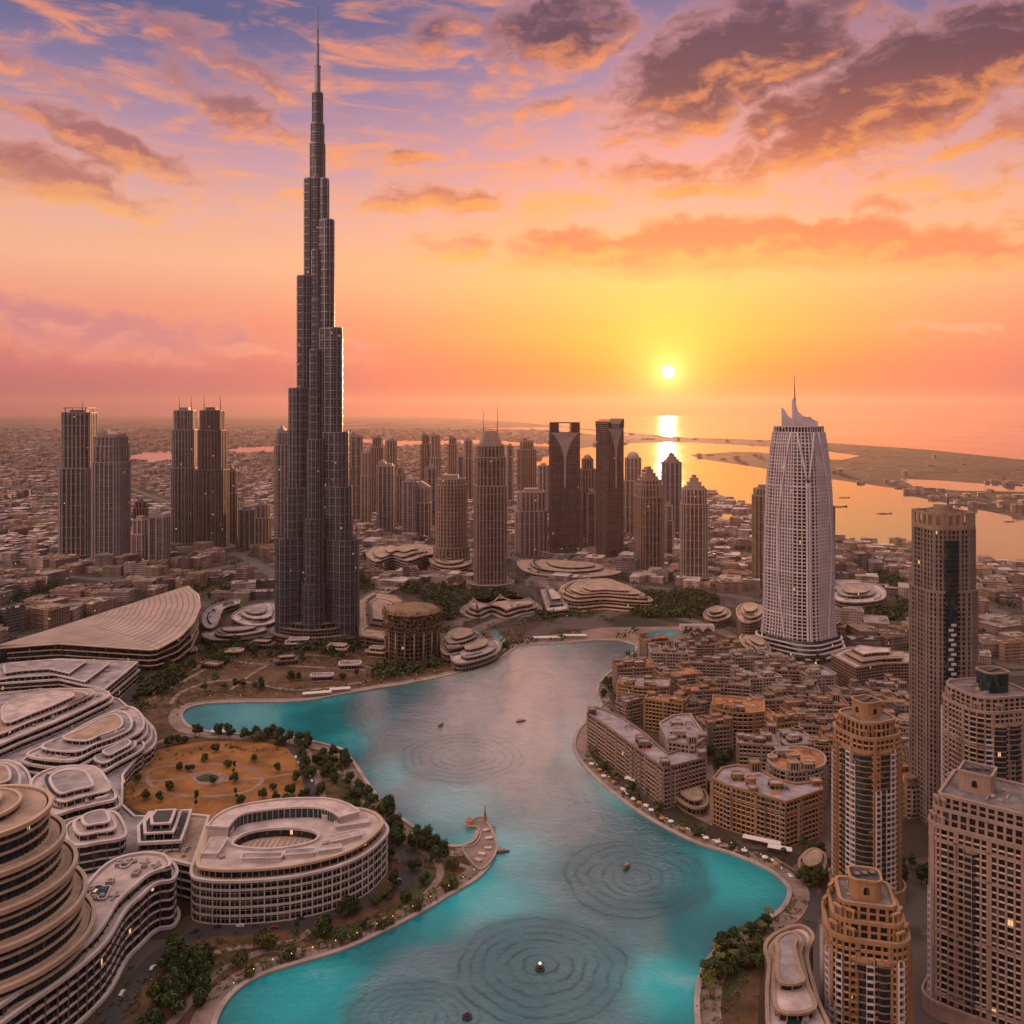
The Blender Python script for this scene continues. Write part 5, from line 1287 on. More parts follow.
deck_building('low_pavilion', 'flat pink roofed hall just left of the foot of the needle', 'building', [(232, 618), (245, 608), (274, 604), (275, 622), (250, 626)], 12, 5, 'low buildings at the foot of the needle', wall=mid_stone, seed=24, kit=5)
deck_building('low_pavilion', 'curved grey visitor hall between shell roof and needle', 'building', [(203, 618), (212, 607), (236, 600), (238, 604), (222, 610), (216, 626), (206, 628)], 11, 5, 'low buildings at the foot of the needle', wall=mid_stone, seed=25, roofm=roof_grey, kit=4)
deck_building('low_pavilion', 'long dark pavilion on the lake park slope left of the needle', 'building', [(206, 632), (250, 630), (272, 628), (272, 634), (240, 640), (208, 640)], 7, 4, 'low buildings at the foot of the needle', wall=c_brown, seed=26, roofm=roof_grey, kit=2, sky=False)
# banded malls beyond
deck_building('banded_mall', 'wide mall with wavy white bands behind the needle', 'building', [(366, 553), (378, 546), (394, 549), (412, 544), (430, 546), (437, 553), (424, 556), (408, 561), (392, 557), (376, 562)], 30, 5, 'curved mall buildings in the middle distance', roofm=roof_tan, wall=mid_stone, seed=31, kit=5, bay=9, slab=2.0)
deck_building('banded_mall', 'mall with round stepped roof ring, at the foot of the round brown tower', 'building', [(431, 556), (450, 552), (468, 556), (470, 564), (452, 568), (433, 564)], 24, 5, 'curved mall buildings in the middle distance', roofm=roof_tan, wall=mid_stone, seed=32, kit=0, bay=6, slab=1.8)
deck_building('arched_mall', 'arched mall of three tiers with pale swirling roof, north of the plaza', 'building', [(556, 590), (572, 581), (606, 578), (622, 582), (646, 592), (654, 599), (630, 599), (604, 597), (580, 599), (566, 597)], 19, 4.2, 'curved mall buildings in the middle distance', roofm=roof_tan, seed=33, kit=5, steps=((-12, 1), (-4, 2), (2, 1), (9, 1)), bay=5, wall=w_rim)
deck_building('banded_mall', 'low curved mall terraces at the foot of the twin-mast tower', 'building', [(464, 606), (474, 598), (486, 603), (500, 594), (514, 600), (530, 597), (538, 604), (520, 608), (506, 612), (492, 607), (478, 612)], 10, 4.5, 'curved mall buildings in the middle distance', roofm=roof_tan, wall=mid_stone, seed=34, kit=3, steps=((-8, 1), (-2, 1), (5, 1)), bay=6)
deck_building('banded_mall', 'triangular pale roofed pavilion left of the arched mall', 'building', [(541, 590), (550, 588), (566, 602), (568, 610), (548, 612)], 9, 4.5, 'curved mall buildings in the middle distance', wall=mid_stone, seed=35, kit=2, curvy=False, sky=False)
deck_building('banded_mall', 'flat roofed mall strip at the feet of the cut-out glass towers', 'building', [(520, 560), (560, 562), (610, 566), (618, 574), (570, 578), (526, 572)], 12, 4.5, 'curved mall buildings in the middle distance', roofm=roof_tan, wall=mid_stone, seed=36, kit=5, bay=6)
deck_building('round_hotel', 'drum-shaped white building left of the lattice tower base', 'building', [(737, 610), (746, 604), (760, 606), (765, 614), (756, 622), (742, 622)], 22, 4, 'buildings at the lattice tower', roofm=roof_tan, wall=mid_stone, seed=37, kit=2, bay=5)
deck_building('podium_hotel', 'stepped white podium wing in front of the lattice tower', 'building', [(742, 636), (762, 640), (770, 650), (764, 656), (744, 646)], 16, 4, 'buildings at the lattice tower', roofm=roof_tan, wall=mid_stone, seed=38, kit=2, bay=5)
deck_building('kiosk_hall', 'small round roofed hall beside the arched bridge', 'building', [(704, 614), (712, 608), (726, 609), (730, 616), (720, 621), (708, 620)], 10, 4, 'buildings at the lattice tower', roofm=roof_tan, wall=mid_stone, seed=39, kit=1, bay=5, sky=False)
deck_building('hall', 'bow fronted grey hall among trees right of the lattice tower', 'building', [(831, 590), (842, 585), (870, 584), (884, 590), (882, 600), (856, 603), (836, 600)], 17, 5, 'buildings at the lattice tower', seed=40, kit=3, bay=5, wall=c_concrete)
deck_building('slab_block', 'long balcony slab block behind the ochre tower, right of the lattice tower', 'building', [(832, 655), (850, 648), (880, 652), (914, 654), (914, 663), (884, 664), (856, 668)], 30, 3.4, 'buildings at the lattice tower', seed=41, kit=4, bay=3.6, wall=c_pink, curvy=False, slab=.8, pier=1.0)
for i_, (px_, py_, w_, d_, rot_, nm_) in enumerate([(232, 655, 26, 14, .2, 'left end of the slope'), (262, 648, 30, 16, -.1, 'beside the long dark pavilion'), (300, 646, 34, 20, .1, 'under the needle front'), (338, 652, 30, 16, -.2, 'right of the needle front'), (286, 664, 26, 14, .3, 'in the middle of the slope'), (350, 668, 24, 14, .1, 'above the landing pavilion'), (378, 655, 26, 18, -.3, 'below the rusty drum'), (212, 668, 24, 12, -.4, 'near the lake arm'), (322, 680, 24, 9, .1, 'closest to the landing'), (185, 655, 26, 14, .6, 'below the shell hall tip')]):
    v_ = G(px_, py_); deck_building('garden_pavilion', 'small garden pavilion on the park slope, ' + nm_, 'pavilion', xf(rrect(w_, d_, 3, 3), rot_, v_.x, v_.y), 5.2, 5, 'garden pavilions below the needle', wall=(w_rim, c_brown, w_white)[i_ % 3], roofm=(roof_pink, roof_tan, roof_grey)[i_ % 3], px=False, curvy=False, kit=1, sky=False, seed=70 + i_, bay=4, slab=.6)
deck_building('shop_pavilion', 'low shop pavilion on the court between curved and serrated blocks', 'pavilion', [(676, 796), (690, 786), (704, 792), (706, 806), (692, 808)], 6, 5, 'low pavilions on the east bank', wall=c_tan, roofm=roof_tan, seed=91, kit=3, bay=4, sky=False)
deck_building('shop_pavilion', 'low shop pavilion behind the pool tip beside the ochre tower', 'pavilion', [(800, 862), (812, 852), (824, 856), (822, 872), (806, 876)], 6, 5, 'low pavilions on the east bank', wall=c_tan, roofm=roof_tan, seed=92, kit=3, bay=4, sky=False)
# white roofed building with sun terrace, at the front edge
def terrace_house():
    z = 34.0
    t, P, c = deck_building('terrace_building', 'narrow building with sunk roof terrace and pale roof, beside the short ochre tower', 'building', [(770, 966), (766, 948), (778, 935), (800, 928), (812, 938), (806, 958), (816, 1000), (828, 1040), (776, 1044), (768, 1000)], z, 3.4, 'buildings at the lattice tower', seed=51, kit=5, bay=3.8, wall=c_tan, slab=.8, pier=1.1, every=1)
    t['group'] = 'apartment blocks on the east bank'
    b = MB()
    for k in range(5):
        v = G(781 + k * 4.5, 944 + k * 3.2, z); b.box((v.x - c[0], v.y - c[1], z + 1.7), (.4, 6.5, .4), .2, 0)
    b.build('pergola', c_white, t)
terrace_house()
# ------------------------------------------------------------------ the dense quarter on the east bank
t_tan = plain('old town tan', (.30, .20, .145), .8, .2, .08, streak=.2)
t_ochre = plain('old town ochre', (.36, .20, .10), .8, .2, .08, streak=.2)
t_rose = plain('old town rose', (.29, .185, .145), .8, .2, .08, streak=.2)
t_cream = plain('old town cream', (.42, .33, .27), .8, .2, .08, streak=.2)
r_terra = plain('terracotta roof terrace', (.38, .15, .06), .9, .4, .1)
r_mauve = plain('mauve grey roof', (.30, .24, .25), .9, .35, .1)
def shape(kind, w, d, k=.36):
    a, c = w / 2, d / 2
    if kind == 'L': return [(-a, -c), (a, -c), (a, c), (a - w * k, c), (a - w * k, -c + d * .5), (-a, -c + d * .5)]
    if kind == 'U': return [(-a, -c), (a, -c), (a, c), (a - w * .3, c), (a - w * .3, -c + d * .48), (-a + w * .3, -c + d * .48), (-a + w * .3, c), (-a, c)]
    if kind == 'T': return [(-a, -c), (a, -c), (a, 0), (w * .2, 0), (w * .2, c), (-w * .2, c), (-w * .2, 0), (-a, 0)]
    if kind == 'bow':
        pts = [(-a + w * i / 10, -c * (.55 + .45 * math.sin(math.pi * i / 10))) for i in range(11)]
        return pts + [(a, c), (-a, c)]
    return rrect(w, d, min(w, d) * .12, 2)
def block(name, label, P, z, wall, roofm, rot=0.0, loc=None, seed=0, fh=3.3, bay=3.5, group='apartment blocks on the east bank', windows=None, most=100):
    """P: footprint around its own middle"""
    r = random.Random(seed)
    t = empty(name, loc, label, 'apartment block', group, rot); P = ccw(P)
    b = MB(); b.prism(offset(P, -.5), 0, z, 0, 1); b.build('glazing', [g_dark, roofm], t)
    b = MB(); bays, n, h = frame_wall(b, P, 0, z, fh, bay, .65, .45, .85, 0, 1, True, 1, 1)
    for i, (x, y, a) in enumerate(walk(P, bay)[0]):
        if i % 5 == 0: b.box((x, y, z / 2 + .7), (2.4, 1.5, z + 1.4), a, 0)
    b.ring(offset(P, .75), offset(P, -.7), z - .3, z + 1.5, 0)
    b.ring(offset(P, .6), offset(P, -.3), z * .72, z * .72 + .8, 0)
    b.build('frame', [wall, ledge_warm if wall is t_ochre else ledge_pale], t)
    # balcony stacks and raised corner turrets
    for q in r.sample(range(len(bays)), min(len(bays), 9)):
        x, y, a, bw_ = bays[q]; bw_ = bw_ - 9000 if bw_ > 8000 else bw_; b = MB(); nx, ny = math.sin(a), -math.cos(a)
        for sg in (-.46, .46): b.box((x + nx * 1.15 + math.cos(a) * bw_ * sg, y + ny * 1.15 + math.sin(a) * bw_ * sg, h + (n - 2) * h / 2), (.2, 1.8, (n - 2) * h + 1.6), a, 0)
        for k_ in range(1, n):
            b.box((x + nx * 1.2, y + ny * 1.2, k_ * h + .1), (bw_ * .92, 1.7, .28), a, 0); b.box((x + nx * 1.95, y + ny * 1.95, k_ * h + .75), (bw_ * .92, .14, 1.0), a, 0)
        b.build('balcony_stack', t_cream if wall is not t_cream else wall, t)
    for q in r.sample(range(len(P)), min(3, len(P))):
        x, y = offset(P, -3.2)[q]; hh = r.choice((3.4, 5.0, 6.8)); b = MB(); p = ccw(xf(rrect(6.6, 6.6, r.choice((.3, 2.8)), 3), 0, x, y)); b.prism(offset(p, -.3), z - .5, z + hh, 2, 1)
        for x2, y2, a in walk(p, 2.2)[0]: b.box((x2, y2, z + hh / 2), (.7, .7, hh), a, 0)
        b.ring(offset(p, .5), offset(p, -.6), z + hh - .6, z + hh + .6, 0); b.ring(offset(p, .3), offset(p, -.6), z - .2, z + .7, 0); b.build('corner_turret', [wall, roofm, g_dark], t)
    # attic pavilions: a set-back storey here and there, with its own terrace roof
    xs = [p[0] for p in P]; ys = [p[1] for p in P]; w, d = max(xs) - min(xs), max(ys) - min(ys)
    def inside(x, y):
        s_ = False
        for i in range(len(P)):
            a, c_ = P[i], P[(i + 1) % len(P)]
            if (a[1] > y) != (c_[1] > y) and x < (c_[0] - a[0]) * (y - a[1]) / (c_[1] - a[1]) + a[0]: s_ = not s_
        return s_
    for kind in ('attic', 'attic', 'attic', 'plant', 'plant', 'plant', 'pergola', 'terrace'):
        for _ in range(25):
            x, y = r.uniform(min(xs), max(xs)), r.uniform(min(ys), max(ys)); s_ = {'attic': r.uniform(7, 11), 'plant': 4, 'pergola': 7, 'terrace': 8}[kind]
            if all(inside(x + q * s_ * .55, y + u * s_ * .5) for q in (-1, 1) for u in (-1, 1)): break
        else: continue
        b = MB()
        if kind == 'attic':
            p = ccw(xf(rrect(s_, s_ * .85, r.choice([.4, 2.6]), 3), 0, x, y)); hh = r.uniform(3.2, 5.6); b.prism(p, z - .1, z + hh, 0, 1); b.ring(offset(p, .45), offset(p, -.4), z + hh - .2, z + hh + .7, 0)
            for x2, y2, a in walk(p, 3)[1] and [(q[0], q[1], q[2]) for q in walk(p, 3)[1]]: b.box((x2, y2, z + 1.7), (1.5, .16, 1.9), a, 2)
            b.build('attic', [wall, r.choice([roofm, r_terra, r_mauve]), g_dark], t)
        elif kind == 'plant': b.box((x, y, z + .9), (r.uniform(2, 4), r.uniform(1.5, 3), 1.8), r.choice([0, .5])); b.build('roof_plant', c_concrete, t)
        elif kind == 'terrace': b.box((x, y, z + .12), (s_, s_ * .7, .2)); b.build('roof_terrace', r_terra, t)
        else:
            for i in range(5): b.box((x - 2.4 + i * 1.2, y, z + 2.8), (.25, 4.4, .3))
            b.box((x, y - 2, z + 2.5), (6, .25, .3)); b.box((x, y + 2, z + 2.5), (6, .25, .3))
            for q in (-2.8, 2.8):
                for u in (-2, 2): b.box((x + q, y + u, z + 1.2), (.3, .3, 2.5))
            b.build('pergola', c_sash, t)
    if windows: put_windows(t, [(bays, n, h, 0, .65, .85)], windows, c_sash, g_pane, most)
    return t
def px_block(name, label, pts, z, wall, roofm, seed, windows=None, curvy=False, most=100):
    P = px_poly(pts, z); P = ccw(smooth_line(P, 3, True) if curvy else P); c = centroid(P)
    return block(name, label, [(x - c[0], y - c[1]) for x, y in P], z, wall, roofm, 0, (c[0], c[1], 0), seed, windows=windows, most=most)
px_block('apartment_block', 'curved tan apartment block rounding the point of the lake shore', [(588, 714), (597, 720), (611, 730), (630, 744), (646, 756), (664, 769), (684, 764), (706, 758), (704, 746), (684, 750), (668, 755), (656, 745), (643, 733), (624, 720), (608, 712), (596, 708)], 30, t_tan, r_mauve, 61, 'tan block')
px_block('apartment_block', 'ochre apartment block with serrated front near the pool tip of the lake', [(713, 780), (727, 786), (751, 793), (786, 803), (822, 791), (820, 782), (796, 785), (776, 780), (757, 769), (738, 766), (722, 769)], 31, t_ochre, r_mauve, 62, 'ochre block')
px_block('apartment_block', 'cream block with white balcony bands and roof drum, rising behind the curved tan block', [(660, 724), (674, 716), (690, 715), (706, 738), (694, 746), (668, 742)], 36, t_cream, r_mauve, 63, 'cream block', False, 60)
px_block('apartment_block', 'rounded block with white wavy balconies right behind the serrated ochre block', [(768, 760), (780, 750), (802, 748), (822, 754), (824, 766), (802, 772), (780, 770)], 31, t_cream, r_terra, 64, 'round block', True, 60)
OT = [(633, 664, 42, 26, 10, 27, 'L'), (668, 650, 36, 24, -5, 24, 'U'), (702, 642, 34, 24, 5, 22, 'L'), (644, 683, 50, 24, -12, 29, 'bow'), (676, 671, 40, 26, 15, 25, 'U'), (710, 660, 42, 26, -8, 26, 'L'), (745, 654, 34, 24, 10, 24, 'T'), (629, 703, 20, 14, 30, 16, 'box'),
      (668, 697, 38, 24, -25, 28, 'L'), (696, 686, 36, 26, 10, 24, 'U'), (728, 680, 42, 26, -15, 27, 'L'), (756, 674, 38, 26, 12, 26, 'U'), (786, 667, 34, 24, -8, 24, 'L'), (738, 706, 50, 32, -15, 31, 'bow'), (768, 695, 38, 26, 8, 27, 'L'), (798, 687, 38, 26, -12, 26, 'U'),
      (816, 672, 30, 22, 10, 24, 'box'), (826, 700, 34, 26, -5, 27, 'L'), (784, 716, 38, 28, 12, 28, 'U'), (814, 720, 34, 26, -8, 28, 'T'), (757, 738, 40, 26, -10, 29, 'L'), (793, 738, 34, 24, 10, 28, 'box'), (714, 722, 26, 20, 14, 24, 'box'), (822, 740, 26, 24, 0, 28, 'L'),
      (852, 692, 34, 26, 8, 24, 'U'), (884, 684, 34, 26, -10, 25, 'L'), (902, 700, 26, 24, 5, 24, 'box'), (874, 704, 28, 22, -5, 24, 'L'), (655, 640, 26, 20, 12, 20, 'box'), (685, 655, 20, 18, -18, 20, 'box'), (725, 645, 24, 20, 5, 20, 'box'), (905, 722, 28, 24, 0, 28, 'U'), (690, 705, 24, 18, 20, 22, 'box'), (842, 722, 20, 22, 4, 26, 'box'),
      (912, 745, 26, 26, 0, 26, 'L'), (905, 775, 24, 26, 10, 24, 'box'), (772, 657, 26, 20, 4, 20, 'box'), (800, 707, 24, 20, 16, 22, 'box')]
wn = {0: 'tan', 1: 'ochre', 2: 'rose', 3: 'cream'}; rn = {0: 'terracotta', 1: 'mauve', 2: 'grey'}
sn = {'L': 'L-shaped', 'U': 'U-shaped', 'T': 'T-shaped', 'bow': 'bow-fronted', 'box': 'compact'}
order = sorted(range(len(OT)), key=lambda i: OT[i][0])
for i, (px_, py_, wpx, d, rt, z, sh) in enumerate(OT):
    Y = F * (H - z) / (py_ - HZ); w = wpx / F * Y; d = max(d * 1.35, w * .62)
    wi, ri = (i * 7 + i // 5) % 4, (i * 5 + i // 3) % 3
    row = 'nearest the lake' if px_ < 660 else 'in the middle of the quarter' if px_ < 745 else 'towards the lattice tower' if py_ < 680 else 'towards the ochre tower'
    lab = f'{sn[sh]} {wn[wi]} apartment block with {rn[ri]} roof, {ORD[order.index(i)]} from left in the quarter {row}'
    if len(lab.split()) > 16: lab = f'{sn[sh]} {wn[wi]} block with {rn[ri]} roof, {ORD[order.index(i)]} from left in east bank quarter'
    c = AT(px_, Y)
    block('apartment_block', lab, shape(sh, w, d), z, (t_tan, t_ochre, t_rose, t_cream)[wi], (r_terra, r_mauve, c_roof)[ri], R(rt), (c.x, c.y, 0), 100 + i)

# ------------------------------------------------------------------ smaller buildings farther off, each an object
small_walls = [facade('pale house wall', (.33, .25, .215), (.025, .035, .04), 3.3, 2.8, .5, .5, .8, .25), facade('sand house wall', (.27, .18, .125), (.025, .033, .035), 3.3, 3.2, .52, .5, .8, .25),
               facade('rose house wall', (.26, .17, .145), (.025, .033, .038), 3.3, 2.6, .55, .5, .8, .25), facade('grey house wall', (.19, .16, .16), (.022, .035, .042), 3.5, 3.4, .7, .55, .7, .25)]
small_roofs = [plain('pale flat roof', (.36, .275, .25), .9, .35, .08, vary=.25), plain('tan flat roof', (.23, .155, .115), .9, .35, .08, vary=.25), plain('dusky flat roof', (.10, .082, .082), .9, .35, .08, vary=.25), plain('clay flat roof', (.24, .11, .06), .9, .35, .08, vary=.25)]
PROTO = {}
def proto(sh, wi, ri, v):
    """unit shapes about 40 m long, reused at their real sizes"""
    key = (sh, wi, ri, v)
    if key not in PROTO:
        r = random.Random(hash((sh, v)) % 1000 + 5 * wi); z = (10, 14, 19, 26)[v]; P = ccw(shape(sh, 42, 27)); b = MB()
        b.prism(P, 0, z, 0, 1); b.ring(offset(P, .5), offset(P, -.6), z - .4, z + 1.1, 2)
        if v: 
            for k in range(1, v + 1): b.ring(offset(P, .55), offset(P, -.2), z * k / (v + 1) - .3, z * k / (v + 1) + .3, 2)
        for _ in range(3):
            x, y = r.uniform(-17, 17), r.uniform(-12, -2); b.box((x, y, z + 1.6), (r.uniform(4, 9), r.uniform(3, 6), 3.2), 0, 2)
        for _ in range(5):
            x, y = r.uniform(-18, 18), r.uniform(-12, -2); b.box((x, y, z + .8), (2.4, 1.8, 1.6), 0, 1)
        o = b.build('low_rise_building', [small_walls[wi], small_roofs[ri], (c_concrete, c_tan, c_pink, c_steel)[wi]]); COL.objects.unlink(o); PROTO[key] = o
    return PROTO[key]
taken = []
for o in list(COL.objects):
    if o.type == 'EMPTY' and o.get('category'):
        pts = []
        for ch in o.children:
            if ch.type == 'MESH' and ch.name.split('.')[0] != 'window': pts += [ch.matrix_basis @ Vector(c) for c in ch.bound_box]
        if pts:
            rr = max(math.hypot(p.x, p.y) for p in pts)
            taken.append((o.location.x, o.location.y, min(rr, 95)))
LK = LAKE
def in_poly(x, y, P):
    s_ = False
    for i in range(len(P)):
        a, c = P[i], P[(i + 1) % len(P)]
        if (a[1] > y) != (c[1] > y) and x < (c[0] - a[0]) * (y - a[1]) / (c[1] - a[1]) + a[0]: s_ = not s_
    return s_
WATER = [[(v[0], v[1]) for v in (vv.co for vv in o.data.vertices)] for o in COL.objects if o.type == 'MESH' and ('water' in o.name or o.name == 'sea')]
PARK = [px_poly([(600, 606), (640, 596), (690, 592), (720, 598), (712, 618), (650, 620), (612, 618)])]
def free(x, y, r, add=True):
    if any(in_poly(x + dx * r, y + dy * r, w) for w in WATER for dx, dy in ((0, 0), (1, 0), (-1, 0), (0, 1), (0, -1))): return False
    if any(in_poly(x, y, w) for w in PARK): return False
    if r < 40 and on_road(x, y): return False
    if any(math.hypot(x - a, y - b) < (q * .85 + r) for a, b, q in taken): return False
    if add: taken.append((x, y, r))
    return True
ZONES = [('between the shell roof and the paired towers', [(-20, 660), (-20, 560), (60, 570), (150, 570), (200, 575), (215, 586), (100, 612), (0, 640)], 62, (.7, 1.15)),
         ('behind the pronged towers and the needle', [(130, 575), (150, 545), (280, 552), (278, 600), (215, 600)], 34, (.7, 1.1)),
         ('on the plain left of the paired towers', [(-20, 555), (-20, 490), (70, 490), (60, 555)], 40, (.9, 1.6)),
         ('around the curved malls behind the needle', [(360, 600), (360, 530), (540, 530), (660, 560), (650, 580), (540, 585), (440, 600)], 40, (.7, 1.2)),
         ('between the wooded park and the lagoon', [(655, 560), (700, 520), (760, 520), (760, 600), (720, 590)], 30, (.7, 1.1)),
         ('right of the lattice tower', [(832, 650), (832, 545), (915, 560), (915, 650)], 44, (.7, 1.2)),
         ('beyond the slim tower by the lagoon', [(970, 660), (970, 575), (1040, 580), (1040, 665)], 36, (.7, 1.1))]
smn = ['pale', 'sandy', 'rose', 'grey']; srn = ['pale', 'tan', 'dusky', 'clay']; szn = ['one-storey', 'low', 'mid-height', 'tall']
rz = random.Random(11)
for zn, zp, cnt, (s0, s1) in ZONES:
    zx0, zx1, zy0, zy1 = min(p[0] for p in zp), max(p[0] for p in zp), min(p[1] for p in zp), max(p[1] for p in zp); made = []
    tries = 0
    while len(made) < cnt and tries < 4000:
        tries += 1
        px_, py_ = rz.uniform(zx0, zx1), rz.uniform(zy0, zy1)
        if not in_poly(px_, py_, zp): continue
        v = G(px_, py_); s_ = rz.uniform(s0, s1)
        if not free(v.x, v.y, 19 * s_): continue
        sh = rz.choice(['L', 'U', 'box', 'box', 'T', 'bow']); wi, ri, vv = rz.randrange(4), rz.choice([0, 0, 1, 2, 3]), rz.choice([0, 1, 1, 2, 2, 3])
        o = proto(sh, wi, ri, vv).copy(); COL.objects.link(o); o.name = 'low_rise_building'
        o.location = (v.x, v.y, 0); o.rotation_euler.z = rz.choice([0, .3, -.4, 1.57, 1.2]) + rz.uniform(-.12, .12); o.scale = (s_, s_ * rz.uniform(.8, 1.3), rz.uniform(.85, 1.2))
        made.append((o, sh, wi, ri, vv, px_))
    by = {}
    for m_ in made: by.setdefault(m_[1:5], []).append(m_)
    for (sh, wi, ri, vv), l in by.items():
        l.sort(key=lambda q: q[5])
        for i, q in enumerate(l):
            tail = '' if len(l) == 1 else f', {ORD[i]} of its like'
            tag(q[0], f'{szn[vv]} {smn[wi]} {sn[sh]} house, {srn[ri]} roof, {zn}{tail}'.replace('between the shell roof and the paired towers', 'between shell roof and paired towers').replace('around the curved malls behind the needle', 'among malls behind the needle').replace('on the plain left of the paired towers', 'left of the paired towers').replace('between the wooded park and the lagoon', 'between park and lagoon').replace('beyond the slim tower by the lagoon', 'beyond the slim tower').replace('behind the pronged towers and the needle', 'behind the pronged towers'), 'building', 'low buildings ' + zn)

# ------------------------------------------------------------------ the far town, which nobody could count
def sprawl():
    b = MB(); r = random.Random(5); n = 0
    while n < 9000:
        py = HZ + 11 + 175 * r.random() ** 1.7; px_ = r.uniform(-40, 1064)
        v = G(px_, py)
        if v.y < 1500 or v.y > 14000: continue
        if px_ > 560 and py < 482 and r.random() < .93: continue
        if px_ > 835 and py < 522 and r.random() < .8: continue
        if any(in_poly(v.x, v.y, w) for w in WATER) or any(in_poly(v.x, v.y, w) for w in PARK): continue
        if any(math.hypot(v.x - a, v.y - c) < q * .7 + 10 for a, c, q in taken): continue
        if on_road(v.x, v.y): continue
        gu, gv = v.x * .955 + v.y * .295, v.y * .955 - v.x * .295
        if gu % 190 < 24 or gv % 230 < 26: continue
        s_ = max(1.0, v.y / 4200); w, d, h = r.uniform(14, 46) * s_ ** .6, r.uniform(10, 34) * s_ ** .7, r.choice([5, 7, 9, 12, 12, 16, 20]) * r.uniform(.8, 1.2)
        if r.random() < .02: w *= 2.4; d *= 2; h = 10
        a = -.30 + r.choice([0, 1.57]) + r.uniform(-.05, .05); p = xf(rect(w, d), a, v.x, v.y)
        b.prism(ccw(p), 0, h, r.randrange(4), 4 + r.choice([0, 0, 0, 1, 2, 3])); n += 1
        if h > 6 and r.random() < .4: b.box((v.x, v.y, h + 1.3), (w * .3, d * .3, 2.6), a, r.randrange(4))
    tag(b.build('distant_town', small_walls + small_roofs), kind='stuff')
sprawl()
# ------------------------------------------------------------------ trees
def leaf_mat(name, cols):
    m, k, b = new_mat(name)
    g = k.n('ShaderNodeNewGeometry').outputs['Random Per Island']; oi = k.n('ShaderNodeObjectInfo').outputs['Random']
    c = k.ramp(g, [(i / (len(cols) - 1), (*q, 1)) for i, q in enumerate(cols)])
    f = k.m('MULTIPLY_ADD', oi, .7, .65); c = k.mix(1.0, c, k.xyz(f, f, f), 'MULTIPLY')
    k.put(b.inputs['Base Color'], c); b.inputs['Roughness'].default_value = .7; b.inputs['Specular IOR Level'].default_value = .25
    return m
leaf_dark = leaf_mat('dark foliage', [(.014, .026, .008), (.030, .050, .014), (.050, .074, .020), (.085, .098, .028)])
leaf_olive = leaf_mat('olive foliage', [(.026, .034, .010), (.056, .064, .016), (.095, .092, .022), (.15, .12, .03)])
bark = plain('bark', (.10, .07, .05), .9, .3, 2.0)
def crown_mesh(name, seed, h, w, n, mat, shape_):
    r = random.Random(seed); b = MB(); lobes = []
    for _ in range(9 if shape_ == 'round' else 7):
        a = r.uniform(0, 6.28); q = r.random() ** .6
        if shape_ == 'round': lobes.append((Vector((math.cos(a) * q * w * .32, math.sin(a) * q * w * .32, h * (.42 + .42 * r.random()))), w * r.uniform(.17, .30)))
        else: lobes.append((Vector((math.cos(a) * q * w * .16, math.sin(a) * q * w * .16, h * (.28 + .62 * r.random()))), w * r.uniform(.16, .26)))
    for _ in range(n):
        c, rad = r.choice(lobes); d = Vector((r.gauss(0, 1), r.gauss(0, 1), r.gauss(0, .85))).normalized(); p = c + d * rad * (.45 + .62 * r.random())
        s_ = w * r.uniform(.045, .085); nn = (d + Vector((r.gauss(0, .5), r.gauss(0, .5), r.gauss(0, .5)))).normalized(); u = nn.orthogonal().normalized(); v = nn.cross(u); a = r.uniform(0, 6.28)
        u, v = u * math.cos(a) + v * math.sin(a), v * math.cos(a) - u * math.sin(a)
        b.face([tuple(p - u * s_), tuple(p + v * s_ * .6), tuple(p + u * s_), tuple(p - v * s_ * .6)])
    o = b.build('crown', mat); COL.objects.unlink(o); return o
def trunk_mesh(seed, h, w):
    r = random.Random(seed); b = MB(); b.tube([(0, 0, -.2), (.1, 0, h * .25), (.05, .1, h * .55)], w * .028, w * .016, 6)
    for i in range(4):
        a = i * 1.6 + r.uniform(-.3, .3); b.tube([(.08, .05, h * .3), (math.cos(a) * w * .12, math.sin(a) * w * .12, h * .5), (math.cos(a) * w * .22, math.sin(a) * w * .22, h * .66)], w * .014, w * .006, 5)
    o = b.build('trunk', bark); COL.objects.unlink(o); return o
def palm_parts(seed):
    r = random.Random(seed); b = MB(); h = 9.0; b.tube([(0, 0, -.2), (.15, 0, 4), (.3, .1, h)], .32, .2, 7); tr = b.build('trunk', bark); COL.objects.unlink(tr)
    b = MB()
    for i in range(22):
        a = i * 2.4; el = r.uniform(-.2, 1.0); L = r.uniform(2.6, 3.4); pts = []
        for k in range(6):
            f = k / 5; q = L * f; pts.append(Vector((.3 + math.cos(a) * q * math.cos(el * (1 - f * .6)), .1 + math.sin(a) * q * math.cos(el * (1 - f * .6)), h + q * math.sin(el) * .7 - 1.5 * f * f)))
        sd = Vector((-math.sin(a), math.cos(a), 0))
        for p0, p1, f in zip(pts, pts[1:], range(5)):
            w0, w1 = .42 * math.sin(math.pi * (f + .4) / 5.6) + .05, .42 * math.sin(math.pi * (f + 1.4) / 6.6) + .02
            for sg in (-1, 1): b.face([tuple(p0), tuple(p1), tuple(p1 + sd * sg * w1 + Vector((0, 0, -.22))), tuple(p0 + sd * sg * w0 + Vector((0, 0, -.22)))])
    c = b.build('crown', leaf_olive); COL.objects.unlink(c); return tr, c
TREES = []
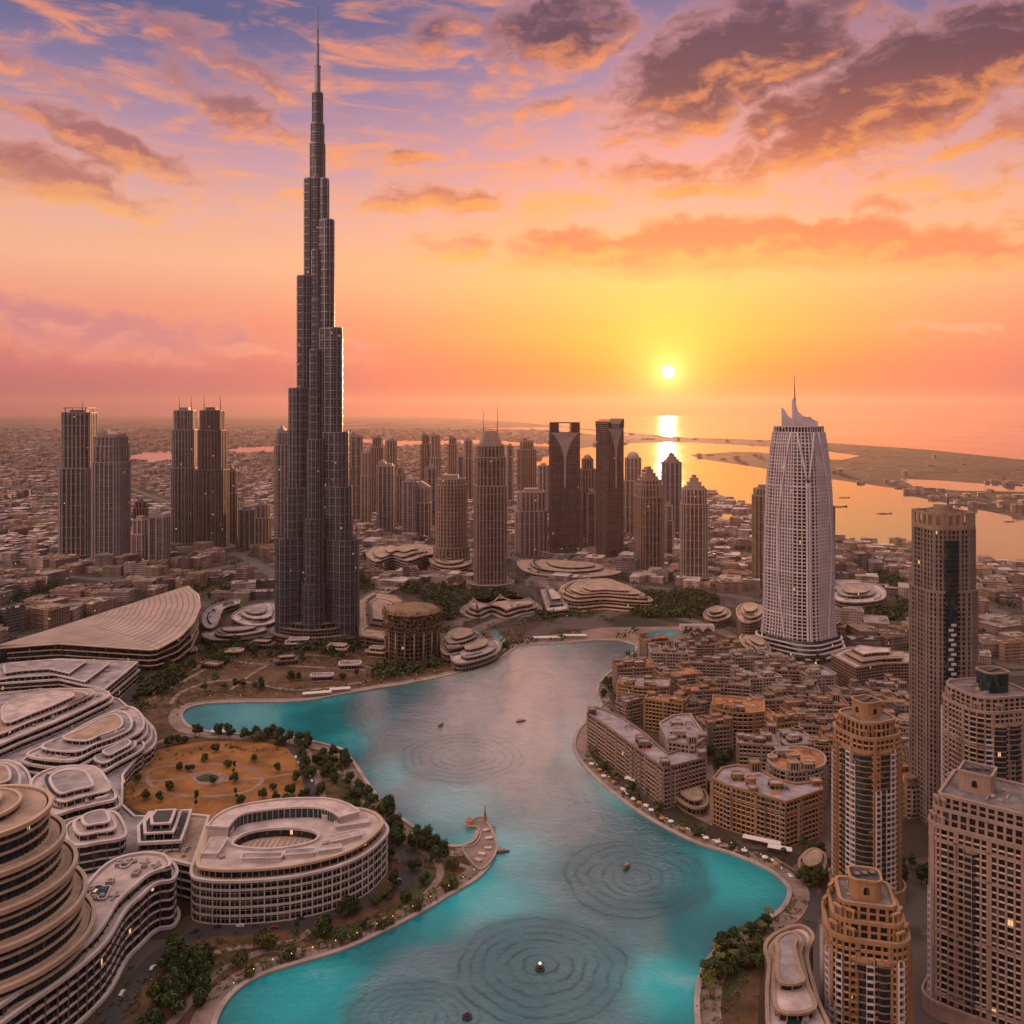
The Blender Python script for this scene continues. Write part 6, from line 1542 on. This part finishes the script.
for i, (h, w, mt, sh) in enumerate([(11, 10, leaf_dark, 'round'), (9, 9, leaf_olive, 'round'), (12, 8, leaf_dark, 'round'), (8, 9, leaf_dark, 'round'), (13, 7, leaf_dark, 'tall')]):
    TREES.append((trunk_mesh(i, h, w), crown_mesh('crown', 40 + i, h, w, 1500, mt, sh), ('broad dark tree', 'round olive tree', 'dark oval tree', 'low spreading dark tree', 'tall narrow dark tree')[i], 'tree'))
pt, pc = palm_parts(3); TREES.append((pt, pc, 'feathery palm tree', 'palm tree'))
made_trees = []
def tree(x, y, k, s_, zone, z=0.0):
    tr, cr, lab, cat = TREES[k]
    name = 'palm_tree' if k == 5 else 'tree'
    rt = rtree.uniform(0, 6.28)
    e = bpy.data.objects.new(name, None); COL.objects.link(e); e.location = (x, y, z); e.rotation_euler.z = rt; e.scale = (s_, s_, s_ * rtree.uniform(.85, 1.15)); e.empty_display_size = 2
    for q in (tr, cr): c = q.copy(); COL.objects.link(c); c.parent = e
    made_trees.append((e, k, zone)); return e
rtree = random.Random(21)
def belt(pts, n, spread, zone, kinds, s0=.8, s1=1.3):
    P = smooth_line(px_poly(pts), 8); L = len(P); k = 0; tries = 0
    while k < n and tries < n * 30:
        tries += 1
        f = rtree.random() * (L - 1); i = int(f); p = Vector(P[i]).lerp(Vector(P[min(L - 1, i + 1)]), f - i); x, y = p.x + rtree.gauss(0, spread), p.y + rtree.gauss(0, spread)
        s_ = rtree.uniform(s0, s1)
        if any(in_poly(x + dx, y + dy, LAKE) for dx, dy in ((0, 0), (5, 0), (-5, 0), (0, 5), (0, -5))): continue
        if any(math.hypot(x - a, y - c) < 4 for a, c in tree_at): continue
        if any(math.hypot(x - a, y - c) < q * .8 for a, c, q in taken if q < 60): continue
        tree_at.append((x, y)); tree(x, y, rtree.choice(kinds), s_, zone); k += 1
tree_at = []
belt([(300, 745), (335, 760), (362, 785), (380, 812), (408, 832), (436, 850)], 34, 7, 'on the strip between the lawn and the lake', (0, 0, 1, 2, 3, 3))
belt([(322, 770), (345, 800), (395, 850)], 18, 9, 'on the strip between the lawn and the lake', (0, 1, 3))
belt([(192, 737), (230, 739), (270, 741), (300, 746)], 11, 2.5, 'along the lawn edge at the lake arm', (0, 3, 2), .9, 1.4)
for px_, py_, k in [(145, 800, 3), (160, 802, 0), (196, 808, 4), (234, 774, 4), (228, 768, 3), (234, 783, 0), (190, 772, 3), (180, 770, 3), (212, 785, 3), (278, 772, 0), (273, 790, 3), (276, 800, 0), (262, 799, 3), (236, 799, 4), (240, 806, 0), (296, 782, 0), (138, 780, 3), (170, 790, 1), (205, 762, 1), (215, 752, 3), (254, 762, 0), (290, 795, 3)]:
    v = G(px_, py_); tree(v.x, v.y, k, rtree.uniform(.6, 1.0), 'on the parched lawn'); tree_at.append((v.x, v.y))
belt([(121, 790), (127, 770), (152, 751), (200, 741), (258, 741), (296, 752), (306, 775), (303, 800), (280, 812)], 26, 2.0, 'round the rim of the parched lawn', (0, 3, 2, 1), .6, 1.0)
belt([(694, 775), (705, 790), (700, 812), (685, 806)], 7, 5, 'on the court between the curved and serrated blocks', (5, 5, 1), .7, 1.0)
belt([(170, 975), (190, 965), (200, 985), (175, 1010)], 15, 5, 'in the grove below the long mall front', (0, 0, 2, 1), .9, 1.4)
belt([(150, 1040), (185, 1000), (215, 975)], 8, 6, 'in the grove below the long mall front', (0, 3))
for px_, py_, k in [(297, 938, 4), (324, 935, 0), (322, 938, 0), (345, 918, 0), (357, 912, 0), (375, 905, 3), (268, 950, 1), (262, 948, 1), (385, 898, 1), (395, 888, 0), (415, 872, 3), (436, 862, 0), (445, 858, 0), (452, 870, 1), (425, 885, 3), (405, 905, 1), (365, 930, 3), (340, 945, 3), (290, 960, 1), (240, 968, 1)]:
    v = G(px_, py_); tree(v.x, v.y, k, rtree.uniform(.75, 1.15), 'between the oval building and the lake'); tree_at.append((v.x, v.y))
belt([(140, 700), (180, 670), (210, 655), (250, 650), (300, 655), (360, 660)], 34, 14, 'on the park slope below the needle', (0, 2, 3, 3, 1), .8, 1.4)
belt([(200, 690), (250, 688), (310, 682), (380, 676), (440, 664), (498, 652)], 34, 6, 'along the far lake shore', (0, 3, 5, 2, 5), .7, 1.2)
belt([(728, 945), (744, 930), (760, 918), (772, 905)], 8, 4, 'on the near east bank', (0, 0, 5), .8, 1.2)
belt([(716, 1030), (720, 1000), (735, 975), (755, 955)], 16, 6, 'on the near east bank', (0, 2, 1, 3), .8, 1.3)
belt([(792, 880), (800, 870), (810, 860), (815, 900)], 8, 4, 'at the pool tip beside the ochre tower', (0, 4, 2), .9, 1.3)
belt([(590, 752), (604, 772), (640, 800), (690, 832), (740, 850)], 26, 4, 'on the promenade below the curved block', (3, 1, 5, 5), .5, .9)
belt([(634, 662), (604, 688), (606, 706), (585, 735)], 14, 4, 'on the promenade north of the curved block', (0, 3, 5), .6, .95)
belt([(690, 735), (704, 762), (720, 760), (716, 775)], 8, 5, 'in the garden court behind the curved block', (0, 3, 2), .9, 1.2)
belt([(905, 862), (912, 890), (905, 830)], 7, 6, 'between ochre tower and pink tower', (0, 2, 4), .9, 1.3)
belt([(745, 652), (770, 662), (800, 664), (826, 660)], 18, 7, 'at the foot of the lattice tower', (0, 3, 2), .8, 1.2)
def tag_trees():
  by = {}
  for e, k, zone in made_trees: by.setdefault((k, zone), []).append(e)
  for (k, zone), l in by.items():
    l.sort(key=lambda e: e.location.x / e.location.y)
    for i, e in enumerate(l):
        lab = f'{TREES[k][2]} {zone}' if len(l) == 1 else f'{TREES[k][2]} {zone}, {ORD[i]} of these from left'
        if len(lab.split()) > 16: lab = f'{TREES[k][2]} {zone}, {ORD[i]} from left'
        tag(e, lab, TREES[k][3], 'trees ' + zone)

def woods():
    """far groves and street trees that read as one mass"""
    b = MB(); r = random.Random(9)
    def clump(x, y, h, w, n):
        for _ in range(n):
            d = Vector((r.gauss(0, .42), r.gauss(0, .42), r.random())); p = Vector((x + d.x * w, y + d.y * w, h * (.2 + .8 * d.z * (1 - min(1, d.x * d.x + d.y * d.y) * .6)))); s_ = w * r.uniform(.10, .2)
            nn = Vector((r.gauss(0, 1), r.gauss(0, 1), r.gauss(0, 1))).normalized(); u = nn.orthogonal().normalized() * s_; v = nn.cross(u)
            b.face([tuple(p - u), tuple(p + v * .7), tuple(p + u), tuple(p - v * .7)])
    groves = [([(276, 645), (300, 641), (366, 641), (372, 648), (330, 652), (280, 652)], 26), ([(132, 700), (150, 682), (176, 668), (182, 676), (160, 696), (140, 712)], 22), ([(200, 662), (216, 646), (240, 644), (236, 656), (214, 668)], 16), ([(372, 668), (420, 668), (440, 660), (430, 672), (380, 682)], 18), ([(395, 580), (470, 572), (470, 584), (400, 590)], 30), ([(505, 600), (545, 612), (600, 606), (600, 612), (540, 620)], 40), ([(604, 606), (640, 597), (690, 593), (718, 599), (708, 616), (650, 618)], 260), ([(0, 600), (20, 590), (60, 585), (66, 596), (20, 604)], 60), ([(842, 606), (860, 600), (905, 604), (900, 620), (850, 618)], 50), ([(838, 578), (870, 572), (910, 576), (905, 590), (850, 585)], 50),
              ([(700, 575), (740, 560), (752, 590), (720, 590)], 50), ([(975, 590), (1000, 585), (1024, 590), (1010, 610)], 30), ([(395, 590), (440, 575), (520, 590), (480, 620), (420, 600)], 90), ([(356, 575), (372, 570), (372, 590), (358, 592)], 26), ([(395, 612), (440, 600), (460, 615), (440, 625)], 40),
              ([(720, 545), (760, 540), (830, 552), (840, 560), (740, 552)], 60), ([(140, 590), (200, 585), (260, 590), (270, 600), (200, 598)], 40)]
    for P, n in groves:
        k = 0
        x0, x1, y0, y1 = min(p[0] for p in P), max(p[0] for p in P), min(p[1] for p in P), max(p[1] for p in P)
        for _ in range(n * 12):
            if k >= n: break
            px_, py_ = r.uniform(x0, x1), r.uniform(y0, y1)
            if in_poly(px_, py_, P):
                v = G(px_, py_)
                if any(math.hypot(v.x - a, v.y - c) < q * .7 for a, c, q in taken) or any(in_poly(v.x, v.y, w) for w in WATER): continue
                clump(v.x, v.y, r.uniform(7, 13), r.uniform(9, 15), 60); k += 1
    for _ in range(900):
        py = HZ + 60 + 190 * r.random(); v = G(r.uniform(-20, 1044), py)
        if any(in_poly(v.x, v.y, w) for w in WATER) or any(math.hypot(v.x - a, v.y - c) < q * .8 for a, c, q in taken): continue
        clump(v.x, v.y, r.uniform(5, 9), r.uniform(6, 14), 26)
    tag(b.build('distant_woods', leaf_dark), kind='stuff')
belt([(230, 1000), (262, 978), (300, 965), (345, 951), (385, 933), (420, 914), (460, 890)], 24, 2.5, 'along the near west quay', (5, 5, 1), .6, .95)
belt([(710, 1020), (715, 985), (730, 958), (760, 938)], 8, 3, 'on the near east bank', (5,), .8, 1.1)
tag_trees()
woods()
def shrubs():
    b = MB(); r = random.Random(15)
    lines = [([(200, 694), (300, 690), (400, 676), (500, 652)], 420, 7), ([(150, 712), (180, 680), (230, 660), (330, 660), (420, 668)], 900, 20), ([(310, 760), (350, 790), (400, 838), (440, 862)], 300, 9), ([(225, 985), (300, 952), (400, 915), (470, 880)], 300, 8), ([(710, 1040), (720, 985), (760, 935), (795, 900)], 260, 7),
             ([(590, 755), (640, 805), (700, 836), (770, 862)], 200, 4), ([(125, 800), (140, 770), (200, 748), (280, 750)], 90, 6), ([(620, 662), (604, 690), (606, 712)], 90, 4), ([(640, 700), (700, 735), (800, 760), (820, 700), (720, 665)], 360, 20), ([(120, 1020), (170, 975), (215, 950), (300, 935)], 160, 9)]
    for pts, n, sp in lines:
        P = smooth_line(px_poly(pts), 10)
        for _ in range(n):
            c = Vector(r.choice(P)); x, y = c.x + r.gauss(0, sp), c.y + r.gauss(0, sp)
            if any(in_poly(x + dx, y + dy, LAKE) for dx, dy in ((0, 0), (2.5, 0), (-2.5, 0), (0, 2.5), (0, -2.5))): continue
            w = r.uniform(.8, 2.4)
            for _ in range(16):
                p = Vector((x + r.gauss(0, w * .5), y + r.gauss(0, w * .5), r.random() * w * .8)); s_ = w * r.uniform(.2, .4); nn = Vector((r.gauss(0, 1), r.gauss(0, 1), r.gauss(0, 1) + .5)).normalized(); u = nn.orthogonal().normalized() * s_; v = nn.cross(u)
                b.face([tuple(p - u), tuple(p + v * .7), tuple(p + u), tuple(p - v * .7)])
    tag(b.build('shrubbery', leaf_olive), kind='stuff')
shrubs()

# ------------------------------------------------------------------ small things by the water
def jetty():
    o = G(480, 850); t = empty('stone_jetty', (o.x, o.y, 0), 'curved stone jetty with beacon reaching into the lake at the tip', 'jetty')
    P = ccw(smooth_line([(v.x - o.x, v.y - o.y) for v in [G(a, c) for a, c in [(462, 852), (474, 848), (480, 838), (477, 830), (468, 829), (470, 824), (482, 820), (490, 830), (496, 845), (496, 856), (488, 868), (478, 872)]]], 4, True))
    b = MB(); b.prism(P, 0, 1.9, 0, 1); b.ring(offset(P, .3), offset(P, -.8), 1.6, 2.6, 0); b.build('deck', [quay_m, paving_m], t)
    v = G(485, 823); b = MB(); x, y = v.x - o.x, v.y - o.y; b.prism(xf(ellipse(1.5, 1.5, 10), 0, x, y), 1.8, 5, 0, 0); b.tube([(x, y, 5), (x, y, 12)], .8, .35, 8); b.tube([(x, y, 12), (x, y, 12.9)], .6, .1, 8); b.build('beacon', c_orange, t)
    v = G(469, 827); b = MB(); x, y = v.x - o.x, v.y - o.y; b.prism(xf(ellipse(2.4, 2.4, 8), 0, x, y), 1.8, 4.8, 0, 0); b.loft([[(a, c, 4.8) for a, c in xf(ellipse(3, 3, 8), 0, x, y)], [(a, c, 7.2) for a, c in xf(ellipse(.3, .3, 8), 0, x, y)]], 1, 1); b.build('pavilion', [w_rim, r_terra], t)
    for k, (a, c) in enumerate([(486, 834), (489, 842), (488, 852), (482, 858), (478, 864)]):
        v = G(a, c); b = MB(); b.prism(ccw(xf(rrect(5, 3, .6, 2), .6 - k * .3, v.x - o.x, v.y - o.y)), 1.9, 3.3, 0, 1); b.build('terrace_step', [quay_m, roof_pink], t)
jetty()
def boat(px_, py_, rot, label, L=9):
    v = G(px_, py_); t = empty('boat', (v.x, v.y, .3), label, 'boat', None, rot)
    hull = []
    for f, wv, zv in ((-.5, .8, .0), (-.2, 1.0, 0), (.2, .9, .05), (.42, .45, .2), (.5, .04, .35)): hull.append((f * L, wv * L * .16, zv * L * .2))
    b = MB(); rings = [[(x, -w * .6, -.1), (x, w * .6, -.1), (x, w, .9 + z), (x, -w, .9 + z)] for x, w, z in hull]
    b.loft(rings, 0, 0, 0); b.build('hull', plain('dark boat wood', (.16, .09, .05), .6, .2, 1), t)
    b = MB(); b.box((-L * .08, 0, 2.6), (L * .5, L * .26, .18))
    for sx in (-.3, .14):
        for sy in (-1, 1): b.box((L * sx, sy * L * .11, 1.7), (.14, .14, 1.8))
    b.build('canopy', c_tan, t)
boat(503, 853, .2, 'small wooden boat with tan awning moored off the jetty'); boat(627, 868, .9, 'little boat with pale awning inside the upper fountain ring', 8); boat(726, 850, -.5, 'small boat close to the east bank below the ochre block'); boat(521, 722, .4, 'dark boat drifting in the far reach of the lake', 10); boat(441, 726, 1.2, 'dark boat among rings below the rusty drum', 10)
for x, y, lab, L in ((844, 468, 'low barge on the bright lagoon', 40), (838, 477, 'flat pontoon on the lagoon by the lattice tower', 60), (884, 514, 'small dark ship on the lagoon, left of the slim tower', 46), (1009, 522, 'small craft on the lagoon at frame edge', 30)):
    v = boat(x if x > 850 else x, y if y > 500 else y + 30, .1, lab, L)
def fountain_float(px_, py_, label, lit=True):
    v = G(px_, py_); t = empty('fountain_float', (v.x, v.y, .35), label, 'fountain', 'fountain floats in the lake')
    b = MB(); b.prism(ellipse(2.6, 2.6, 14), -.2, .7, 0, 0); b.prism(ellipse(1.4, 1.4, 12), .7, 1.6, 0, 0); b.build('float', c_dark, t)
    b = MB(); b.tube([(0, 0, 1.6), (0, 0, 3.0)], .35, .25, 8); b.build('nozzle', c_steel, t)
    if not lit: return
    m, k, bs = new_mat('lit lamp globe') if 'lamp' not in MATS else (MATS['lamp'], None, None)
    if k: bs.inputs['Emission Color'].default_value = (1, .62, .3, 1); bs.inputs['Emission Strength'].default_value = 1.4; MATS['lamp'] = m
    b = MB(); b.loft([[(x * c, y * c, 3.2 + z) for x, y in ellipse(.8, .8, 10)] for z, c in ((-.7, .3), (-.4, .85), (0, 1), (.4, .85), (.7, .3))], 0, 0, 0, True); b.build('lamp', MATS['lamp'], t)
fountain_float(540, 970, 'dark fountain float with lit lamp at the middle of the big ring')
fountain_float(467, 1018, 'dark unlit fountain float near the bottom ring at the frame edge', False)

# parasols and awnings on the east promenade, kiosks by the water
aw_w = plain('white canvas', (.62, .55, .52), .8, .1, 1.0); aw_o = plain('terracotta canvas', (.42, .17, .07), .8, .15, 1.0)
def parasol(x, y, mat, label, group):
    t = empty('parasol', (x, y, .42), label, 'parasol', group)
    b = MB(); b.tube([(0, 0, 0), (0, 0, 3.2)], .09, None, 5); b.build('pole', c_steel, t)
    b = MB(); b.loft([[(a, c, 2.6) for a, c in ellipse(2.3, 2.3, 8)], [(a, c, 2.8) for a, c in ellipse(2.2, 2.2, 8)], [(a, c, 3.7) for a, c in ellipse(.08, .08, 8)]], 0, 0); b.build('canopy', mat, t)
PP = smooth_line(px_poly([(598, 783), (618, 802), (640, 819), (668, 835), (695, 846), (722, 855), (748, 864)]), 14)
pr = random.Random(4); row = 0
off_l = offset(ccw(LAKE), 8)
k = 0; last = None; spots = []
for p in off_l:
    q = Vector(p); px_ = 512 + F * q.x / q.y; py_ = HZ + F * H / q.y
    if 585 < px_ < 790 and 750 < py_ < 905: spots.append((px_, q))
spots.sort(key=lambda s: s[0])
for (pa, a), (pb, c) in zip(spots, spots[1:]):
    L = (c - a).length; n = max(1, int(L / 7))
    for i in range(n):
        if k >= 30 or pr.random() < .3: continue
        q = a.lerp(c, i / n); wht = pr.random() < .7
        parasol(q.x + pr.uniform(-1.5, 1.5), q.y + pr.uniform(-1.5, 1.5), aw_w if wht else aw_o, f'{"white" if wht else "terracotta"} parasol on the east promenade, {ORD[k]} from left', 'parasols on the east promenade'); k += 1
def awning(px_, py_, rot, L, label):
    v = G(px_, py_); t = empty('awning_pavilion', (v.x, v.y, .2), label, 'pavilion', 'white awning pavilions by the water', rot)
    b = MB(); b.loft([[(x, y, 3.2) for x, y in rect(L, 5)], [(x, y, 3.5) for x, y in rect(L, 5)], [(x, y, 5.0) for x, y in rect(L * .96, .3)]], 0, 0, 0); b.build('roof', aw_w, t)
    n = max(2, int(L / 6))
    for i in range(n + 1):
        for sy in (-2.2, 2.2): b = MB(); b.box((-L / 2 + .4 + (L - .8) * i / n, sy, 1.5), (.22, .22, 3.4)); b.build('post', c_steel, t)
awning(672, 798, -.62, 36, 'long white awning along the foot of the curved tan block'); awning(640, 786, -.65, 26, 'shorter white awning at the left end of the curved block front'); awning(762, 845, -.45, 26, 'white awning in front of the serrated ochre block'); awning(780, 853, -.4, 16, 'small white awning at the right end of the ochre block front')
awning(317, 696, .25, 30, 'white landing pavilion on the far shore left of the rusty drum'); awning(340, 692, .25, 22, 'small white landing pavilion beside the long one on far shore'); awning(545, 640, .05, 40, 'long white canopy on the plaza quay'); awning(575, 638, 0, 30, 'shorter white canopy on the plaza quay'); awning(262, 738, .02, 26, 'white kiosk roof at the lawn edge of the lake arm'); awning(222, 735, .02, 20, 'small kiosk roof at the left end of the lake arm')

# arched bridge by the plaza
def bridge():
    a, c = G(690, 631), G(704, 630); v = (a + c) / 2; t = empty('arched_bridge', (v.x, v.y, 0), 'small white bridge on three arches at the end of the plaza canal', 'bridge')
    L = 46; b = MB(); prof = [(-L / 2, 0)]
    for i in range(3):
        x0 = -L / 2 + 3 + i * 14; prof += [(x0 + 12 * j / 8, 5.5 * math.sin(math.pi * j / 8)) for j in range(9)]
    prof += [(L / 2, 0), (L / 2, 7), (-L / 2, 7)]
    b.loft([[(x, 5, z) for x, z in prof], [(x, -5, z) for x, z in prof]], 0, 0, 0); b.build('arches', w_white, t)
    for sy in (-4.7, 4.7): b = MB(); b.box((0, sy, 7.7), (L, .4, 1.3)); b.build('parapet', w_white, t)
bridge()

# cars
paint = [plain('white car paint', (.6, .58, .56), .3, .05, 1, spec=.6), plain('silver car paint', (.3, .29, .29), .3, .05, 1, metal=.5), plain('dark car paint', (.03, .03, .035), .25, .05, 1, spec=.6), plain('red car paint', (.25, .03, .02), .3, .05, 1, spec=.6)]
tyre_m = plain('tyre rubber', (.02, .02, .02), .9, .1, 1)
def make_car(ci):
    t = empty('car', (0, 0, 0), 'x', 'car')
    b = MB(); prof = [(-2.2, .35), (2.2, .35), (2.25, .75), (1.9, .95), (.95, 1.0), (.35, 1.48), (-1.2, 1.5), (-1.9, 1.05), (-2.25, .95)]
    b.loft([[(x, .88, z) for x, z in prof], [(x, -.88, z) for x, z in prof]], 0, 0, 0); b.build('body', paint[ci], t)
    b = MB(); pw = [(.85, 1.0), (.34, 1.42), (-1.15, 1.44), (-1.75, 1.06)]; b.loft([[(x, .90, z) for x, z in pw], [(x, -.90, z) for x, z in pw]], 0, 0, 0); b.build('window_band', g_dark, t)
    for x in (-1.35, 1.35):
        for y in (-.82, .82): b = MB(); b.tube([(x, y - .12, .34), (x, y + .12, .34)], .34, None, 10); b.build('wheel', tyre_m, t)
    return t
cars = [make_car(i) for i in range(4)]; used = [False] * 4; rc = random.Random(8); cn = ['white', 'silver', 'dark', 'red']; placed = []
def park(pts, n, where):
    P = smooth_line(px_poly(pts), 10)
    for i in range(n):
        f = (i + rc.uniform(.15, .85)) / n * (len(P) - 1); k = int(f); a, c = Vector(P[k]), Vector(P[min(k + 1, len(P) - 1)]); p = a.lerp(c, f - k); d = (c - a); ang = math.atan2(d.y, d.x); sg = rc.choice((-1, 1)); ci = rc.choice((0, 0, 1, 2, 2, 3))
        o = cars[ci] if not used[ci] else copy_tree(cars[ci]); used[ci] = True
        o.location = (p.x - math.sin(ang) * 2.4 * sg, p.y + math.cos(ang) * 2.4 * sg, .05); o.rotation_euler.z = ang + (0 if sg < 0 else math.pi); placed.append((o, ci, where))
park([(122, 1000), (165, 952), (205, 932), (260, 928), (320, 918), (370, 900), (405, 880)], 12, 'on the road below the mall fronts')
park([(585, 745), (604, 775), (645, 808), (700, 838), (760, 858), (800, 880)], 26, 'on the lakeside road of the east bank')
park([(296, 752), (306, 775), (314, 797)], 8, 'on the lane beside the parched lawn')
by = {}
for o, ci, wh in placed: by.setdefault((ci, wh), []).append(o)
for (ci, wh), l in by.items():
    l.sort(key=lambda o: o.location.x / o.location.y)
    for i, o in enumerate(l): tag(o, f'{cn[ci]} car {wh}' + ('' if len(l) == 1 else f', {ORD[i]} of these from left'), 'car', 'cars ' + wh)
# lamp posts, lit
def lamp_at(x, y, label, group):
    e = empty('street_lamp', (x, y, .1), label, 'street lamp', group)
    for q in LAMP: c = q.copy(); COL.objects.link(c); c.parent = e
b = MB(); b.tube([(0, 0, 0), (0, 0, 6)], .12, .08, 5); b.tube([(0, 0, 6), (.8, 0, 6.3)], .07, None, 5); lp = b.build('pole', c_steel); COL.objects.unlink(lp)
b = MB(); b.loft([[(.9 + x * c, y * c, 6.2 + z) for x, y in ellipse(.27, .27, 8)] for z, c in ((-.25, .4), (0, 1), (.25, .4))], 0, 0, 0, True); lh = b.build('lamp', MATS['lamp']); COL.objects.unlink(lh)
LAMP = [lp, lh]
for where, pts, n in (('on the near west shore', [(225, 1000), (262, 975), (300, 962), (345, 948), (385, 930), (420, 912), (455, 891), (476, 877)], 14), ('on the far shore below the needle', [(205, 702), (300, 699), (360, 689), (420, 679), (470, 668), (500, 655)], 16), ('on the east promenade', [(592, 768), (632, 806), (690, 839), (730, 852), (768, 868), (792, 890)], 14), ('along the plaza boulevard', [(500, 619), (560, 610), (630, 611), (690, 619), (740, 639), (790, 664)], 14)):
    P = smooth_line(px_poly(pts), 12)
    for i in range(n):
        p = P[int((i + .5) / n * (len(P) - 1))]; lamp_at(p[0], p[1], f'lit street lamp {where}, {ORD[i]} from left', 'street lamps ' + where)
# ------------------------------------------------------------------ the air
def haze():
    b = MB(); b.prism([(-61000, -900), (61000, -900), (61000, 47000), (-61000, 47000)], -2.0, 870.0, 0, 0, 0)
    m = bpy.data.materials.new('evening haze'); m.use_nodes = True; t = m.node_tree; t.nodes.clear(); k = NT(t)
    v = k.n('ShaderNodeVolumePrincipled'); v.inputs['Color'].default_value = (.58, .41, .39, 1); v.inputs['Density'].default_value = HAZE; v.inputs['Anisotropy'].default_value = .6
    o = k.n('ShaderNodeOutputMaterial'); k.put(o.inputs['Volume'], v.outputs[0])
    m.cycles.homogeneous_volume = True
    h = b.build('haze', m); tag(h, kind='stuff')
HAZE = 1 / 64000
haze()
